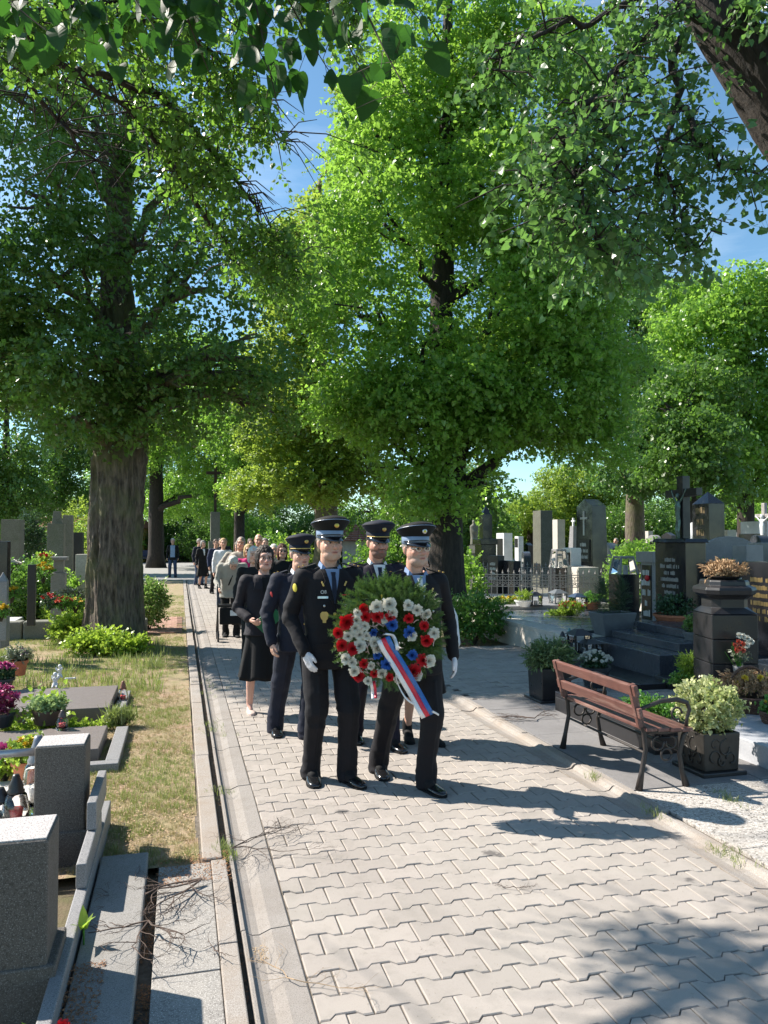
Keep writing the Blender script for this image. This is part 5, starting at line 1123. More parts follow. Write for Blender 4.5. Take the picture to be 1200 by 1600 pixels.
tail = dens([(598, 992), (608, 1012), (626, 1040), (643, 1070), (660, 1100), (666, 1111)]); wd = Vector((1, -.1, .45))
for nm, o_, m_ in (('white_stripe', -.029, WR_), ('red_stripe', 0, RR_), ('blue_stripe', .029, BR_)): ribbon(nm, wcurve(tail, -.165), .0288, m_, wr, wd, o_)
t2 = dens([(583, 1060), (585, 1072), (586, 1086)]); wd = Vector((1, 0, .25))
for nm, o_, m_ in (('white_stripe', -.014, WR_), ('red_stripe', .004, RR_)): ribbon(nm, wcurve(t2, -.09), .0178, m_, wr, wd, o_)
ribbon('white_ribbon', wcurve(dens([(600, 985), (612, 988), (618, 1000), (620, 1012)]), -.16), .022, WR_, wr, (1, 0, .5))
ribbon('white_ribbon', wcurve(dens([(616, 1035), (620, 1060), (632, 1082), (652, 1096), (672, 1102), (683, 1110)]), -.155), .012, WR_, wr, (.3, 0, 1))
ribbon('white_ribbon', wcurve(dens([(598, 990), (590, 984), (597, 980), (604, 986)]), -.16), .020, BLACKC, wr, (1, 0, .8))
# ---------------- graves ----------------
BLKG = granite('polished_black_granite', (.018, .018, .022), (.006, .006, .008), (.05, .05, .06), .12, 300); BLKM = granite('matt_black_stone', (.020, .019, .021), (.009, .009, .01), (.045, .045, .05), .3, 200)
DKG = granite('dark_blue_granite', (.050, .056, .068), (.02, .022, .028), (.11, .12, .14), .2, 230); GRG = granite('grey_granite', (.24, .235, .24), (.10, .10, .105), (.45, .44, .44), .45, 170)
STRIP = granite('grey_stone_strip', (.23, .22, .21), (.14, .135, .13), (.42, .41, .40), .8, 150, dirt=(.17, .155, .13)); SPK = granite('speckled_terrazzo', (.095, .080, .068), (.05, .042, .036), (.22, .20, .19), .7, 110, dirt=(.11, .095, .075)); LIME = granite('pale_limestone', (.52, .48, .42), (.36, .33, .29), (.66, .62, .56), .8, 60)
OLDC = granite('old_grey_sandstone', (.18, .175, .15), (.09, .088, .075), (.28, .27, .24), .85, 70, dirt=(.10, .115, .07)); WHM = granite('white_marble', (.66, .66, .67), (.52, .52, .54), (.78, .78, .78), .3, 60)
BROWNG = granite('brown_grey_slab', (.17, .145, .135), (.10, .085, .08), (.25, .22, .21), .45, 150); IRON = mat('painted_iron', (.36, .33, .32), (.22, .2, .19), .55, 20); BIRON = mat('black_cast_iron', (.025, .022, .022), (.04, .03, .025), .5, 30, .001, 90)
GOLDL = mat('gilded_letters', (.28, .19, .07), rough=.4); PALEL = mat('pale_letters', (.55, .54, .52), rough=.6); TERRA = mat('terracotta', (.48, .17, .085), (.36, .12, .06), .8, 12, .001, 60); PLAS = mat('dark_plastic_pot', (.035, .04, .05), rough=.45); PLG = mat('grey_pot', (.12, .13, .14), rough=.5)
BRZ = mat('bronze_verdigris', (.16, .24, .21), (.08, .11, .10), .5, 12, metal=.5); WICK = mat('brown_wicker', (.14, .075, .045), (.08, .04, .03), .8, 40, .002, 80); GLS = glassmat('clear_glass'); WAXR = mat('red_wax', (.6, .05, .05), rough=.4); WAXW = mat('white_wax', (.75, .72, .68), rough=.4)
def inscr(parent, x, y0, y1, z0, z1, n=5, m=None, seed=0, axis='x', th=.003):
    'worn inscription: short raised strokes in rows'
    rnd = random.Random(seed); g = G(); m = m or PALEL; H = (z1-z0)/n
    for k in range(n):
        z = z1-(k+.5)*H; L = rnd.uniform(.45, .95)*(y1-y0); c = (y0+y1)/2; u = c-L/2
        while u < c+L/2:
            w = rnd.uniform(.3, .9)*H*.42; hh = H*rnd.uniform(.28, .34)
            if rnd.random() > .14:
                if axis == 'x': g.box(x-th, x+.001, u, u+w*.75, z-hh, z+hh*rnd.uniform(.5, 1))
                else: g.box(u, u+w*.75, x-th, x+.001, z-hh, z+hh*rnd.uniform(.5, 1))
            u += w
    return stuff(g.obj('inscription', m, parent))
def base_of(px, d, z=0.0): v = at(px, 843, d); return (v.x, v.y, z)
def zy(py, d): return at(600, py, d).z
def stele(label, px, d, ytop, ybase, w, dep, m, rz=0, z0=None, cap=None, plate=None, plinth=.0, taper=0, top='flat', ins=5, insm=None, name='gravestone', cat='gravestone', group=None, seed=0):
    'upright stone: w = size of the face towards the path (along Y), dep = across'
    zt = zy(ytop, d); zb = zy(ybase, d) if z0 is None else z0; zb = min(zb, zt-.2); x, y, _ = base_of(px, d); t = thing(name, label, cat, (x, y, max(0, zb)), rz, group); H = zt-max(0, zb)
    h0 = 0
    if plinth: G().box(-dep/2-plinth, dep/2+plinth, -w/2-plinth, w/2+plinth, 0, H*.14).obj('plinth', m, t, bevel=.008); h0 = H*.14
    Hc = H-(.1*H if cap else 0); g = G()
    if top == 'gable':
        g.add([(-dep/2, -w/2, h0), (dep/2, -w/2, h0), (dep/2, w/2, h0), (-dep/2, w/2, h0), (-dep/2+taper, -w/2+taper, Hc*.93), (dep/2-taper, -w/2+taper, Hc*.93), (dep/2-taper, w/2-taper, Hc*.93), (-dep/2+taper, w/2-taper, Hc*.93), (-dep/2+taper, 0, Hc), (dep/2-taper, 0, Hc)],
              [(3, 2, 1, 0), (0, 1, 5, 4), (2, 3, 7, 6), (1, 2, 6, 9, 5), (3, 0, 4, 8, 7), (4, 5, 9, 8), (6, 7, 8, 9)])
    elif top == 'point': g.box(-dep/2, dep/2, -w/2, w/2, h0, Hc*.86, taper); a = w/2-taper; b = dep/2-taper; g.add([(-b, -a, Hc*.86), (b, -a, Hc*.86), (b, a, Hc*.86), (-b, a, Hc*.86), (0, 0, Hc)], [(0, 1, 4), (1, 2, 4), (2, 3, 4), (3, 0, 4)])
    elif top == 'round':
        pr = [(-w/2, h0), (w/2, h0), (w/2, Hc-w*.3)]+[(w/2*cos(a), Hc-w*.3+w*.3*sin(a)) for a in [pi*i/12 for i in range(1, 12)]]+[(-w/2, Hc-w*.3)]; g.rings([[(-dep/2, y_, z_) for y_, z_ in reversed(pr)], [(dep/2, y_, z_) for y_, z_ in reversed(pr)]])
    else: g.box(-dep/2, dep/2, -w/2, w/2, h0, Hc, taper)
    g.obj('stone', m, t, bevel=.006)
    if cap: G().box(-dep/2-cap, dep/2+cap, -w/2-cap, w/2+cap, Hc, H).obj('cap', m, t, bevel=.012)
    f = -dep/2-.001+taper*.5
    if plate: G().box(f-.012, f+.004, -w*.38, w*.38, h0+(Hc-h0)*plate[0], h0+(Hc-h0)*plate[1]).obj('plate', plate[2], t, bevel=.003); f -= .012
    if ins: inscr(t, f, -w*.34, w*.34, h0+(Hc-h0)*(plate[0]+.03 if plate else .35), h0+(Hc-h0)*(plate[1]-.03 if plate else .85), ins, insm, seed or int(px))
    return t
# black obelisk with cross
t = stele('tall black obelisk with a pale carved cross near its gabled top', 924, 19.5, 780, 888, .85, .46, BLKG, z0=.15, taper=.04, top='gable', ins=0, name='obelisk', cat='obelisk')
zz = zy(780, 19.5)-.15; fx = -.23+.02
G().box(fx-.02, fx+.01, -.30, .30, zz*.38, zz*.60).obj('name_plate', BLKM, t); inscr(t, fx-.02, -.24, .24, zz*.40, zz*.58, 3, PALEL, 4); inscr(t, fx-.002, -.32, .32, zz*.16, zz*.36, 4, GRG, 5)
G().box(fx-.006, fx+.014, -.035, .035, zz*.64, zz*.88).obj('carved_cross', PALEL, t); G().box(fx-.010, fx+.012, -.17, .17, zz*.80, zz*.82).obj('cross_arm', PALEL, t)
for k in range(3): G().box(-.45-k*.12, .40, -.62-.05*k, .62+.05*k, -.0-.0*k+.14*(2-k)*.8-.1, .12*(3-k)-.1).obj('step', DKG, t, bevel=.006)
RG = 'grey and black gravestones on the right'
OLDD = granite('dark_mossy_stone', (.11, .11, .085), (.05, .055, .04), (.2, .2, .17), .8, 70)
stele('greenish grey stele on a wider block with dark name plates, left of the black obelisk', 848, 24, 798, 870, .55, .4, OLDD, plinth=.1, plate=(.02, .2, BLKM), ins=0, z0=.2)
stele('black square column standing on a black block behind the left end of the iron fence', 759, 22, 790, 888, .28, .28, BLKG, plinth=.0, top='point', ins=0, z0=.9); stele('black granite block carrying a square column behind the left end of the fence', 758, 21.9, 842, 888, .52, .42, BLKG, plinth=.04, ins=0, z0=.1, cap=.05)
t = thing('statue', 'small weathered stone figure on a narrow pedestal at the far left of the right-hand graves', 'statue', base_of(741, 27)); z1 = zy(852, 27); zt = zy(811, 27)
G().loft([(0, 0, 0, .2, .2), (0, 0, z1*.8, .17, .17), (0, 0, z1*.82, .22, .22), (0, 0, z1, .2, .2)], 4).obj('pedestal', OLDC, t); g = G(); H = zt-z1; g.loft([(0, 0, z1, .15, .12), (0, 0, z1+H*.3, .13, .11), (0, 0, z1+H*.6, .16, .1), (0, 0, z1+H*.75, .15, .09), (0, 0, z1+H*.82, .05, .05)], 14); g.ell((0, 0, z1+H*.9), (.07, .08, .1)); g.caps((-.13, 0, z1+H*.7), (-.02, -.12, z1+H*.5), .04, .03); g.caps((.13, 0, z1+H*.7), (.02, -.12, z1+H*.5), .04, .03); link('figure', fuse(g, 'figure', .03, None, 2, OLDC), t)
stele('white box-shaped tomb with an arched dark niche, behind the fence', 788, 29, 833, 866, .7, .35, WHM, plate=(.05, .8, BLKM), ins=0, z0=.9); stele('dark column carrying the white niche tomb', 788, 29.2, 852, 885, .4, .34, BLKM, ins=0, z0=.0)
stele('small white stone with a square dark photo frame behind the fence', 811, 28, 838, 880, .32, .2, WHM, plate=(.75, .95, BLKM), ins=0, z0=.2)
stele('pinkish grey upright stone left of the small cross-topped obelisk', 873, 30, 812, 866, .42, .32, LIME, ins=0, z0=.3)
t = stele('slim grey obelisk topped by a small pale cross', 896, 28, 822, 866, .45, .34, GRG, taper=.1, ins=0, z0=.3, name='obelisk', cat='obelisk'); H = zy(822, 28)-.3; G().box(-.03, .03, -.03, .03, H, H+.3).obj('cross', WHM, t); G().box(-.025, .025, -.12, .12, H+.16, H+.21).obj('cross_arm', WHM, t)
stele('white framed tomb with a black lettered plate just left of the black obelisk', 893, 17.8, 856, 892, .42, .25, WHM, plate=(.12, .86, BLKG), ins=3, z0=.75); stele('pale limestone pedestal under the white framed tomb', 895, 17.6, 884, 925, .55, .5, LIME, ins=0, z0=.2); stele('second pale limestone block beside the fence, in front of the obelisk', 912, 17.2, 886, 925, .4, .5, LIME, ins=0, z0=.2)
stele('speckled grey inscribed stone right behind the black obelisk', 951, 21, 848, 895, .55, .25, GRG, ins=5, z0=.2, top='round'); stele('narrow dark stone with a pale name band near the person in pink', 961, 24, 850, 890, .3, .25, BLKM, ins=2, z0=.2)
t = stele('grey stone gate-shaped tomb with a black plate, right of the glass grave lamp', 1023, 12.4, 878, 930, .34, .30, GRG, plate=(.05, .95, BLKG), ins=5, z0=.35); z = zy(862, 12.4)-.35; G().box(-.2, .2, -.23, .23, z-.17, z).obj('lintel', GRG, t, bevel=.006); G().ell((-.18, -.05, z-.42), (.03, .05, .05)).obj('red_photo', REDF, t)
# big black stone with crucifix
t = stele('massive black lettered gravestone carrying a tall black cross with a bronze figure of Christ', 1062, 11.3, 848, 940, .72, .34, BLKG, ins=7, z0=.3, insm=mat('faded_letters', (.30, .28, .27), rough=.6)); H = zy(848, 11.3)-.3
G().box(-.2, .2, -.40, .40, H, H+.06, .02).obj('sloping_top', BLKG, t, bevel=.01); zc = zy(745, 11.3)-.3; G().box(-.06, .06, -.17, -.03, H+.06, zc).obj('cross_post', BLKM, t, bevel=.005); G().box(-.05, .05, -.46, .26, zc-.30, zc-.19).obj('cross_beam', BLKM, t, bevel=.005)
g = G(); cz = zc-.34; cy = -.10; g.ell((-.10, cy, cz+.05), (.030, .032, .042)); g.loft([(-.09, cy, cz-.33, .03, .045), (-.10, cy, cz-.22, .03, .04), (-.10, cy, cz-.10, .035, .055), (-.09, cy, cz-.02, .02, .03)], 12)
for q in (-1, 1): g.chain([(-.09, cy+q*.04, cz-.04), (-.09, cy+q*.11, cz+.04), (-.08, cy+q*.17, cz+.14)], [.016, .013, .010], 8); g.chain([(-.09, cy+q*.02, cz-.32), (-.11, cy+q*.025, cz-.46), (-.08, cy+q*.008, cz-.62)], [.026, .02, .013], 8)
link('crucified_figure', fuse(g, 'crucified_figure', .010, None, 2, BRZ), t)
stele('tall black pointed stone with faint gold letters to the right of the crucifix', 1107, 15, 768, 850, .5, .35, BLKG, top='point', insm=mat('faint_gold', (.16, .11, .05)), ins=4, z0=.9); stele('grey stepped base under the tall black pointed stone', 1105, 14.6, 850, 900, .6, .5, GRG, ins=0, z0=.2, plinth=.06)
stele('broad pale grey headstone with a green shrub in front, right background', 1138, 14, 838, 905, .9, .25, GRG, top='round', ins=0, z0=.2, rz=R(60)); stele('plain light grey stone box right of the shrub-covered headstone', 1168, 12.5, 852, 885, .32, .32, GRG, ins=0, z0=.75); stele('dark stone under the plain light grey box', 1168, 12.4, 880, 930, .5, .34, BLKM, ins=3, z0=.2)
stele('pale stone panel at the right edge behind the gold-lettered stone', 1196, 13, 848, 885, .5, .3, GRG, ins=0, z0=.6)
stele('big black gravestone with gold letters at the right edge', 1200, 8.9, 878, 1000, .62, .22, BLKG, insm=GOLDL, ins=6, z0=.35)
stele('white marble tomb at the far right in bright sun', 1180, 24, 815, 870, .8, .4, WHM, ins=0, z0=.6); stele('low white stone left of the far right trunk', 1133, 30, 828, 870, .8, .4, LIME, ins=0, z0=.2); stele('dark urn stone between the crucifix and the right trunk', 1118, 28, 820, 870, .4, .3, OLDC, ins=0, z0=.2, top='round'); stele('pale angel-shaped stone behind the crucifix', 1089, 22, 816, 860, .42, .25, WHM, ins=0, z0=.3, top='round')
t = thing('crucifix', 'ornate pale crucifix on a rough stone at the right edge of the picture', 'crucifix', base_of(1195, 17)); z0 = zy(850, 17); z1 = zy(786, 17); G().loft([(0, 0, 0, .32, .3), (0, 0, z0*.5, .28, .25), (0, 0, z0, .16, .16)], 9).obj('rough_base', OLDC, t); G().box(-.04, .04, -.05, .05, z0, z1).obj('post', IRON, t, bevel=.01); G().box(-.03, .03, -.26, .26, z1-.32, z1-.24).obj('arm', IRON, t, bevel=.01)
g = G(); g.ell((-.07, 0, z1-.30), (.04, .045, .06)); g.loft([(-.06, 0, z1-.75, .03, .05), (-.07, 0, z1-.5, .04, .07), (-.06, 0, z1-.36, .03, .04)], 10); g.caps((-.06, -.05, z1-.40), (-.05, -.22, z1-.28), .022, .016); g.caps((-.06, .05, z1-.40), (-.05, .22, z1-.28), .022, .016); link('figure', fuse(g, 'figure', .018, None, 2, WHM), t)
# rows of far stones
rnd = random.Random(77)
FARS = ['left of the white niche tomb', 'right of the white niche tomb', 'just right of the small photo-frame stone', 'behind the low round bush', 'peeping over the low round bush', 'left of the crucifix', 'at the foot of the crucifix cross', 'just left of the far right trunk', 'right behind the far right trunk', 'in front of the sunlit marble tomb', 'between obelisk and round bush', 'right under the round bush', 'left of the tall linden trunk', 'right of the tall linden trunk']
for i, (px, yt) in enumerate(((770, 846), (802, 852), (824, 848), (1010, 830), (1022, 836), (1045, 832), (1060, 842), (1148, 832), (1160, 838), (1180, 842), (985, 846), (1008, 848), (700, 850), (728, 848))):
    stele('small distant %s stone %s' % (('pale', 'grey', 'dark')[i % 3], FARS[i]), px, rnd.uniform(32, 40), yt, 870, rnd.uniform(.5, .8), .25, (LIME, GRG, BLKM)[i % 3], ins=0, z0=0, top=('flat', 'round', 'gable')[i % 3], group='distant stones on the right')
DL = ['behind the nearer fence run, at its left end', 'behind the fence, under the square black column', 'behind the fence near the greenish stele', 'between the two fence runs', 'right behind the glass grave lamp', 'left of the round bush', 'right of the round bush', 'behind the grey gate-shaped tomb', 'between the crucifix stone and the pillar bowl', 'behind the pillar bowl', 'over the gold-lettered stone', 'at the right edge above the gold letters', 'under the far right trunk', 'left of the broad grey headstone']
for i, (px, d, yt, w) in enumerate(((752, 24, 862, .5), (775, 20, 868, .45), (822, 23, 862, .55), (800, 19.5, 876, .6), (975, 17, 856, .5), (990, 20, 852, .5), (1030, 19, 846, .6), (1000, 15, 880, .4), (1085, 13, 872, .4), (1120, 11, 880, .5), (1160, 14, 862, .5), (1188, 15, 836, .5), (1172, 20, 834, .6), (1120, 18, 842, .5))):
    stele('%s dark polished gravestone %s' % (('low', 'lettered', 'round-topped')[i % 3], DL[i]), px, d, yt, 900, w, .2, (BLKG, BLKM, DKG)[i % 3], ins=(0, 4, 3)[i % 3], z0=.1, top=('flat', 'flat', 'round')[i % 3], plinth=.05, rz=(0, .2, -.3)[i % 3], group='dark polished stones on the right')
# iron fence
def iron_fence(label, A, B, h, step=.125):
    A = Vector(A); B = Vector(B); L = (B-A).length; ang = math.atan2(B.y-A.y, B.x-A.x); t = thing('iron_fence', label, 'fence', A, ang); n = int(L/step)
    for z in (.12, h*.48, h*.70, h*.90): G().box(0, L, -.008, .008, z, z+.018).obj('rail', IRON, t)
    g = G(); g.box(-.009, .009, -.009, .009, 0, h*1.0); s_ = g; s_.lathe([(.004, h), (.022, h+.02), (.012, h+.05), (.002, h+.10)], 6); s_.box(-.03, .03, -.004, .004, h+.012, h+.024); pk = g.mesh('picket', [IRON])
    g = G()
    for q in (-1, 1):
        for (zc, rr) in ((h*.79, .034), (h*.59, .030)): g.tube([(q*(.03+rr*cos(a)*.8), 0, zc+rr*sin(a)) for a in [pi*1.5*k/9-q*0-.6 for k in range(10)]], .0065, 4)
        g.tube([(q*.005, 0, h*.50), (q*.04, 0, h*.58), (q*.055, 0, h*.68)], .006, 4)
    sc = g.mesh('scroll', [IRON])
    for i in range(n+1):
        link('picket', pk, t, (i*step, 0, 0), (0, 0, 0), (1, 1, 1 if i % 2 == 0 else .94)); link('scroll', sc, t, (i*step, 0, 0))
    for x in (0, L/2, L): G().box(x-.022, x+.022, -.022, .022, 0, h+.1).lathe([(.03, h+.1), (.04, h+.13), (.004, h+.2)], 8, (x, 0, 0)).obj('post', IRON, t)
    return t
f0 = at(742, 938, 17.4); f1 = at(985, 942, 16.6)
iron_fence('scrolled wrought-iron grave fence with spear tips, the nearer of the two runs', (f0.x, f0.y, .33), (f1.x, f1.y, .33), .62)
g0 = at(742, 925, 21.5); g1 = at(868, 925, 20.5); iron_fence('wrought-iron grave fence on the far side of the same grave, left of the obelisk', (g0.x, g0.y, .36), (g1.x, g1.y, .36), .62)
def plot(label, x0, x1, y0, y1, z0, z1, m, name='grave_slab', rim=0, m2=None, cat='grave', parts=()):
    t = thing(name, label, cat, (x0, y0, z0)); G().box(0, x1-x0, 0, y1-y0, 0, z1-z0).obj('slab', m, t, bevel=.008)
    for (a, b, c, d, e, f, mm, nm) in parts: G().box(a-x0, b-x0, c-y0, d-y0, e-z0, f-z0).obj(nm, mm, t, bevel=.007)
    return t
# stone borders on the right (X, Y in metres)
plot('pale sunlit limestone wall edging the fenced grave beside the shaded paving', 5.15, 8.6, 9.6, 17.2, -.02, .30, LIME, 'grave_border', parts=((5.15, 5.5, 9.6, 17.3, .30, .36, LIME, 'coping'), (5.5, 8.7, 16.9, 17.3, .30, .36, LIME, 'coping'), (5.5, 8.7, 10.2, 13.4, .30, .345, DKG, 'inner_slab'), (5.9, 8.5, 13.9, 16.6, .30, .38, GRG, 'inner_slab')))
plot('large dark granite tomb in three shallow steps behind the bench', 5.38, 8.8, 7.85, 9.55, -.02, .34, DKG, 'stepped_tomb', parts=((5.75, 8.7, 8.0, 9.5, .34, .44, DKG, 'step'), (6.15, 8.6, 8.15, 9.5, .44, .54, DKG, 'step'), (4.95, 5.37, 7.6, 9.4, -.02, .07, BLKM, 'plinth'), (5.3, 8.8, 7.55, 7.84, -.02, .12, BLKM, 'plinth')))
plot('dark polished tomb slab behind the octagonal black pillar at the right', 5.35, 8.5, 5.3, 7.2, -.02, .30, DKG, 'grave_slab', parts=((5.8, 8.5, 5.6, 7.0, .30, .40, DKG, 'step'), (6.2, 8.4, 5.75, 6.9, .40, .50, BLKG, 'step')))
plot('light blue-grey granite slab catching the sun right of the ornate planter', 4.15, 6.6, 4.3, 6.1, -.02, .17, mat('light_grey_granite', (.46, .47, .50), (.38, .39, .42), .35, 60), 'grave_slab', parts=((4.0, 6.6, 6.12, 6.24, -.02, .12, GRG, 'border'),))
plot('dark grey low grave border with a mossy bed in front of the bench', 3.58, 4.1, 5.3, 6.95, -.02, .14, BLKM, 'grave_border', parts=((3.58, 3.64, 5.3, 6.95, .14, .19, BLKG, 'border'), (3.65, 4.1, 6.86, 6.95, .14, .19, BLKG, 'border'), (3.65, 4.1, 5.3, 5.38, .14, .19, BLKG, 'border')))
plot('low white stone box beside the limestone wall, near the potted evergreens', 4.95, 5.12, 9.3, 10.1, -.02, .22, LIME, 'stone_box', cat='grave border')
# octagonal pillar
pv = gz(1134, 1097, .08); t = thing('octagonal_pillar', 'stout octagonal black stone pillar with a moulded top and dead plant in its bowl', 'monument', (pv.x, pv.y, 0), R(-14)); S = .225; zt = zy(907, 7.0)
def octo(s, z): c = s*.62; return [(x, y, z) for x, y in ((-c, -s), (c, -s), (s, -c), (s, c), (c, s), (-c, s), (-s, c), (-s, -c))]
def sqr(s, z, c=.96): c = s*c; return [(x, y, z) for x, y in ((-c, -s), (c, -s), (s, -c), (s, c), (c, s), (-c, s), (-s, c), (-s, -c))]
for k in range(4):
    z0 = .02+k*.235; G().rings([sqr(S, z0), sqr(S, z0+.229)]).obj('block', BLKM, t, bevel=.005)
G().rings([sqr(S, .962), octo(S*.80, 1.02), octo(S*.80, 1.10), octo(S*.9, 1.125), octo(S*1.08, 1.15), octo(S*1.12, 1.19), octo(S*1.08, 1.215), octo(S*.88, 1.235), octo(S*.86, 1.27), octo(S*.82, 1.285)]).obj('moulded_top', BLKM, t, bevel=.003)
# ---------- plants and pots ----------
SP_S = sprigset(51, kind='heart', L=.028, n=9, length=.09, spread=.9); SP_T = sprigset(61, kind='thin', L=.035, n=12, length=.11, spread=.6); SP_N = sprigset(71, kind='needle', L=.03, n=26, length=.11); SP_M = sprigset(81, kind='heart', L=.06, n=8, length=.2)
SP_B = sprigset(91, kind='blade', L=.07, n=9, length=.05); SP_BL = sprigset(95, kind='blade', L=.16, n=8, length=.08)
VARL = leafmat('variegated_leaf', (.42, .47, .16), (.62, .62, .36), (.5, .6, .2), .35); LIMEL = leafmat('lime_leaf', (.16, .26, .03), (.26, .36, .05), (.45, .65, .08), .45); GREYL = leafmat('grey_green_leaf', (.16, .19, .13), (.26, .28, .21), (.2, .25, .12), .25); DRYL = leafmat('dry_twig_leaf', (.34, .20, .11), (.48, .32, .18), (.3, .2, .1), .2, .8); GRASSM = leafmat('grass_blade', (.14, .20, .05), (.33, .34, .14), (.34, .44, .10), .35, .5); DRYG = leafmat('dry_grass_blade', (.34, .29, .13), (.44, .36, .20), (.35, .3, .1), .3, .8); FERN = leafmat('fern_green', (.05, .16, .03), (.1, .26, .04), (.2, .45, .06), .4); CON = leafmat('conifer_green', (.025, .07, .03), (.05, .11, .04), (.08, .16, .05), .2)
def leafball(parent, c, r, n, sp, m, seed=0, name='foliage', shell=.35, sc=(.7, 1.2), up=.5, half=False):
    rs = np.random.RandomState(seed+900); u = rs.normal(size=(n, 3)); u /= np.linalg.norm(u, axis=1)[:, None]
    if half: u[:, 2] = np.abs(u[:, 2])
    ext = max(abs(q[0]) for q in sp[0][0])*sc[0]; r = tuple(max(.35*x, x-ext*.7) for x in r)
    rad = shell+(1-shell)*rs.rand(n)**.5; P = np.array(c)+u*np.array(r)*(rad*(1+.25*fbm(u*2.3+seed, 3)))[:, None]
    yaw = np.arctan2(u[:, 1], u[:, 0])+rs.normal(0, .5, n); pit = -np.arcsin(np.clip(u[:, 2]*.6+up*.5, -1, 1))+rs.normal(0, .35, n)
    o = foliage(name, P, np.stack([rs.normal(0, .5, n), pit, yaw], 1), rs.uniform(sc[0], sc[1], n), sp, [m, TWIG], parent); o['kind'] = 'stuff'; return o
def pot_geo(r, h, rim=.012, taper=.75, n=20):
    return G().lathe([(r*taper, 0), (r*.99, h*.82), (r*.99+rim, h*.82), (r+rim, h), (r-.008, h), (r-.012, h*.86), (.001, h*.86)], n)
def potted(label, loc, r, h, pm, plant=None, name='plant_pot', taper=.75, cat='potted plant', rz=0, group=None, flowers=None, fr=None, n=None, seed=1, fsize=1.0):
    t = thing(name, label, cat, tuple(loc), rz, group); pot_geo(r, h, taper=taper).obj('pot', pm, t, smooth=False); G().lathe([(.001, h*.8), (r*.9, h*.88), (.001, h*.9)], 14).obj('soil', SOIL, t)
    if plant: sp, m, pr, ph, cnt = plant; leafball(t, (0, 0, h+ph*.55), (pr, pr, ph*.7), cnt, sp, m, seed)
    if flowers:
        ms, cnt, R_, H_ = flowers; rnd = random.Random(seed)
        for i in range(cnt):
            a = rnd.uniform(0, 2*pi); q = rnd.random()**.5; v = Vector((R_*q*cos(a), R_*q*sin(a), h+H_*(1-.55*q*q)+rnd.gauss(0, .006))); link('flower', ms[i % len(ms)], t, v, (rnd.gauss(0, .4)-.5*q*sin(a), rnd.gauss(0, .4)+.5*q*cos(a), rnd.random()*6), fsize*rnd.uniform(.8, 1.15))
    return t
FM = {k: [flower_mesh('flower', m, r, n, l, s, .6) for s in range(2)] for k, (m, r, n, l) in dict(white=(WHF, .022, 30, 4), yellow=(YELF, .024, 34, 4), coral=(ORF, .035, 50, 6), red=(REDF, .03, 40, 5), pink=(PINKF, .028, 40, 5), mauve=(MAUVE, .016, 20, 3), bigwhite=(WHF, .042, 50, 5)).items()}
# near ornate planter with variegated bush
ORN = mat('dark_bronze_planter', (.026, .023, .020), (.045, .04, .035), .45, 14, .001, 60, metal=.2)
pc = gz(1103, 1212); t = thing('ornate_planter', 'square dark planter with raised swirls holding a pale variegated bush beside the bench', 'planter', (3.74, 4.88, 0), R(0)); s = .152; h = .30
G().box(-s-.03, s+.03, -s-.03, s+.03, 0, .035).obj('saucer', BLKM, t, bevel=.008)
g = G(); g.rings([[(x*q, y*q, z) for x, y in ((-1, -1), (1, -1), (1, 1), (-1, 1))] for q, z in ((s*.93, .035), (s, h), (s-.02, h), (s-.03, h-.06))]); g.obj('box', ORN, t, bevel=.006)
G().box(-s+.03, s-.03, -s+.03, s-.03, h-.08, h-.05).obj('soil', SOIL, t)
def swirl(cx, cz, r, a0, a1, k=14): return [(cx+r*(1-.55*i/k)*cos(a0+(a1-a0)*i/k), cz+r*(1-.55*i/k)*sin(a0+(a1-a0)*i/k)) for i in range(k+1)]
for fz, rot in ((-s*.975, 0), (s*.975, pi/2), (-s*.975, -pi/2)):
    g = G()
    for sw in ((-.10, .13, .085, -.4, 4.6), (.05, .22, .09, 1.5, 6.5), (.12, .11, .07, 3, -2), (-.09, .26, .06, .5, 5), (.0, .09, .05, 2, 6.4)):
        g.tube([(x*.64, -s*.975, .03+z*.74) for x, z in swirl(*sw)], .007, 6)
    g.xf(Matrix.Rotation(rot, 4, 'Z')); g.obj('swirl', ORN, t, smooth=True)
gs = G(); rnd = random.Random(3)
for i in range(14): a = rnd.uniform(0, 6.28); e = Vector((.13*cos(a)*rnd.random(), .13*sin(a)*rnd.random(), h+rnd.uniform(.12, .26))); gs.tube([(0.03*cos(a), .03*sin(a), h-.06), Vector((.05*cos(a), .05*sin(a), h+.1)), e], [.008, .006, .004], 5)
gs.obj('stems', TWIG, t); leafball(t, (0, 0, h+.17), (.23, .23, .19), 420, SP_S, VARL, 5, shell=.3)
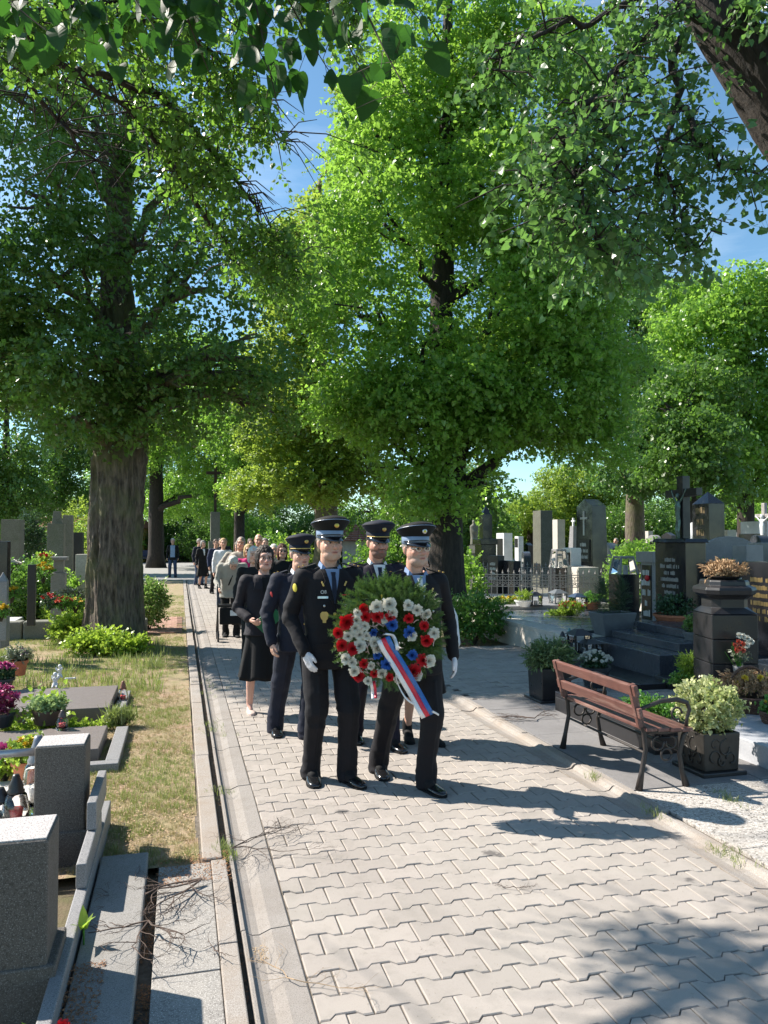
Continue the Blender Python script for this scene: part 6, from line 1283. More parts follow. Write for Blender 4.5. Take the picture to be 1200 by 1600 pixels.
# black square planter further along, round bush
t = thing('square_planter', 'plain black square planter with a round green bush at the far end of the bench', 'planter', (3.76, 7.42, 0)); s = .17; h = .35
G().box(-s-.03, s+.03, -s-.03, s+.03, 0, .03).obj('saucer', BLKM, t, bevel=.006); g = G(); g.rings([[(x*q, y*q, z) for x, y in ((-1, -1), (1, -1), (1, 1), (-1, 1))] for q, z in ((s*.93, .03), (s, h), (s-.02, h), (s-.03, h-.06))]); g.obj('box', BLKM, t, bevel=.006); leafball(t, (0, 0, h+.10), (.25, .25, .17), 520, SP_T, leafmat('grey_green_bush', (.07, .13, .05), (.14, .2, .09), (.2, .35, .1), .3), 6)
def at_z(px, py, z): v = gz(px, py, z); return (v.x, v.y, z)
t = thing('plant_trough', 'two dark evergreens in a tapered blue-grey pot on the granite edge', 'potted plant', at_z(957, 992, .34)); G().rings([[(x*a, y*b, z) for x, y in ((-1, -1), (1, -1), (1, 1), (-1, 1))] for a, b, z in ((.20, .15, 0), (.27, .2, .32), (.25, .18, .32), (.24, .17, .26))]).obj('pot', PLG, t, bevel=.01)
for q in (-1, 1): leafball(t, (q*.14, 0, .52), (.13, .13, .30), 260, SP_N, CON, 8+q, sc=(.9, 1.3), up=1)
potted('wide terracotta bowl of mixed green plants on the top step of the dark tomb', at_z(1056, 978, .45), .30, .17, TERRA, (SP_S, CON, .30, .22, 260), taper=.7)
potted('small grey pot of light green shrub next to the octagonal pillar', at_z(1086, 1012, .34), .13, .20, PLG, (SP_S, leafmat('mid_green', (.07, .15, .03), (.13, .22, .05), (.2, .4, .06), .35), .13, .16, 120))
potted('white chrysanthemums in a low dark pot behind the bench back', at_z(930, 1072, .03), .16, .22, PLAS, (SP_S, CON, .14, .1, 90), flowers=(FM['white'], 90, .19, .17), cat='potted flowers', seed=4)
t = potted('yellow-tipped dwarf conifer in a square dark pot left of the octagonal pillar', at_z(1079, 1082, .10), .15, .10, PLAS, (SP_T, LIMEL, .11, .26, 150), seed=9); leafball(t, (0, 0, .13), (.24, .2, .08), 150, SP_S, FERN, 12)
potted('low lime-green moss cushion in a grey trough just behind the bench seat', (3.86, 5.75, .14), .17, .07, GRG, (SP_T, FERN, .24, .08, 300), seed=10)
# dead plants in pillar bowl
b = thing('bowl_plant', 'dry reddish succulent rosettes in the bowl on top of the octagonal pillar', 'plant', (pv.x, pv.y, 1.285)); G().lathe([(.12, 0), (.17, .03), (.16, .035), (.001, .03)], 16).obj('bowl', BLKM, b); leafball(b, (0, 0, .05), (.20, .20, .07), 240, SP_T, DRYL, 13, up=1.2, half=True)
# wicker basket
bk = thing('wicker_basket', 'brown handled basket of dry heather with three yellow flower heads', 'basket', (4.88, 5.82, .17)); g = G()
for k in range(6): g.tube([((.20+.012*k+.004*(i % 2))*cos(2*pi*i/28), (.17+.012*k+.004*(i % 2))*sin(2*pi*i/28), .01+.025*k) for i in range(29)], .014, 5, False)
g.lathe([(.19, 0), (.23, .14), (.2, .13), (.001, .11)], 20); g.obj('basket', WICK, bk); G().tube([(.0+.22*cos(a), .0, .14+.24*sin(a)) for a in [pi*i/16 for i in range(17)]], .014, 6).obj('handle', WICK, bk, smooth=True)
leafball(bk, (0, 0, .17), (.30, .24, .12), 340, SP_T, DRYL, 14, up=1.6, half=True); leafball(bk, (.15, .02, .17), (.15, .15, .10), 80, SP_T, LIMEL, 15, name='green_shoots', half=True)
for q in ((-.12, -.10, .30), (-.17, -.06, .25), (.02, -.12, .30)): link('flower', FM['yellow'][0], bk, q, (.7, 0, 0), 1.5)
b2 = thing('wicker_basket', 'small round wicker basket of yellow flowers at the right edge by the sunlit slab', 'basket', (4.74, 5.35, .17)); g = G()
for k in range(5): g.tube([((.09+.006*k)*cos(2*pi*i/20), (.09+.006*k)*sin(2*pi*i/20), .01+.02*k) for i in range(21)], .011, 5, False)
g.obj('basket', WICK, b2); leafball(b2, (0, 0, .12), (.1, .1, .06), 60, SP_S, FERN, 16)
for i in range(6): link('flower', FM['yellow'][i % 2], b2, (.08*cos(i), .08*sin(i), .16+.01*(i % 2)), (.4, .2*i, 0), 1.0)
# vase with flowers leaning on the pillar
v = thing('flower_vase', 'grey vase of coral and white chrysanthemums in front of the octagonal pillar', 'vase', (pv.x-.10, pv.y-.32, .17)); G().lathe([(.045, 0), (.05, .02), (.04, .05), (.05, .26), (.06, .32), (.05, .32), (.04, .2), (.001, .2)], 14).obj('vase', PLG, v, smooth=True); gs = G(); rnd = random.Random(9)
for i in range(12): e = Vector((rnd.gauss(0, .07), rnd.gauss(0, .05), .5+rnd.gauss(0, .03))); gs.tube([(0, 0, .25), e*.6+Vector((0, 0, .1)), e], .004, 4)
gs.obj('stems', FERN, v); leafball(v, (0, 0, .40), (.07, .07, .07), 25, SP_S, GREYL, 3)
for (x, z, k) in ((-.11, .52, 'coral'), (-.06, .55, 'coral'), (-.05, .49, 'coral'), (-.09, .47, 'coral'), (0, .53, 'coral'), (0, .47, 'coral'), (.0, .60, 'bigwhite'), (.06, .58, 'bigwhite'), (.11, .55, 'bigwhite'), (-.05, .61, 'bigwhite'), (.05, .52, 'bigwhite')): link('flower', FM[k][0], v, (x*.8, -.05, z), (1.1, rnd.gauss(0, .3), 0), .8)
# lanterns
def candle_lamp(label, loc, h, kind='glass', wax=None, r=None, rz=0, group=None, capm=None):
    t = thing('grave_lantern', label, 'grave lantern', tuple(loc), rz, group); r = r or h*.26; capm = capm or BLKM
    if kind == 'glass':
        G().lathe([(r*.9, 0), (r, h*.10), (r*1.02, h*.35), (r*.8, h*.6), (r*.55, h*.66), (r*.5, h*.64), (r*.74, h*.56), (r*.94, h*.34), (r*.92, h*.12), (.001, h*.08)], 18).obj('glass_body', GLS, t, smooth=True)
        G().lathe([(r*.5, h*.1), (r*.55, h*.34), (.001, h*.34)], 14).obj('candle', wax or WAXR, t, smooth=True); G().lathe([(r*.62, h*.63), (r*.66, h*.68), (r*.55, h*.72), (r*.56, h*.78), (r*.34, h*.90), (r*.30, h*.94), (r*.22, h), (.001, h)], 16).obj('metal_lid', capm, t, smooth=True)
    else:
        s = r*.8; G().box(-s*1.15, s*1.15, -s*1.15, s*1.15, 0, h*.08).obj('foot', capm, t, bevel=.004)
        for x in (-1, 1):
            for y in (-1, 1): G().obox((x*s*.95, y*s*.95, h*.37), (s*.16, s*.16, h*.6)).obj('corner_post', capm, t)
        G().box(-s*.9, s*.9, -s*.9, s*.9, h*.08, h*.64).obj('glass_panes', GLS, t); G().lathe([(s*.4, h*.08), (s*.4, h*.35), (.001, h*.35)], 12).obj('candle', wax or WAXW, t); g = G(); g.add([(-s*1.25, -s*1.25, h*.66), (s*1.25, -s*1.25, h*.66), (s*1.25, s*1.25, h*.66), (-s*1.25, s*1.25, h*.66), (-s*.35, -s*.35, h*.88), (s*.35, -s*.35, h*.88), (s*.35, s*.35, h*.88), (-s*.35, s*.35, h*.88)], [(3, 2, 1, 0), (4, 5, 6, 7), (0, 1, 5, 4), (1, 2, 6, 5), (2, 3, 7, 6), (3, 0, 4, 7)]); g.obj('roof', capm, t, bevel=.003); G().tube([(s*.3*cos(a), 0, h*.9+s*.35*sin(a)) for a in [pi*i/8 for i in range(9)]], .004, 4).obj('ring', capm, t)
    return t
candle_lamp('small round lantern of pink glass on the slab edge', at_z(879, 1008, .30), .18, 'glass', mat('pink_glass', (.5, .03, .2), rough=.2), r=.055); candle_lamp('teal glass grave lantern with a white foot, between the pink one and the black one', at_z(890, 1012, .25), .26, 'glass', mat('teal_wax', (.1, .3, .28), rough=.3), r=.055, capm=mat('teal_metal', (.10, .22, .21), rough=.4))
candle_lamp('black house-shaped lantern with clear panes on the dark tomb edge', at_z(905, 1020, .20), .36, 'house', r=.14); candle_lamp('low black square lantern right of the house-shaped one', at_z(922, 1022, .20), .22, 'house', r=.15); candle_lamp('black square lantern on the sunlit coping by the iron fence', at_z(836, 947, .37), .32, 'house', r=.13); candle_lamp('pale grey lantern beside orange plants behind the coping', at_z(872, 944, .37), .34, 'house', r=.16, capm=PLG)
candle_lamp('dark blue lantern among the orange foliage, in front of the fence', at_z(903, 950, .38), .32, 'house', r=.15, capm=mat('blue_metal', (.03, .05, .09), rough=.4))
for (lab, px, d, yt, ym, yb, w) in (('glass-walled stone lantern with sloping sides on a black block right of the obelisk', 974, 13, 869, 897, 940, .36), ('pale grey glass-walled lantern box on a black foot left of the obelisk', 873, 17.5, 858, 887, 912, .34)):
    t = thing('stone_lantern', lab, 'lantern', base_of(px, d, .2)); z0 = zy(ym, d)-.2; z1 = zy(yt, d)-.2; G().box(-w/2, w/2, -w/2, w/2, 0, z0).obj('pedestal', BLKG, t, bevel=.006)
    for x in (-1, 1):
        for y in (-1, 1): G().tube([(x*w*.46, y*w*.46, z0), (x*w*.33, y*w*.33, z1-.04)], .022, 4).obj('corner_post', GRG, t)
    G().box(-w*.42, w*.42, -w*.42, w*.42, z0+.005, z1-.05, w*.11).obj('glass_panes', GLS, t); G().box(-w*.36, w*.36, -w*.36, w*.36, z1-.04, z1).obj('lid', GRG, t, bevel=.008); G().lathe([(.05, z0), (.05, z0+.14), (.001, z0+.14)], 10).obj('candle', WAXW, t)
# misc plants on the right
def bush(label, loc, r, n, sp, m, seed=0, name='shrub', group=None, fl=None):
    t = thing(name, label, 'shrub', tuple(loc), 0, group); g = G(); rnd = random.Random(seed)
    for i in range(7): a = rnd.uniform(0, 6.28); g.tube([(0, 0, -.03), (r[0]*.3*cos(a), r[1]*.3*sin(a), r[2]*.5), (r[0]*.7*cos(a), r[1]*.7*sin(a), r[2]*1.3)], [.015, .01, .005], 5)
    g.obj('stems', TWIG, t); leafball(t, (0, 0, r[2]), r, n, sp, m, seed)
    if fl:
        for i in range(fl[1]): a = rnd.uniform(0, 6.28); q = rnd.random()**.5; link('flower', fl[0][i % len(fl[0])], t, (r[0]*q*cos(a), r[1]*q*sin(a), r[2]*(1.2+.7*(1-q))), (rnd.gauss(0, .5), rnd.gauss(0, .5), 0), fl[2])
    return t
bush('leafy green shrub at the foot of the tall linden, right of the wreath bearers', at_z(742, 1004, 0), (.55, .5, .42), 420, SP_M, leafmat('shrub_leaf', (.05, .13, .03), (.10, .22, .04), (.2, .42, .06), .4), 1); bush('upright part of the shrub climbing beside the tall linden trunk', at_z(735, 985, 0), (.30, .3, .75), 300, SP_M, LEAF, 2)
bush('rounded bright green bush beside the crucifix monument', base_of(1004, 15.5), (.82, .8, .85), 1500, SP_M, LEAF, 3); bush('bright yellow-green cypress ball behind the left end of the fence', base_of(790, 33), (1.0, 1.0, 1.1), 700, SP_M, LIMEL, 4); bush('narrow green column shrub next to the black square column', base_of(752, 30), (.18, .18, 1.4), 300, SP_M, LEAF, 5, 'column_shrub')
bush('yellow-leaved low plant on the coping in front of the fence', at_z(790, 945, .36), (.40, .15, .09), 160, SP_S, LIMEL, 6, fl=(FM['yellow'], 40, 1.3)); potted('low white bowl with yellow-green plant on the coping', at_z(818, 948, .36), .17, .13, WHM, (SP_T, LIMEL, .15, .16, 90), taper=.7); bush('orange and rust coloured flowers beside the blue lantern', at_z(893, 962, .34), (.22, .2, .14), 160, SP_S, LIMEL, 7, fl=(FM['coral'], 26, .8))
bush('mossy yellow-green strip below the orange flowers', at_z(875, 962, .34), (.3, .12, .05), 120, SP_S, LIMEL, 8); potted('red-brown pot of greenery right of the blue lantern', at_z(925, 952, .36), .15, .14, TERRA, (SP_S, FERN, .2, .15, 100), seed=21); bush('dark green clump and pale flowers near the pale stone ornament', at_z(1000, 955, .40), (.3, .25, .15), 160, SP_S, CON, 9, fl=(FM['white'], 14, .8)); bush('feathery green shrub on the broad grey headstone', base_of(1133, 13.2, .95), (.24, .2, .20), 200, SP_T, FERN, 10); bush('hanging green ivy beside the grey stepped base', base_of(1096, 13.5, .55), (.14, .2, .22), 160, SP_T, FERN, 11)
t = thing('stone_ornament', 'small pale carved stone ornament on the tomb left of the terracotta bowl', 'ornament', at_z(1009, 955, .45)); g = G(); g.loft([(0, 0, 0, .12, .09), (0, 0, .1, .09, .07), (0, 0, .2, .06, .05)], 10); g.ell((0, 0, .25), (.055, .05, .06)); link('figure', fuse(g, 'figure', .012, None, 2, LIME), t)
t = thing('bronze_ornament', 'small verdigris ornament standing on the tomb at the right edge', 'ornament', at_z(1186, 985, .40)); G().lathe([(.05, 0), (.03, .04), (.06, .1), (.02, .15)], 10).obj('base', BRZ, t); G().tube([(0, -.03, .12), (0, -.04, .26)], .012, 6).tube([(0, .03, .12), (0, .04, .24)], .012, 6).obj('wings', BRZ, t)
# ---------------- left-hand graves ----------------
GRANT = granite('rough_granite_sun_tone', (.42, .39, .38), (.14, .13, .125), (.72, .70, .70), .85, 130)  # lighter granite: sunlight on the rough post tops put into its colour
def post(label, x0, x1, y0, y1, zt, base=True, seed=0):
    t = thing('grave_post', label, 'stone post', ((x0+x1)/2, (y0+y1)/2, 0)); a = (x1-x0)/2; b = (y1-y0)/2
    G().box(-a, a, -b, b, .0, zt).obj('shaft', SPK, t, bevel=.010, seg=3); G().box(-a+.008, a-.008, -b+.008, b-.008, zt-.002, zt+.005).obj('rough_sunlit_top', GRANT, t, bevel=.002); G().box(-a-.015, a+.03, -b-.01, b+.02, -.05, zt*.28).obj('foot', SPK, t, bevel=.008); return t
post('nearest square speckled granite post with a rough top coloured as if sunlit, lower left corner', -.86, -.445, 3.0, 3.26, .61)
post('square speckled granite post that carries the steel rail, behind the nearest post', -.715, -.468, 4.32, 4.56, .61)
t = thing('grave_border', 'stepped pale granite kerb running past the foot of both posts', 'grave border', (-.435, 1.4, 0)); G().box(0, .05, 0, 3.5, -.04, .13).obj('kerb', GRG, t, bevel=.006); G().box(.0, .045, 2.3, 2.99, .13, .24).obj('step', GRG, t, bevel=.006); G().box(.0, .045, 2.7, 3.25, .242, .38).obj('step', GRG, t, bevel=.006)
plot('grey speckled stone strip half covered in brown needles beside the nearest post', -.375, -.145, 1.3, 4.25, -.04, .055, STRIP, 'stone_strip', cat='kerb')
t = thing('steel_rail', 'round grey steel rail fixed to the second post, leading left', 'rail', (-.71, 4.44, .56)); G().tube([(0, 0, 0), (-.7, .04, -.01), (-1.6, .08, -.02)], .021, 12).obj('tube', mat('galvanised_steel', (.48, .48, .50), rough=.35, metal=.6), t, smooth=True)
# fenced grave behind the rail: white slab with lamps
plot('white painted slab carrying lanterns and a flower pot behind the steel rail', -2.6, -.76, 3.6, 5.35, -.03, .16, mat('white_painted_stone', (.66, .64, .60), (.52, .49, .45), .6, 20), 'grave_slab', parts=((-2.6, -.7, 5.36, 5.5, -.03, .12, GRG, 'border'),))
plot('brown-grey slab with two white angels, farther of the two dark slabs', -3.4, -.62, 7.55, 8.65, -.03, .14, BROWNG, 'grave_slab', parts=((-.60, -.50, 7.5, 8.75, -.03, .06, GRG, 'border'),))
plot('brown-grey slab with the planted wooden tub, nearer of the two dark slabs', -3.3, -.58, 6.2, 6.95, -.02, .11, BROWNG, 'grave_slab', parts=((-3.3, -.42, 5.95, 6.05, -.03, .06, GRG, 'border'), (-.52, -.42, 6.05, 7.1, -.03, .06, GRG, 'border')))
def angel(label, loc, h, rz=0):
    t = thing('angel_figurine', label, 'figurine', tuple(loc), rz); k = h/.17; g = G(); g.ell((0, 0, .03), (.028, .024, .032)); g.ell((0, .0, .075), (.024, .02, .035)); g.ell((0, -.004, .135), (.022, .022, .025)); g.caps((-.02, 0, .09), (-.01, -.03, .10), .009, .007); g.caps((.02, 0, .09), (.01, -.03, .10), .009, .007); g.caps((-.015, -.01, .03), (-.02, -.04, .008), .011, .01); g.caps((.015, -.01, .03), (.02, -.04, .008), .011, .01)
    for q in (-1, 1): g.ell((q*.026, .02, .095), (.016, .006, .032), 10, 6, (0, q*.4, 0))
    g.V = [(x*k, y*k, z*k) for x, y, z in g.V]; link('figure', fuse(g, 'figure', .005, None, 1, WHM), t); return t
angel('white kneeling angel figurine, nearer of the pair on the dark slab', at_z(86, 1074, .14), .17); angel('white angel figurine standing farther back on the dark slab', at_z(93, 1059, .14), .16, .4)
t = thing('white_figurine', 'tiny white figurine lying flat beside the angels', 'figurine', at_z(109, 1062, .14)); G().caps((-.04, 0, .012), (.04, .01, .012), .012, .009).ell((.05, .01, .013), (.014, .012, .012)).obj('figure', WHM, t, smooth=True)
potted('terracotta pot of silvery heather on the corner of the far dark slab', at_z(28, 1055, .14), .10, .17, TERRA, (SP_T, GREYL, .12, .11, 150), seed=31, flowers=(FM['mauve'], 14, .1, .14)); potted('pot of pink cyclamen at the left edge on the far slab', at_z(2, 1078, .14), .12, .12, PLAS, (SP_S, CON, .13, .08, 90), seed=32, flowers=(FM['pink'], 40, .15, .15), cat='potted flowers')
potted('dark wooden tub with two pale hoops and light green sedum on the near slab', at_z(76, 1130, .11), .125, .12, mat('dark_wood_tub', (.10, .06, .04), rough=.7), (SP_S, leafmat('sedum', (.25, .38, .14), (.4, .5, .25), (.4, .55, .2), .35), .135, .08, 200), taper=.85, seed=33)
hp = COL.objects[-1]
potted('large purple-red flowering plant at the left edge of the near slab', at_z(-2, 1135, .11), .13, .12, PLAS, (SP_S, leafmat('dark_red_leaf', (.13, .02, .05), (.25, .03, .10), (.4, .05, .15), .3), .14, .18, 120), seed=34, flowers=(FM['pink'], 30, .15, .22), cat='potted flowers'); potted('terracotta pot of yellow-green sedum behind the glass lantern', at_z(42, 1222, .16), .085, .14, TERRA, (SP_S, LIMEL, .11, .10, 140), seed=35, flowers=(FM['yellow'], 26, .1, .13))
bush('yellow-flowering sedum cushion at the left edge under the rail', at_z(6, 1215, .16), (.15, .12, .09), 130, SP_S, LIMEL, 36, fl=(FM['yellow'], 30, .8)); bush('orange and cream succulents behind the steel rail', (-1.35, 5.65, .0), (.32, .22, .12), 200, SP_T, leafmat('orange_succulent', (.55, .28, .12), (.7, .5, .25), (.5, .3, .1), .2), 37, fl=(FM['coral'], 12, .6)); bush('strip of bright ivy between the two dark slabs', (-1.3, 7.25, 0), (.80, .13, .05), 300, SP_S, LIMEL, 38); bush('young leafy shoots growing between the dark slabs', (-1.15, 7.25, .0), (.16, .10, .20), 26, SP_M, LIMEL, 39); bush('dark grass and ivy at the slab corner by the lawn', (-.5, 7.3, 0), (.14, .12, .07), 90, SP_BL, GRASSM, 40); bush('reddish brown withered plant between the slabs', (-2.0, 7.3, .03), (.16, .12, .14), 120, SP_T, DRYL, 41); bush('bright green artificial fern tuft by the wooden tub', (-2.22, 7.1, .06), (.10, .08, .07), 80, SP_T, mat('plastic_green', (.02, .35, .08), rough=.4), 42)
candle_lamp('clear glass grave lantern with red candle and black metal lid beside the nearest post', at_z(24, 1290, .16), .27, 'glass', WAXR, r=.068, capm=BLKM); candle_lamp('tall clear glass lantern with white candle and etched rose, leaning behind the second post', at_z(58, 1268, .16), .42, 'glass', WAXW, r=.085, capm=mat('grey_metal_lid', (.25, .26, .30), rough=.35, metal=.5)); candle_lamp('dark glass lantern cut by the left edge', at_z(0, 1290, .16), .2, 'glass', BLKM, r=.075); candle_lamp('small brown metal-topped lantern on the near dark slab', at_z(97, 1140, .11), .16, 'glass', WAXR, r=.05, capm=mat('brown_metal', (.10, .075, .07), rough=.4)); candle_lamp('reddish glass lantern at the right end of the far slab', at_z(192, 1098, .03), .22, 'glass', WAXR, r=.05, capm=mat('copper_lid', (.25, .10, .06), rough=.4))
g = thing('flower', 'single deep pink artificial flower at the left edge above the rail', 'flower', at_z(6, 1172, .36)); link('petals', FM['pink'][0], g, (0, 0, 0), (1.2, 0, 0), 1.9); G().tube([(0, 0, 0), (-.05, 0, -.25)], .004, 4).obj('stem', FERN, g)
tul = thing('tulip_plant', 'red tulip with yellow-green leaves in the very lower left corner', 'flower', at_z(66, 1660, .0)); link('petals', FM['red'][0], tul, (.06, 0, .10), (.9, 0, 0), .9)
for a, l in ((0.2, .10), (2.2, .09), (4.0, .11), (1.2, .10)): Vv, Ff = leaf_geo(l, 'thin', random.Random(int(l*99))); link('leaf', G().add(Vv, Ff).mesh('leaf', [LIMEL]), tul, (0, 0, .05), (.9, 0, a))
wd_ = thing('weed', 'young weed with two big light leaves growing between post and stone strip', 'weed', (-.36, 3.35, .06))
for a, l, e in ((0.2, .09, .9), (2.4, .08, .7), (4.3, .07, 1.0), (5.4, .06, .8)): Vv, Ff = leaf_geo(l, 'thin', random.Random(int(l*999))); link('leaf', G().add(Vv, Ff).mesh('leaf', [LIMEL]), wd_, (0, 0, .06), (e, 0, a))
G().tube([(0, 0, -.03), (0, 0, .08)], .004, 5).obj('stem', FERN, wd_)
# low old stone wall and monuments at the left back
w0 = at_z(-60, 1002, 0); t = thing('stone_wall', 'low weathered grey stone wall at the left in front of the flowers', 'wall', (w0[0], w0[1], 0), 0); x = -.5; rnd = random.Random(5)
for k in range(5):
    L = rnd.uniform(.5, .8); g = G(); g.box(x, x+L-.012, 0, .32, -.05, .27+rnd.uniform(-.02, .03)); o = g.obj('stone', OLDC, t, bevel=.03, seg=3); x += L
g = G().box(x-.9, x-.02, -.02, .3, -.05, .14); g.obj('stone', OLDC, t, bevel=.02)
stele('stepped concrete monument with a small block on top, upper left', 20, 18, 812, 900, .55, .40, OLDC, plinth=.1, ins=0, z0=.1, cap=.0); stele('tall plain grey stele topped by a smaller block, left of the huge trunk', 88, 17, 818, 905, .28, .34, OLDC, ins=0, z0=.1); stele('upper block of the tall plain stele', 89, 17, 799, 818, .2, .2, OLDC, ins=0, z0=zy(818, 17), taper=.03); stele('dark weathered column beside the tall plain stele', 106, 18.5, 805, 900, .26, .26, OLDC, ins=0, z0=.1, taper=.02)
stele('dark slim stone close to the left side of the huge trunk', 121, 21, 832, 890, .35, .3, BLKM, ins=0, z0=.1); stele('black nameplate stone with pale letters cut by the left edge', -5, 10.5, 846, 885, .34, .1, BLKG, ins=0, z0=.95, rz=R(75)); stele('pale speckled pedestal under the black nameplate at the left edge', -6, 10.6, 874, 960, .3, .25, GRG, ins=0, z0=.2, rz=R(75))
t = stele('T-shaped grey stone pedestal with a broad cap left of the huge trunk', 93, 13.2, 895, 945, .24, .22, GRG, ins=0, z0=.15); z = zy(870, 13.2)-.15; zb = zy(895, 13.2)-.15; G().box(-.08, .08, -.09, .09, zb, z-.06).obj('neck', GRG, t, bevel=.01); G().box(-.14, .14, -.15, .15, z-.06, z).obj('broad_cap', GRG, t, bevel=.008)
stele('slim dark upright stone with a white frame behind the yellow flowers', 51, 12.4, 882, 940, .1, .12, BLKM, ins=0, z0=.3); stele('small white stone right beside the huge trunk', 130, 15.5, 866, 905, .25, .25, LIME, ins=0, z0=.3); stele('grey pointed stone at the left edge near the yellow flowers', 6, 10.2, 893, 940, .12, .12, GRG, ins=0, z0=.35, top='point')
plot('white slab bright in the sun behind the low stone wall', -3.6, -2.7, 14.3, 15.0, -.02, .30, WHM, 'grave_slab')
bush('bouquet of yellow and red flowers on the grave left of the pedestal', (at(68, 880, 12.6).x, at(68, 880, 12.6).y, 1.0), (.17, .15, .16), 60, SP_S, FERN, 50, fl=(FM['yellow'], 34, 1.3)); bush('red and orange flowers above the yellow bouquet', (at(70, 866, 12.8).x, at(70, 866, 12.8).y, 1.25), (.12, .12, .12), 50, SP_S, LIMEL, 51, fl=(FM['red'], 12, 1.0)); bush('red flowers low behind the stone wall', (at(78, 935, 12).x, at(78, 935, 12).y, .62), (.16, .15, .12), 80, SP_S, CON, 52, fl=(FM['red'], 16, .9)); bush('orange flowers low beside the trunk', (at(98, 942, 12).x, at(98, 942, 12).y, .6), (.14, .12, .1), 80, SP_S, FERN, 53, fl=(FM['coral'], 16, 1.1)); bush('yellow lilies low beside the trunk', (at(118, 945, 12.2).x, at(118, 945, 12.2).y, .55), (.14, .12, .12), 70, SP_T, FERN, 54, fl=(FM['yellow'], 12, 1.1)); bush('yellow pansies in a pot at the left edge', (at(18, 920, 10.5).x, at(18, 920, 10.5).y, .85), (.15, .12, .10), 60, SP_S, FERN, 55, fl=(FM['yellow'], 26, 1.5)); bush('white hydrangea at the left edge', (at(15, 878, 11).x, at(15, 878, 11).y, 1.2), (.14, .12, .10), 60, SP_S, FERN, 56, fl=(FM['white'], 40, 1.8)); bush('yellow flowers cut by the left edge', (at(2, 945, 10).x, at(2, 945, 10).y, .65), (.1, .1, .1), 40, SP_S, FERN, 57, fl=(FM['yellow'], 16, 1.6)); bush('pale cream foliage plant left of the trunk foot', (at(112, 925, 12.6).x, at(112, 925, 12.6).y, .62), (.2, .15, .16), 110, SP_T, GREYL, 58)
bush('big dark green shrub between the left monuments', base_of(42, 14.5), (.75, .6, .65), 900, SP_M, LEAF_D, 60); bush('leafy green plants in front of the left monuments, above the stone wall', base_of(48, 14.6), (.5, .35, .38), 400, SP_M, LEAF, 66); bush('dark shrub at the left edge hiding the foot of the stepped monument', base_of(14, 15), (.45, .4, .6), 500, SP_M, LEAF_D, 67); bush('green shrub in front of the tall plain stele', base_of(76, 15), (.4, .35, .5), 400, SP_M, LEAF, 68); bush('pointed dark thuja behind the left monuments', base_of(45, 19), (.4, .4, 1.25), 700, SP_M, CON, 61, 'thuja'); bush('green shrub hiding the foot of the left stele', base_of(66, 16), (.5, .5, .7), 600, SP_M, LEAF, 62); bush('leafy shrub between pedestal and huge trunk', base_of(118, 15.5), (.35, .35, .5), 350, SP_M, LEAF, 63); bush('tall light green shrub hugging the left side of the trunk', base_of(122, 24), (.6, .6, 1.5), 600, SP_M, LEAF_Y, 64)
# suckers round the big trunk
SUCK = leafmat('sucker_leaf', (.18, .30, .03), (.30, .42, .05), (.5, .7, .08), .45)
for i, (px, py, r, n) in enumerate(((116, 1006, (.40, .3, .26), 420), (150, 1022, (.45, .22, .17), 420), (192, 1024, (.35, .2, .13), 280), (95, 988, (.3, .3, .3), 260))): bush('yellow-green sucker growth at the foot of the huge linden, clump %s' % ('left of centre', 'in the middle', 'at the right', 'at the far left')[i], at_z(px, py, 0), r, n, SP_M, SUCK, 70+i)
bush('variegated leafy bush on the right of the huge trunk by the kerb', at_z(232, 985, 0), (.38, .3, .5), 380, SP_M, leafmat('mixed_leaf', (.08, .18, .03), (.35, .42, .15), (.3, .5, .1), .4), 75)
# tall wayside cross
x, y, _ = base_of(336, 42); t = thing('wayside_cross', 'tall dark wooden wayside cross on a grey stone pedestal behind the procession', 'cross', (x, y, 0)); z1 = zy(722, 42); zp = zy(800, 42); za = zy(739, 42); G().box(-.35, .35, -.35, .35, 0, zp*.5).box(-.25, .25, -.25, .25, zp*.5, zp).obj('pedestal', OLDC, t, bevel=.03); W_ = mat('dark_cross_wood', (.06, .035, .025), rough=.8); G().box(-.075, .075, -.06, .06, zp, z1).obj('post', W_, t); G().box(-.50, .50, -.05, .05, za-.08, za+.08).obj('arm', W_, t)
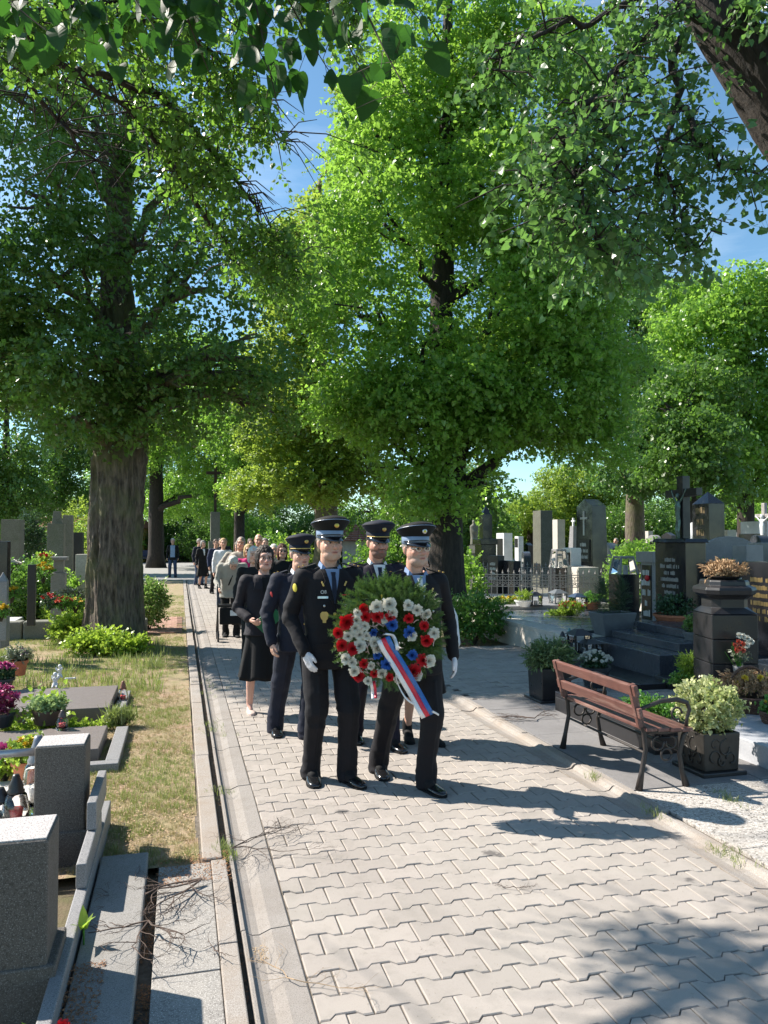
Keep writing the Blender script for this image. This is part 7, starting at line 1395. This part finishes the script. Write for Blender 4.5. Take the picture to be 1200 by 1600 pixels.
# houses
def house(label, px0, px1, d, ytop, yeave, ybase, wm, rm, rows=9):
    a = at(px0, 843, d); b = at(px1, 843, d); L = (b-a).length; ang = math.atan2(b.y-a.y, b.x-a.x); t = thing('house', label, 'house', (a.x, a.y, 0), ang); ze = zy(yeave, d); zt = zy(ytop, d); D = 5
    G().box(0, L, 0, D, 0, ze).obj('wall', wm, t); g = G(); n = int(L/.3); 
    for r in range(rows):
        f0, f1 = r/rows, (r+1)/rows; y0, y1 = -.4+(D/2+.4)*f0, -.4+(D/2+.4)*f1; z0, z1_ = ze-.1+(zt-ze+.1)*f0+.05, ze-.1+(zt-ze+.1)*f1
        for k in range(n): x0 = -.3+(L+.6)*k/n; x1 = x0+(L+.6)/n-.02; g.add([(x0, y0, z0), (x1, y0, z0), (x1, y1, z1_), (x0, y1, z1_), (x0, y0, z0-.05), (x1, y0, z0-.05)], [(0, 1, 2, 3), (4, 5, 1, 0)])
    stuff(g.obj('roof_tiles', rm, t)); G().add([(-.3, -.4, ze-.12), (L+.3, -.4, ze-.12), (L+.3, D/2, zt-.05), (-.3, D/2, zt-.05), (-.3, D+.4, ze-.12), (L+.3, D+.4, ze-.12)], [(0, 1, 2, 3), (3, 2, 5, 4), (0, 3, 4), (1, 5, 2)]).obj('roof', rm, t)
    for k in range(max(1, int(L/2.5))): f = G().box(1+k*2.5, 1.9+k*2.5, -.06, .02, ze*.4, ze*.8).obj('window', WHM, t); G().box(1.08+k*2.5, 1.82+k*2.5, -.075, -.05, ze*.43, ze*.77).obj('pane', BLKG, f)
OCH = mat('ochre_plaster', (.55, .36, .10), (.45, .30, .09), .9, 3); RT = mat('red_roof_tile', (.30, .12, .07), (.20, .08, .05), .85, 20)
house('ochre house with a red tiled roof seen between the left monuments', 40, 200, 55, 806, 822, 870, OCH, RT); house('low shed with red-brown tiled roof behind the officers', 535, 640, 40, 818, 842, 870, LIME, RT)
# far boundary wall and benches
a = at(40, 843, 66); b = at(620, 843, 66); L = (b-a).length; t = thing('boundary_wall', 'dark boundary wall with railings closing the far end of the path', 'wall', (a.x, a.y, 0), math.atan2(b.y-a.y, b.x-a.x)); G().box(0, L, 0, .3, 0, .9).obj('wall', BLKM, t)
g = G(); g.box(-.015, .015, .13, .16, .9, 2.1); pm = g.mesh('railing_bar', [BIRON])
for k in range(int(L/.22)): link('railing_bar', pm, t, (k*.22, 0, 0)) if k < 150 else None
t = thing('park_bench', 'small dark blue bench far away left of the lone man', 'bench', base_of(222, 52)); G().box(-.7, .7, -.2, .2, .40, .45).obj('seat', DKBLUE, t); G().box(-.7, .7, .2, .25, .5, .95).obj('backrest', DKBLUE, t)
for q in (-.6, .6): G().box(q-.03, q+.03, -.2, .22, 0, .4).obj('leg', BIRON, t)
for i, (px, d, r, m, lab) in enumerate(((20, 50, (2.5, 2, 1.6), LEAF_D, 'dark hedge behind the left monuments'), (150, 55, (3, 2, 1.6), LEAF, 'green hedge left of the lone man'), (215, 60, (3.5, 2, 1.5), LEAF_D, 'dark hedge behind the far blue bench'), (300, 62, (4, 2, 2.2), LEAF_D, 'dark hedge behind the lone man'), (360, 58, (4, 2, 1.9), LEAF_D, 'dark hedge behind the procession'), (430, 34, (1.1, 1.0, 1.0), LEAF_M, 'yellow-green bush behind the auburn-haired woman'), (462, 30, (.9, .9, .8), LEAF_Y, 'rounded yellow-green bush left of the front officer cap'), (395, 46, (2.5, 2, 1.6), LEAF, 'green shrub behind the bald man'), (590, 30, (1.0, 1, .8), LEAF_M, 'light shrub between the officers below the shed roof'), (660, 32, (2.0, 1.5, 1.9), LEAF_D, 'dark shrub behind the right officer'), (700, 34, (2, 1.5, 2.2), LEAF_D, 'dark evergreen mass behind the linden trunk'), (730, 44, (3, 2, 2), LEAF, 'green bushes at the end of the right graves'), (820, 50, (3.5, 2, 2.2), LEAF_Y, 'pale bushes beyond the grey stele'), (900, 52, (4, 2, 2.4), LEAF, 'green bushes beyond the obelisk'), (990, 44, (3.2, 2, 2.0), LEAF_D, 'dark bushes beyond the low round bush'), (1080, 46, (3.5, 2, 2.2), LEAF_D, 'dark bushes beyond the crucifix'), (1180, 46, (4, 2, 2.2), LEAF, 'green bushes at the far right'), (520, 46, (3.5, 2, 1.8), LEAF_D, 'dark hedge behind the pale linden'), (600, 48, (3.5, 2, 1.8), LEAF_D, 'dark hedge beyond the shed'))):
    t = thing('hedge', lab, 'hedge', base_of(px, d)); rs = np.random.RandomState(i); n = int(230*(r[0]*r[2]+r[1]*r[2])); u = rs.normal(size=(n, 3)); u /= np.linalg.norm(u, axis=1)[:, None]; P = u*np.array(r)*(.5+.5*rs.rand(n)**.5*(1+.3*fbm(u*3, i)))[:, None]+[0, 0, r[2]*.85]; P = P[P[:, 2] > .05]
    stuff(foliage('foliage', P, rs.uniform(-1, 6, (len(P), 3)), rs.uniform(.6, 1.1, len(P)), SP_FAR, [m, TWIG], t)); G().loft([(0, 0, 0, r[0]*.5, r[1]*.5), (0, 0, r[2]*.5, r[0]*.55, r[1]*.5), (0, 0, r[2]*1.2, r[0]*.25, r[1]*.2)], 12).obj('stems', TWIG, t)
# ---------------- bench ----------------
WOOD = mat('weathered_red_wood', (.165, .07, .055), (.11, .048, .04), .45, 3, .002, 40, c3=(.27, .17, .14), stretch=(9, .5, 9)); WOODS = WOOD
bn = thing('park_bench', 'reddish wooden park bench with curved black cast-iron legs, seen from behind', 'bench', (3.0, 4.60, .006)); Lb = 1.06
def plank(x, z, w, th, ang, nm): G().obox((x, Lb/2, z), (th, Lb+.10, w), (0, ang, 0)).obj(nm, WOOD, bn, bevel=.006)
plank(-.060, .665, .075, .032, -.22, 'back_slat'); plank(-.026, .515, .072, .028, -.22, 'back_slat')
for i in range(4): plank(.055+i*.092, .405-.006*i, .026, .085, 0, 'seat_slat')
for yy in (.0, Lb):
    g = G(); g.tube([(-.02, yy, 0), (.005, yy, .12), (.035, yy, .26), (.025, yy, .38), (-.005, yy, .48), (-.042, yy, .60), (-.072, yy, .695)], [.026, .017, .016, .018, .018, .017, .015], 8); g.obj('back_leg', BIRON, bn, smooth=True)
    G().obox((-.034, yy, .56), (.048, .034, .30), (0, -.24, 0)).obj('back_upright', WOOD, bn, bevel=.005)
    G().tube([(.345, yy, 0), (.315, yy, .10), (.295, yy, .22), (.33, yy, .34), (.37, yy, .395)], [.026, .017, .016, .017, .018], 8).obj('front_leg', BIRON, bn, smooth=True)
    G().tube([(.02, yy, .385), (.2, yy, .37), (.375, yy, .385)], .016, 8).obj('seat_bracket', BIRON, bn, smooth=True)
    G().tube([(-.02, yy, .53), (.05, yy, .55), (.16, yy, .58), (.28, yy, .585), (.36, yy, .56), (.38, yy, .51), (.36, yy, .46), (.35, yy, .39)], [.013, .014, .016, .017, .016, .013, .012, .012], 8).obj('armrest', BIRON, bn, smooth=True)
    g = G()
    for (cx, cz, r, a0, a1) in ((.13, .30, .045, 1.5, 6.5), (.23, .30, .04, 1.6, -3.4), (.195, .22, .04, 0, 6.28), (.28, .49, .04, 0, 5)): g.tube([(cx+r*cos(a0+(a1-a0)*i/14), yy, cz+r*sin(a0+(a1-a0)*i/14)) for i in range(15)], .008, 5)
    g.obj('scrollwork', BIRON, bn, smooth=True)
G().tube([(.035, 0, .24), (.035, Lb, .24)], .009, 6).obj('stretcher', BIRON, bn); G().tube([(.295, 0, .24), (.295, Lb, .24)], .009, 6).obj('stretcher', BIRON, bn)
# ---------------- grass, weeds, litter ----------------
def scatter_tufts(name, n, xr, yr, sp, mats, seed, dens_fn=None, sc=(.6, 1.2), z=0):
    rs = np.random.RandomState(seed); X = rs.uniform(*xr, n); u = rs.rand(n); Y = yr[0]*(yr[1]/yr[0])**u if yr[0] > 0 else rs.uniform(*yr, n); P = np.stack([X, Y, 0*X+z], 1)
    k = fbm(P*1.7, seed)+.5*fbm(P*6, seed+2); ok = k > (dens_fn or -.1); P = P[ok]; P[:, 2] = z-.004+.02*fbm(P*[1.3, 1.3, 0], 3)
    return stuff(foliage(name, P, np.stack([rs.normal(0, .15, len(P)), rs.normal(0, .15, len(P)), rs.uniform(0, 6.28, len(P))], 1), rs.uniform(sc[0], sc[1], len(P)), sp, mats))
scatter_tufts('grass_tufts', 60000, (-4.5, .10), (4.2, 24), SP_B, [GRASSM], 3, -.02, (.3, .6)); scatter_tufts('dry_grass', 40000, (-4.5, .10), (4.2, 20), SP_B, [DRYG], 4, -.25, (.2, .5)); scatter_tufts('long_grass', 1200, (-2.6, -.2), (8.8, 13.4), SP_BL, [GRASSM], 5, -.1, (.5, 1.1))
LIT1 = leafmat('brown_litter', (.20, .085, .035), (.38, .20, .10), (.2, .1, .05), .1, .9)
def litter(name, n, box, size, m, seed, z=.0):
    rs = np.random.RandomState(seed); P = np.stack([rs.uniform(box[0], box[1], n), rs.uniform(box[2], box[3], n), z+rs.rand(n)*.008], 1); a = rs.uniform(0, 6.28, n); L = rs.uniform(.4, 1, n)*size; d = np.stack([np.cos(a)*L, np.sin(a)*L, rs.normal(0, .25, n)*L], 1); s_ = np.stack([-np.sin(a)*L*.25, np.cos(a)*L*.25, rs.normal(0, .1, n)*L], 1)
    ok = fbm(P*[3, 3, 0], seed) > -.25; P, d, s_ = P[ok], d[ok], s_[ok]; k = len(P); V = np.stack([P-d, P-s_, P+d, P+s_], 1).reshape(-1, 3); F4 = np.arange(4*k).reshape(-1, 4); o = bpy.data.objects.new(name, big_mesh(name, V, F4, [m], {'lr': np.repeat(rs.rand(k), 4)})); COL.objects.link(o); return stuff(o)
litter('brown_needles', 2600, (-.145, -.09, 1.6, 4.1), .010, LIT1, 1, -.03); litter('brown_needles', 1700, (-.40, -.26, 2.5, 3.2), .009, LIT1, 2, .056); litter('brown_needles', 1500, (.235, .268, 1.5, 16), .008, LIT1, 3, -.03); litter('fallen_blossoms', 1100, (.30, .37, 2.4, 3.3), .007, leafmat('straw_litter', (.42, .26, .12), (.55, .40, .22), (.3, .2, .1), .1, .9), 4, -.02); litter('dry_leaves', 14000, (-1.5, .1, 4.2, 9), .014, leafmat('tan_litter', (.40, .26, .16), (.50, .36, .24), (.3, .2, .1), .1, .9), 5, .004); litter('brown_needles', 1200, (-.10, .26, 3.9, 4.25), .010, LIT1, 6, .016); litter('path_crumbs', 2600, (.5, 3.0, 2.6, 9), .005, leafmat('grey_crumb', (.14, .11, .08), (.25, .2, .14), (.1, .1, .1), .05, .9), 7, .001); litter('soil_crumbs', 2600, (3.2, 6, 10.2, 12.8), .02, LIT1, 8, -.01)
for i, (x, y, n, r) in enumerate(((2.83, 3.55, 26, .07), (2.83, 2.9, 20, .06), (2.83, 4.95, 14, .05), (.25, 4.25, 40, .06), (.26, 5.3, 16, .12), (3.45, 4.32, 20, .08), (.26, 7.0, 20, .2), (2.83, 4.2, 14, .06), (.3, 9, 24, .4))):
    rs = np.random.RandomState(i+60); P = np.stack([rs.normal(x, r*.4, n), rs.normal(y, r, n), np.full(n, .0)], 1); o = foliage('weed_tuft', P, np.stack([rs.normal(0, .3, n), rs.normal(0, .3, n), rs.uniform(0, 6, n)], 1), rs.uniform(.35, .8, n), SP_B, [GRASSM]); stuff(o)
# fallen branches
def twiggy(name, label, root, dirs, L, seed, m=None, r=.006, depth=3, z=.0):
    rnd = random.Random(seed); t = thing(name, label, 'branch', tuple(root)); g = G()
    def grow(p, a, l, rr, dp):
        n = 5; pts = [p]
        for i in range(n): a += rnd.gauss(0, .22); pts.append(pts[-1]+Vector((cos(a)*l/n, sin(a)*l/n, rnd.gauss(0, .006)))); pts[-1].z = max(rr, pts[-1].z)
        g.tube(pts, [rr*(1-.12*i) for i in range(n+1)], 5)
        if dp > 0:
            for i in range(1, n+1):
                if rnd.random() < .75: grow(pts[i].copy(), a+rnd.choice((-1, 1))*rnd.uniform(.4, 1.0), l*rnd.uniform(.4, .7), rr*.55, dp-1)
    for a in dirs: grow(Vector((0, 0, r+.01)), a, L, r, depth)
    g.obj('twigs', m or mat('dead_twig', (.13, .085, .065), (.07, .05, .04), .8, 20), t); return t
c = gz(315, 1378, .03); twiggy('fallen_branch', 'dry forked branch lying across the grey slab and stone strip', (c.x, c.y, .03), (R(195), R(215), R(232)), .34, 4, r=.0055); c = gz(232, 1440, .06); twiggy('fallen_branch', 'fine dead twigs spreading over the slab edge, part of the heap lower down', (c.x, c.y, .05), (R(-60), R(-95), R(-30), R(200)), .24, 9, r=.004, depth=2)
c = gz(362, 1335); twiggy('fallen_branch', 'thin dark branched twig hanging from the kerb over the gutter onto the pavers', (c.x, c.y, .02), (R(-20), R(15), R(35)), .32, 14, r=.0035); c = gz(835, 1128); twiggy('fallen_branch', 'dark twig lying on the gutter behind the bench', (c.x, c.y, .02), (R(150), R(200), R(30)), .3, 17, r=.005, depth=2); c = gz(802, 1390); twiggy('fallen_twig', 'small dry twig lying in the middle of the paved path', (c.x, c.y, .004), (R(10), R(150)), .08, 19, r=.002, depth=2); c = gz(460, 1540); twiggy('fallen_twig', 'pale dry stalk across the gutter edge at the bottom', (c.x, c.y, .01), (R(-50), R(120)), .22, 23, r=.0022, depth=2, m=mat('straw_stalk', (.4, .28, .17), rough=.8)); c = gz(335, 1500); twiggy('fallen_twig', 'short curled twig on the edging stone', (c.x, c.y, .025), (R(100), R(-60)), .09, 27, r=.0025, depth=1)
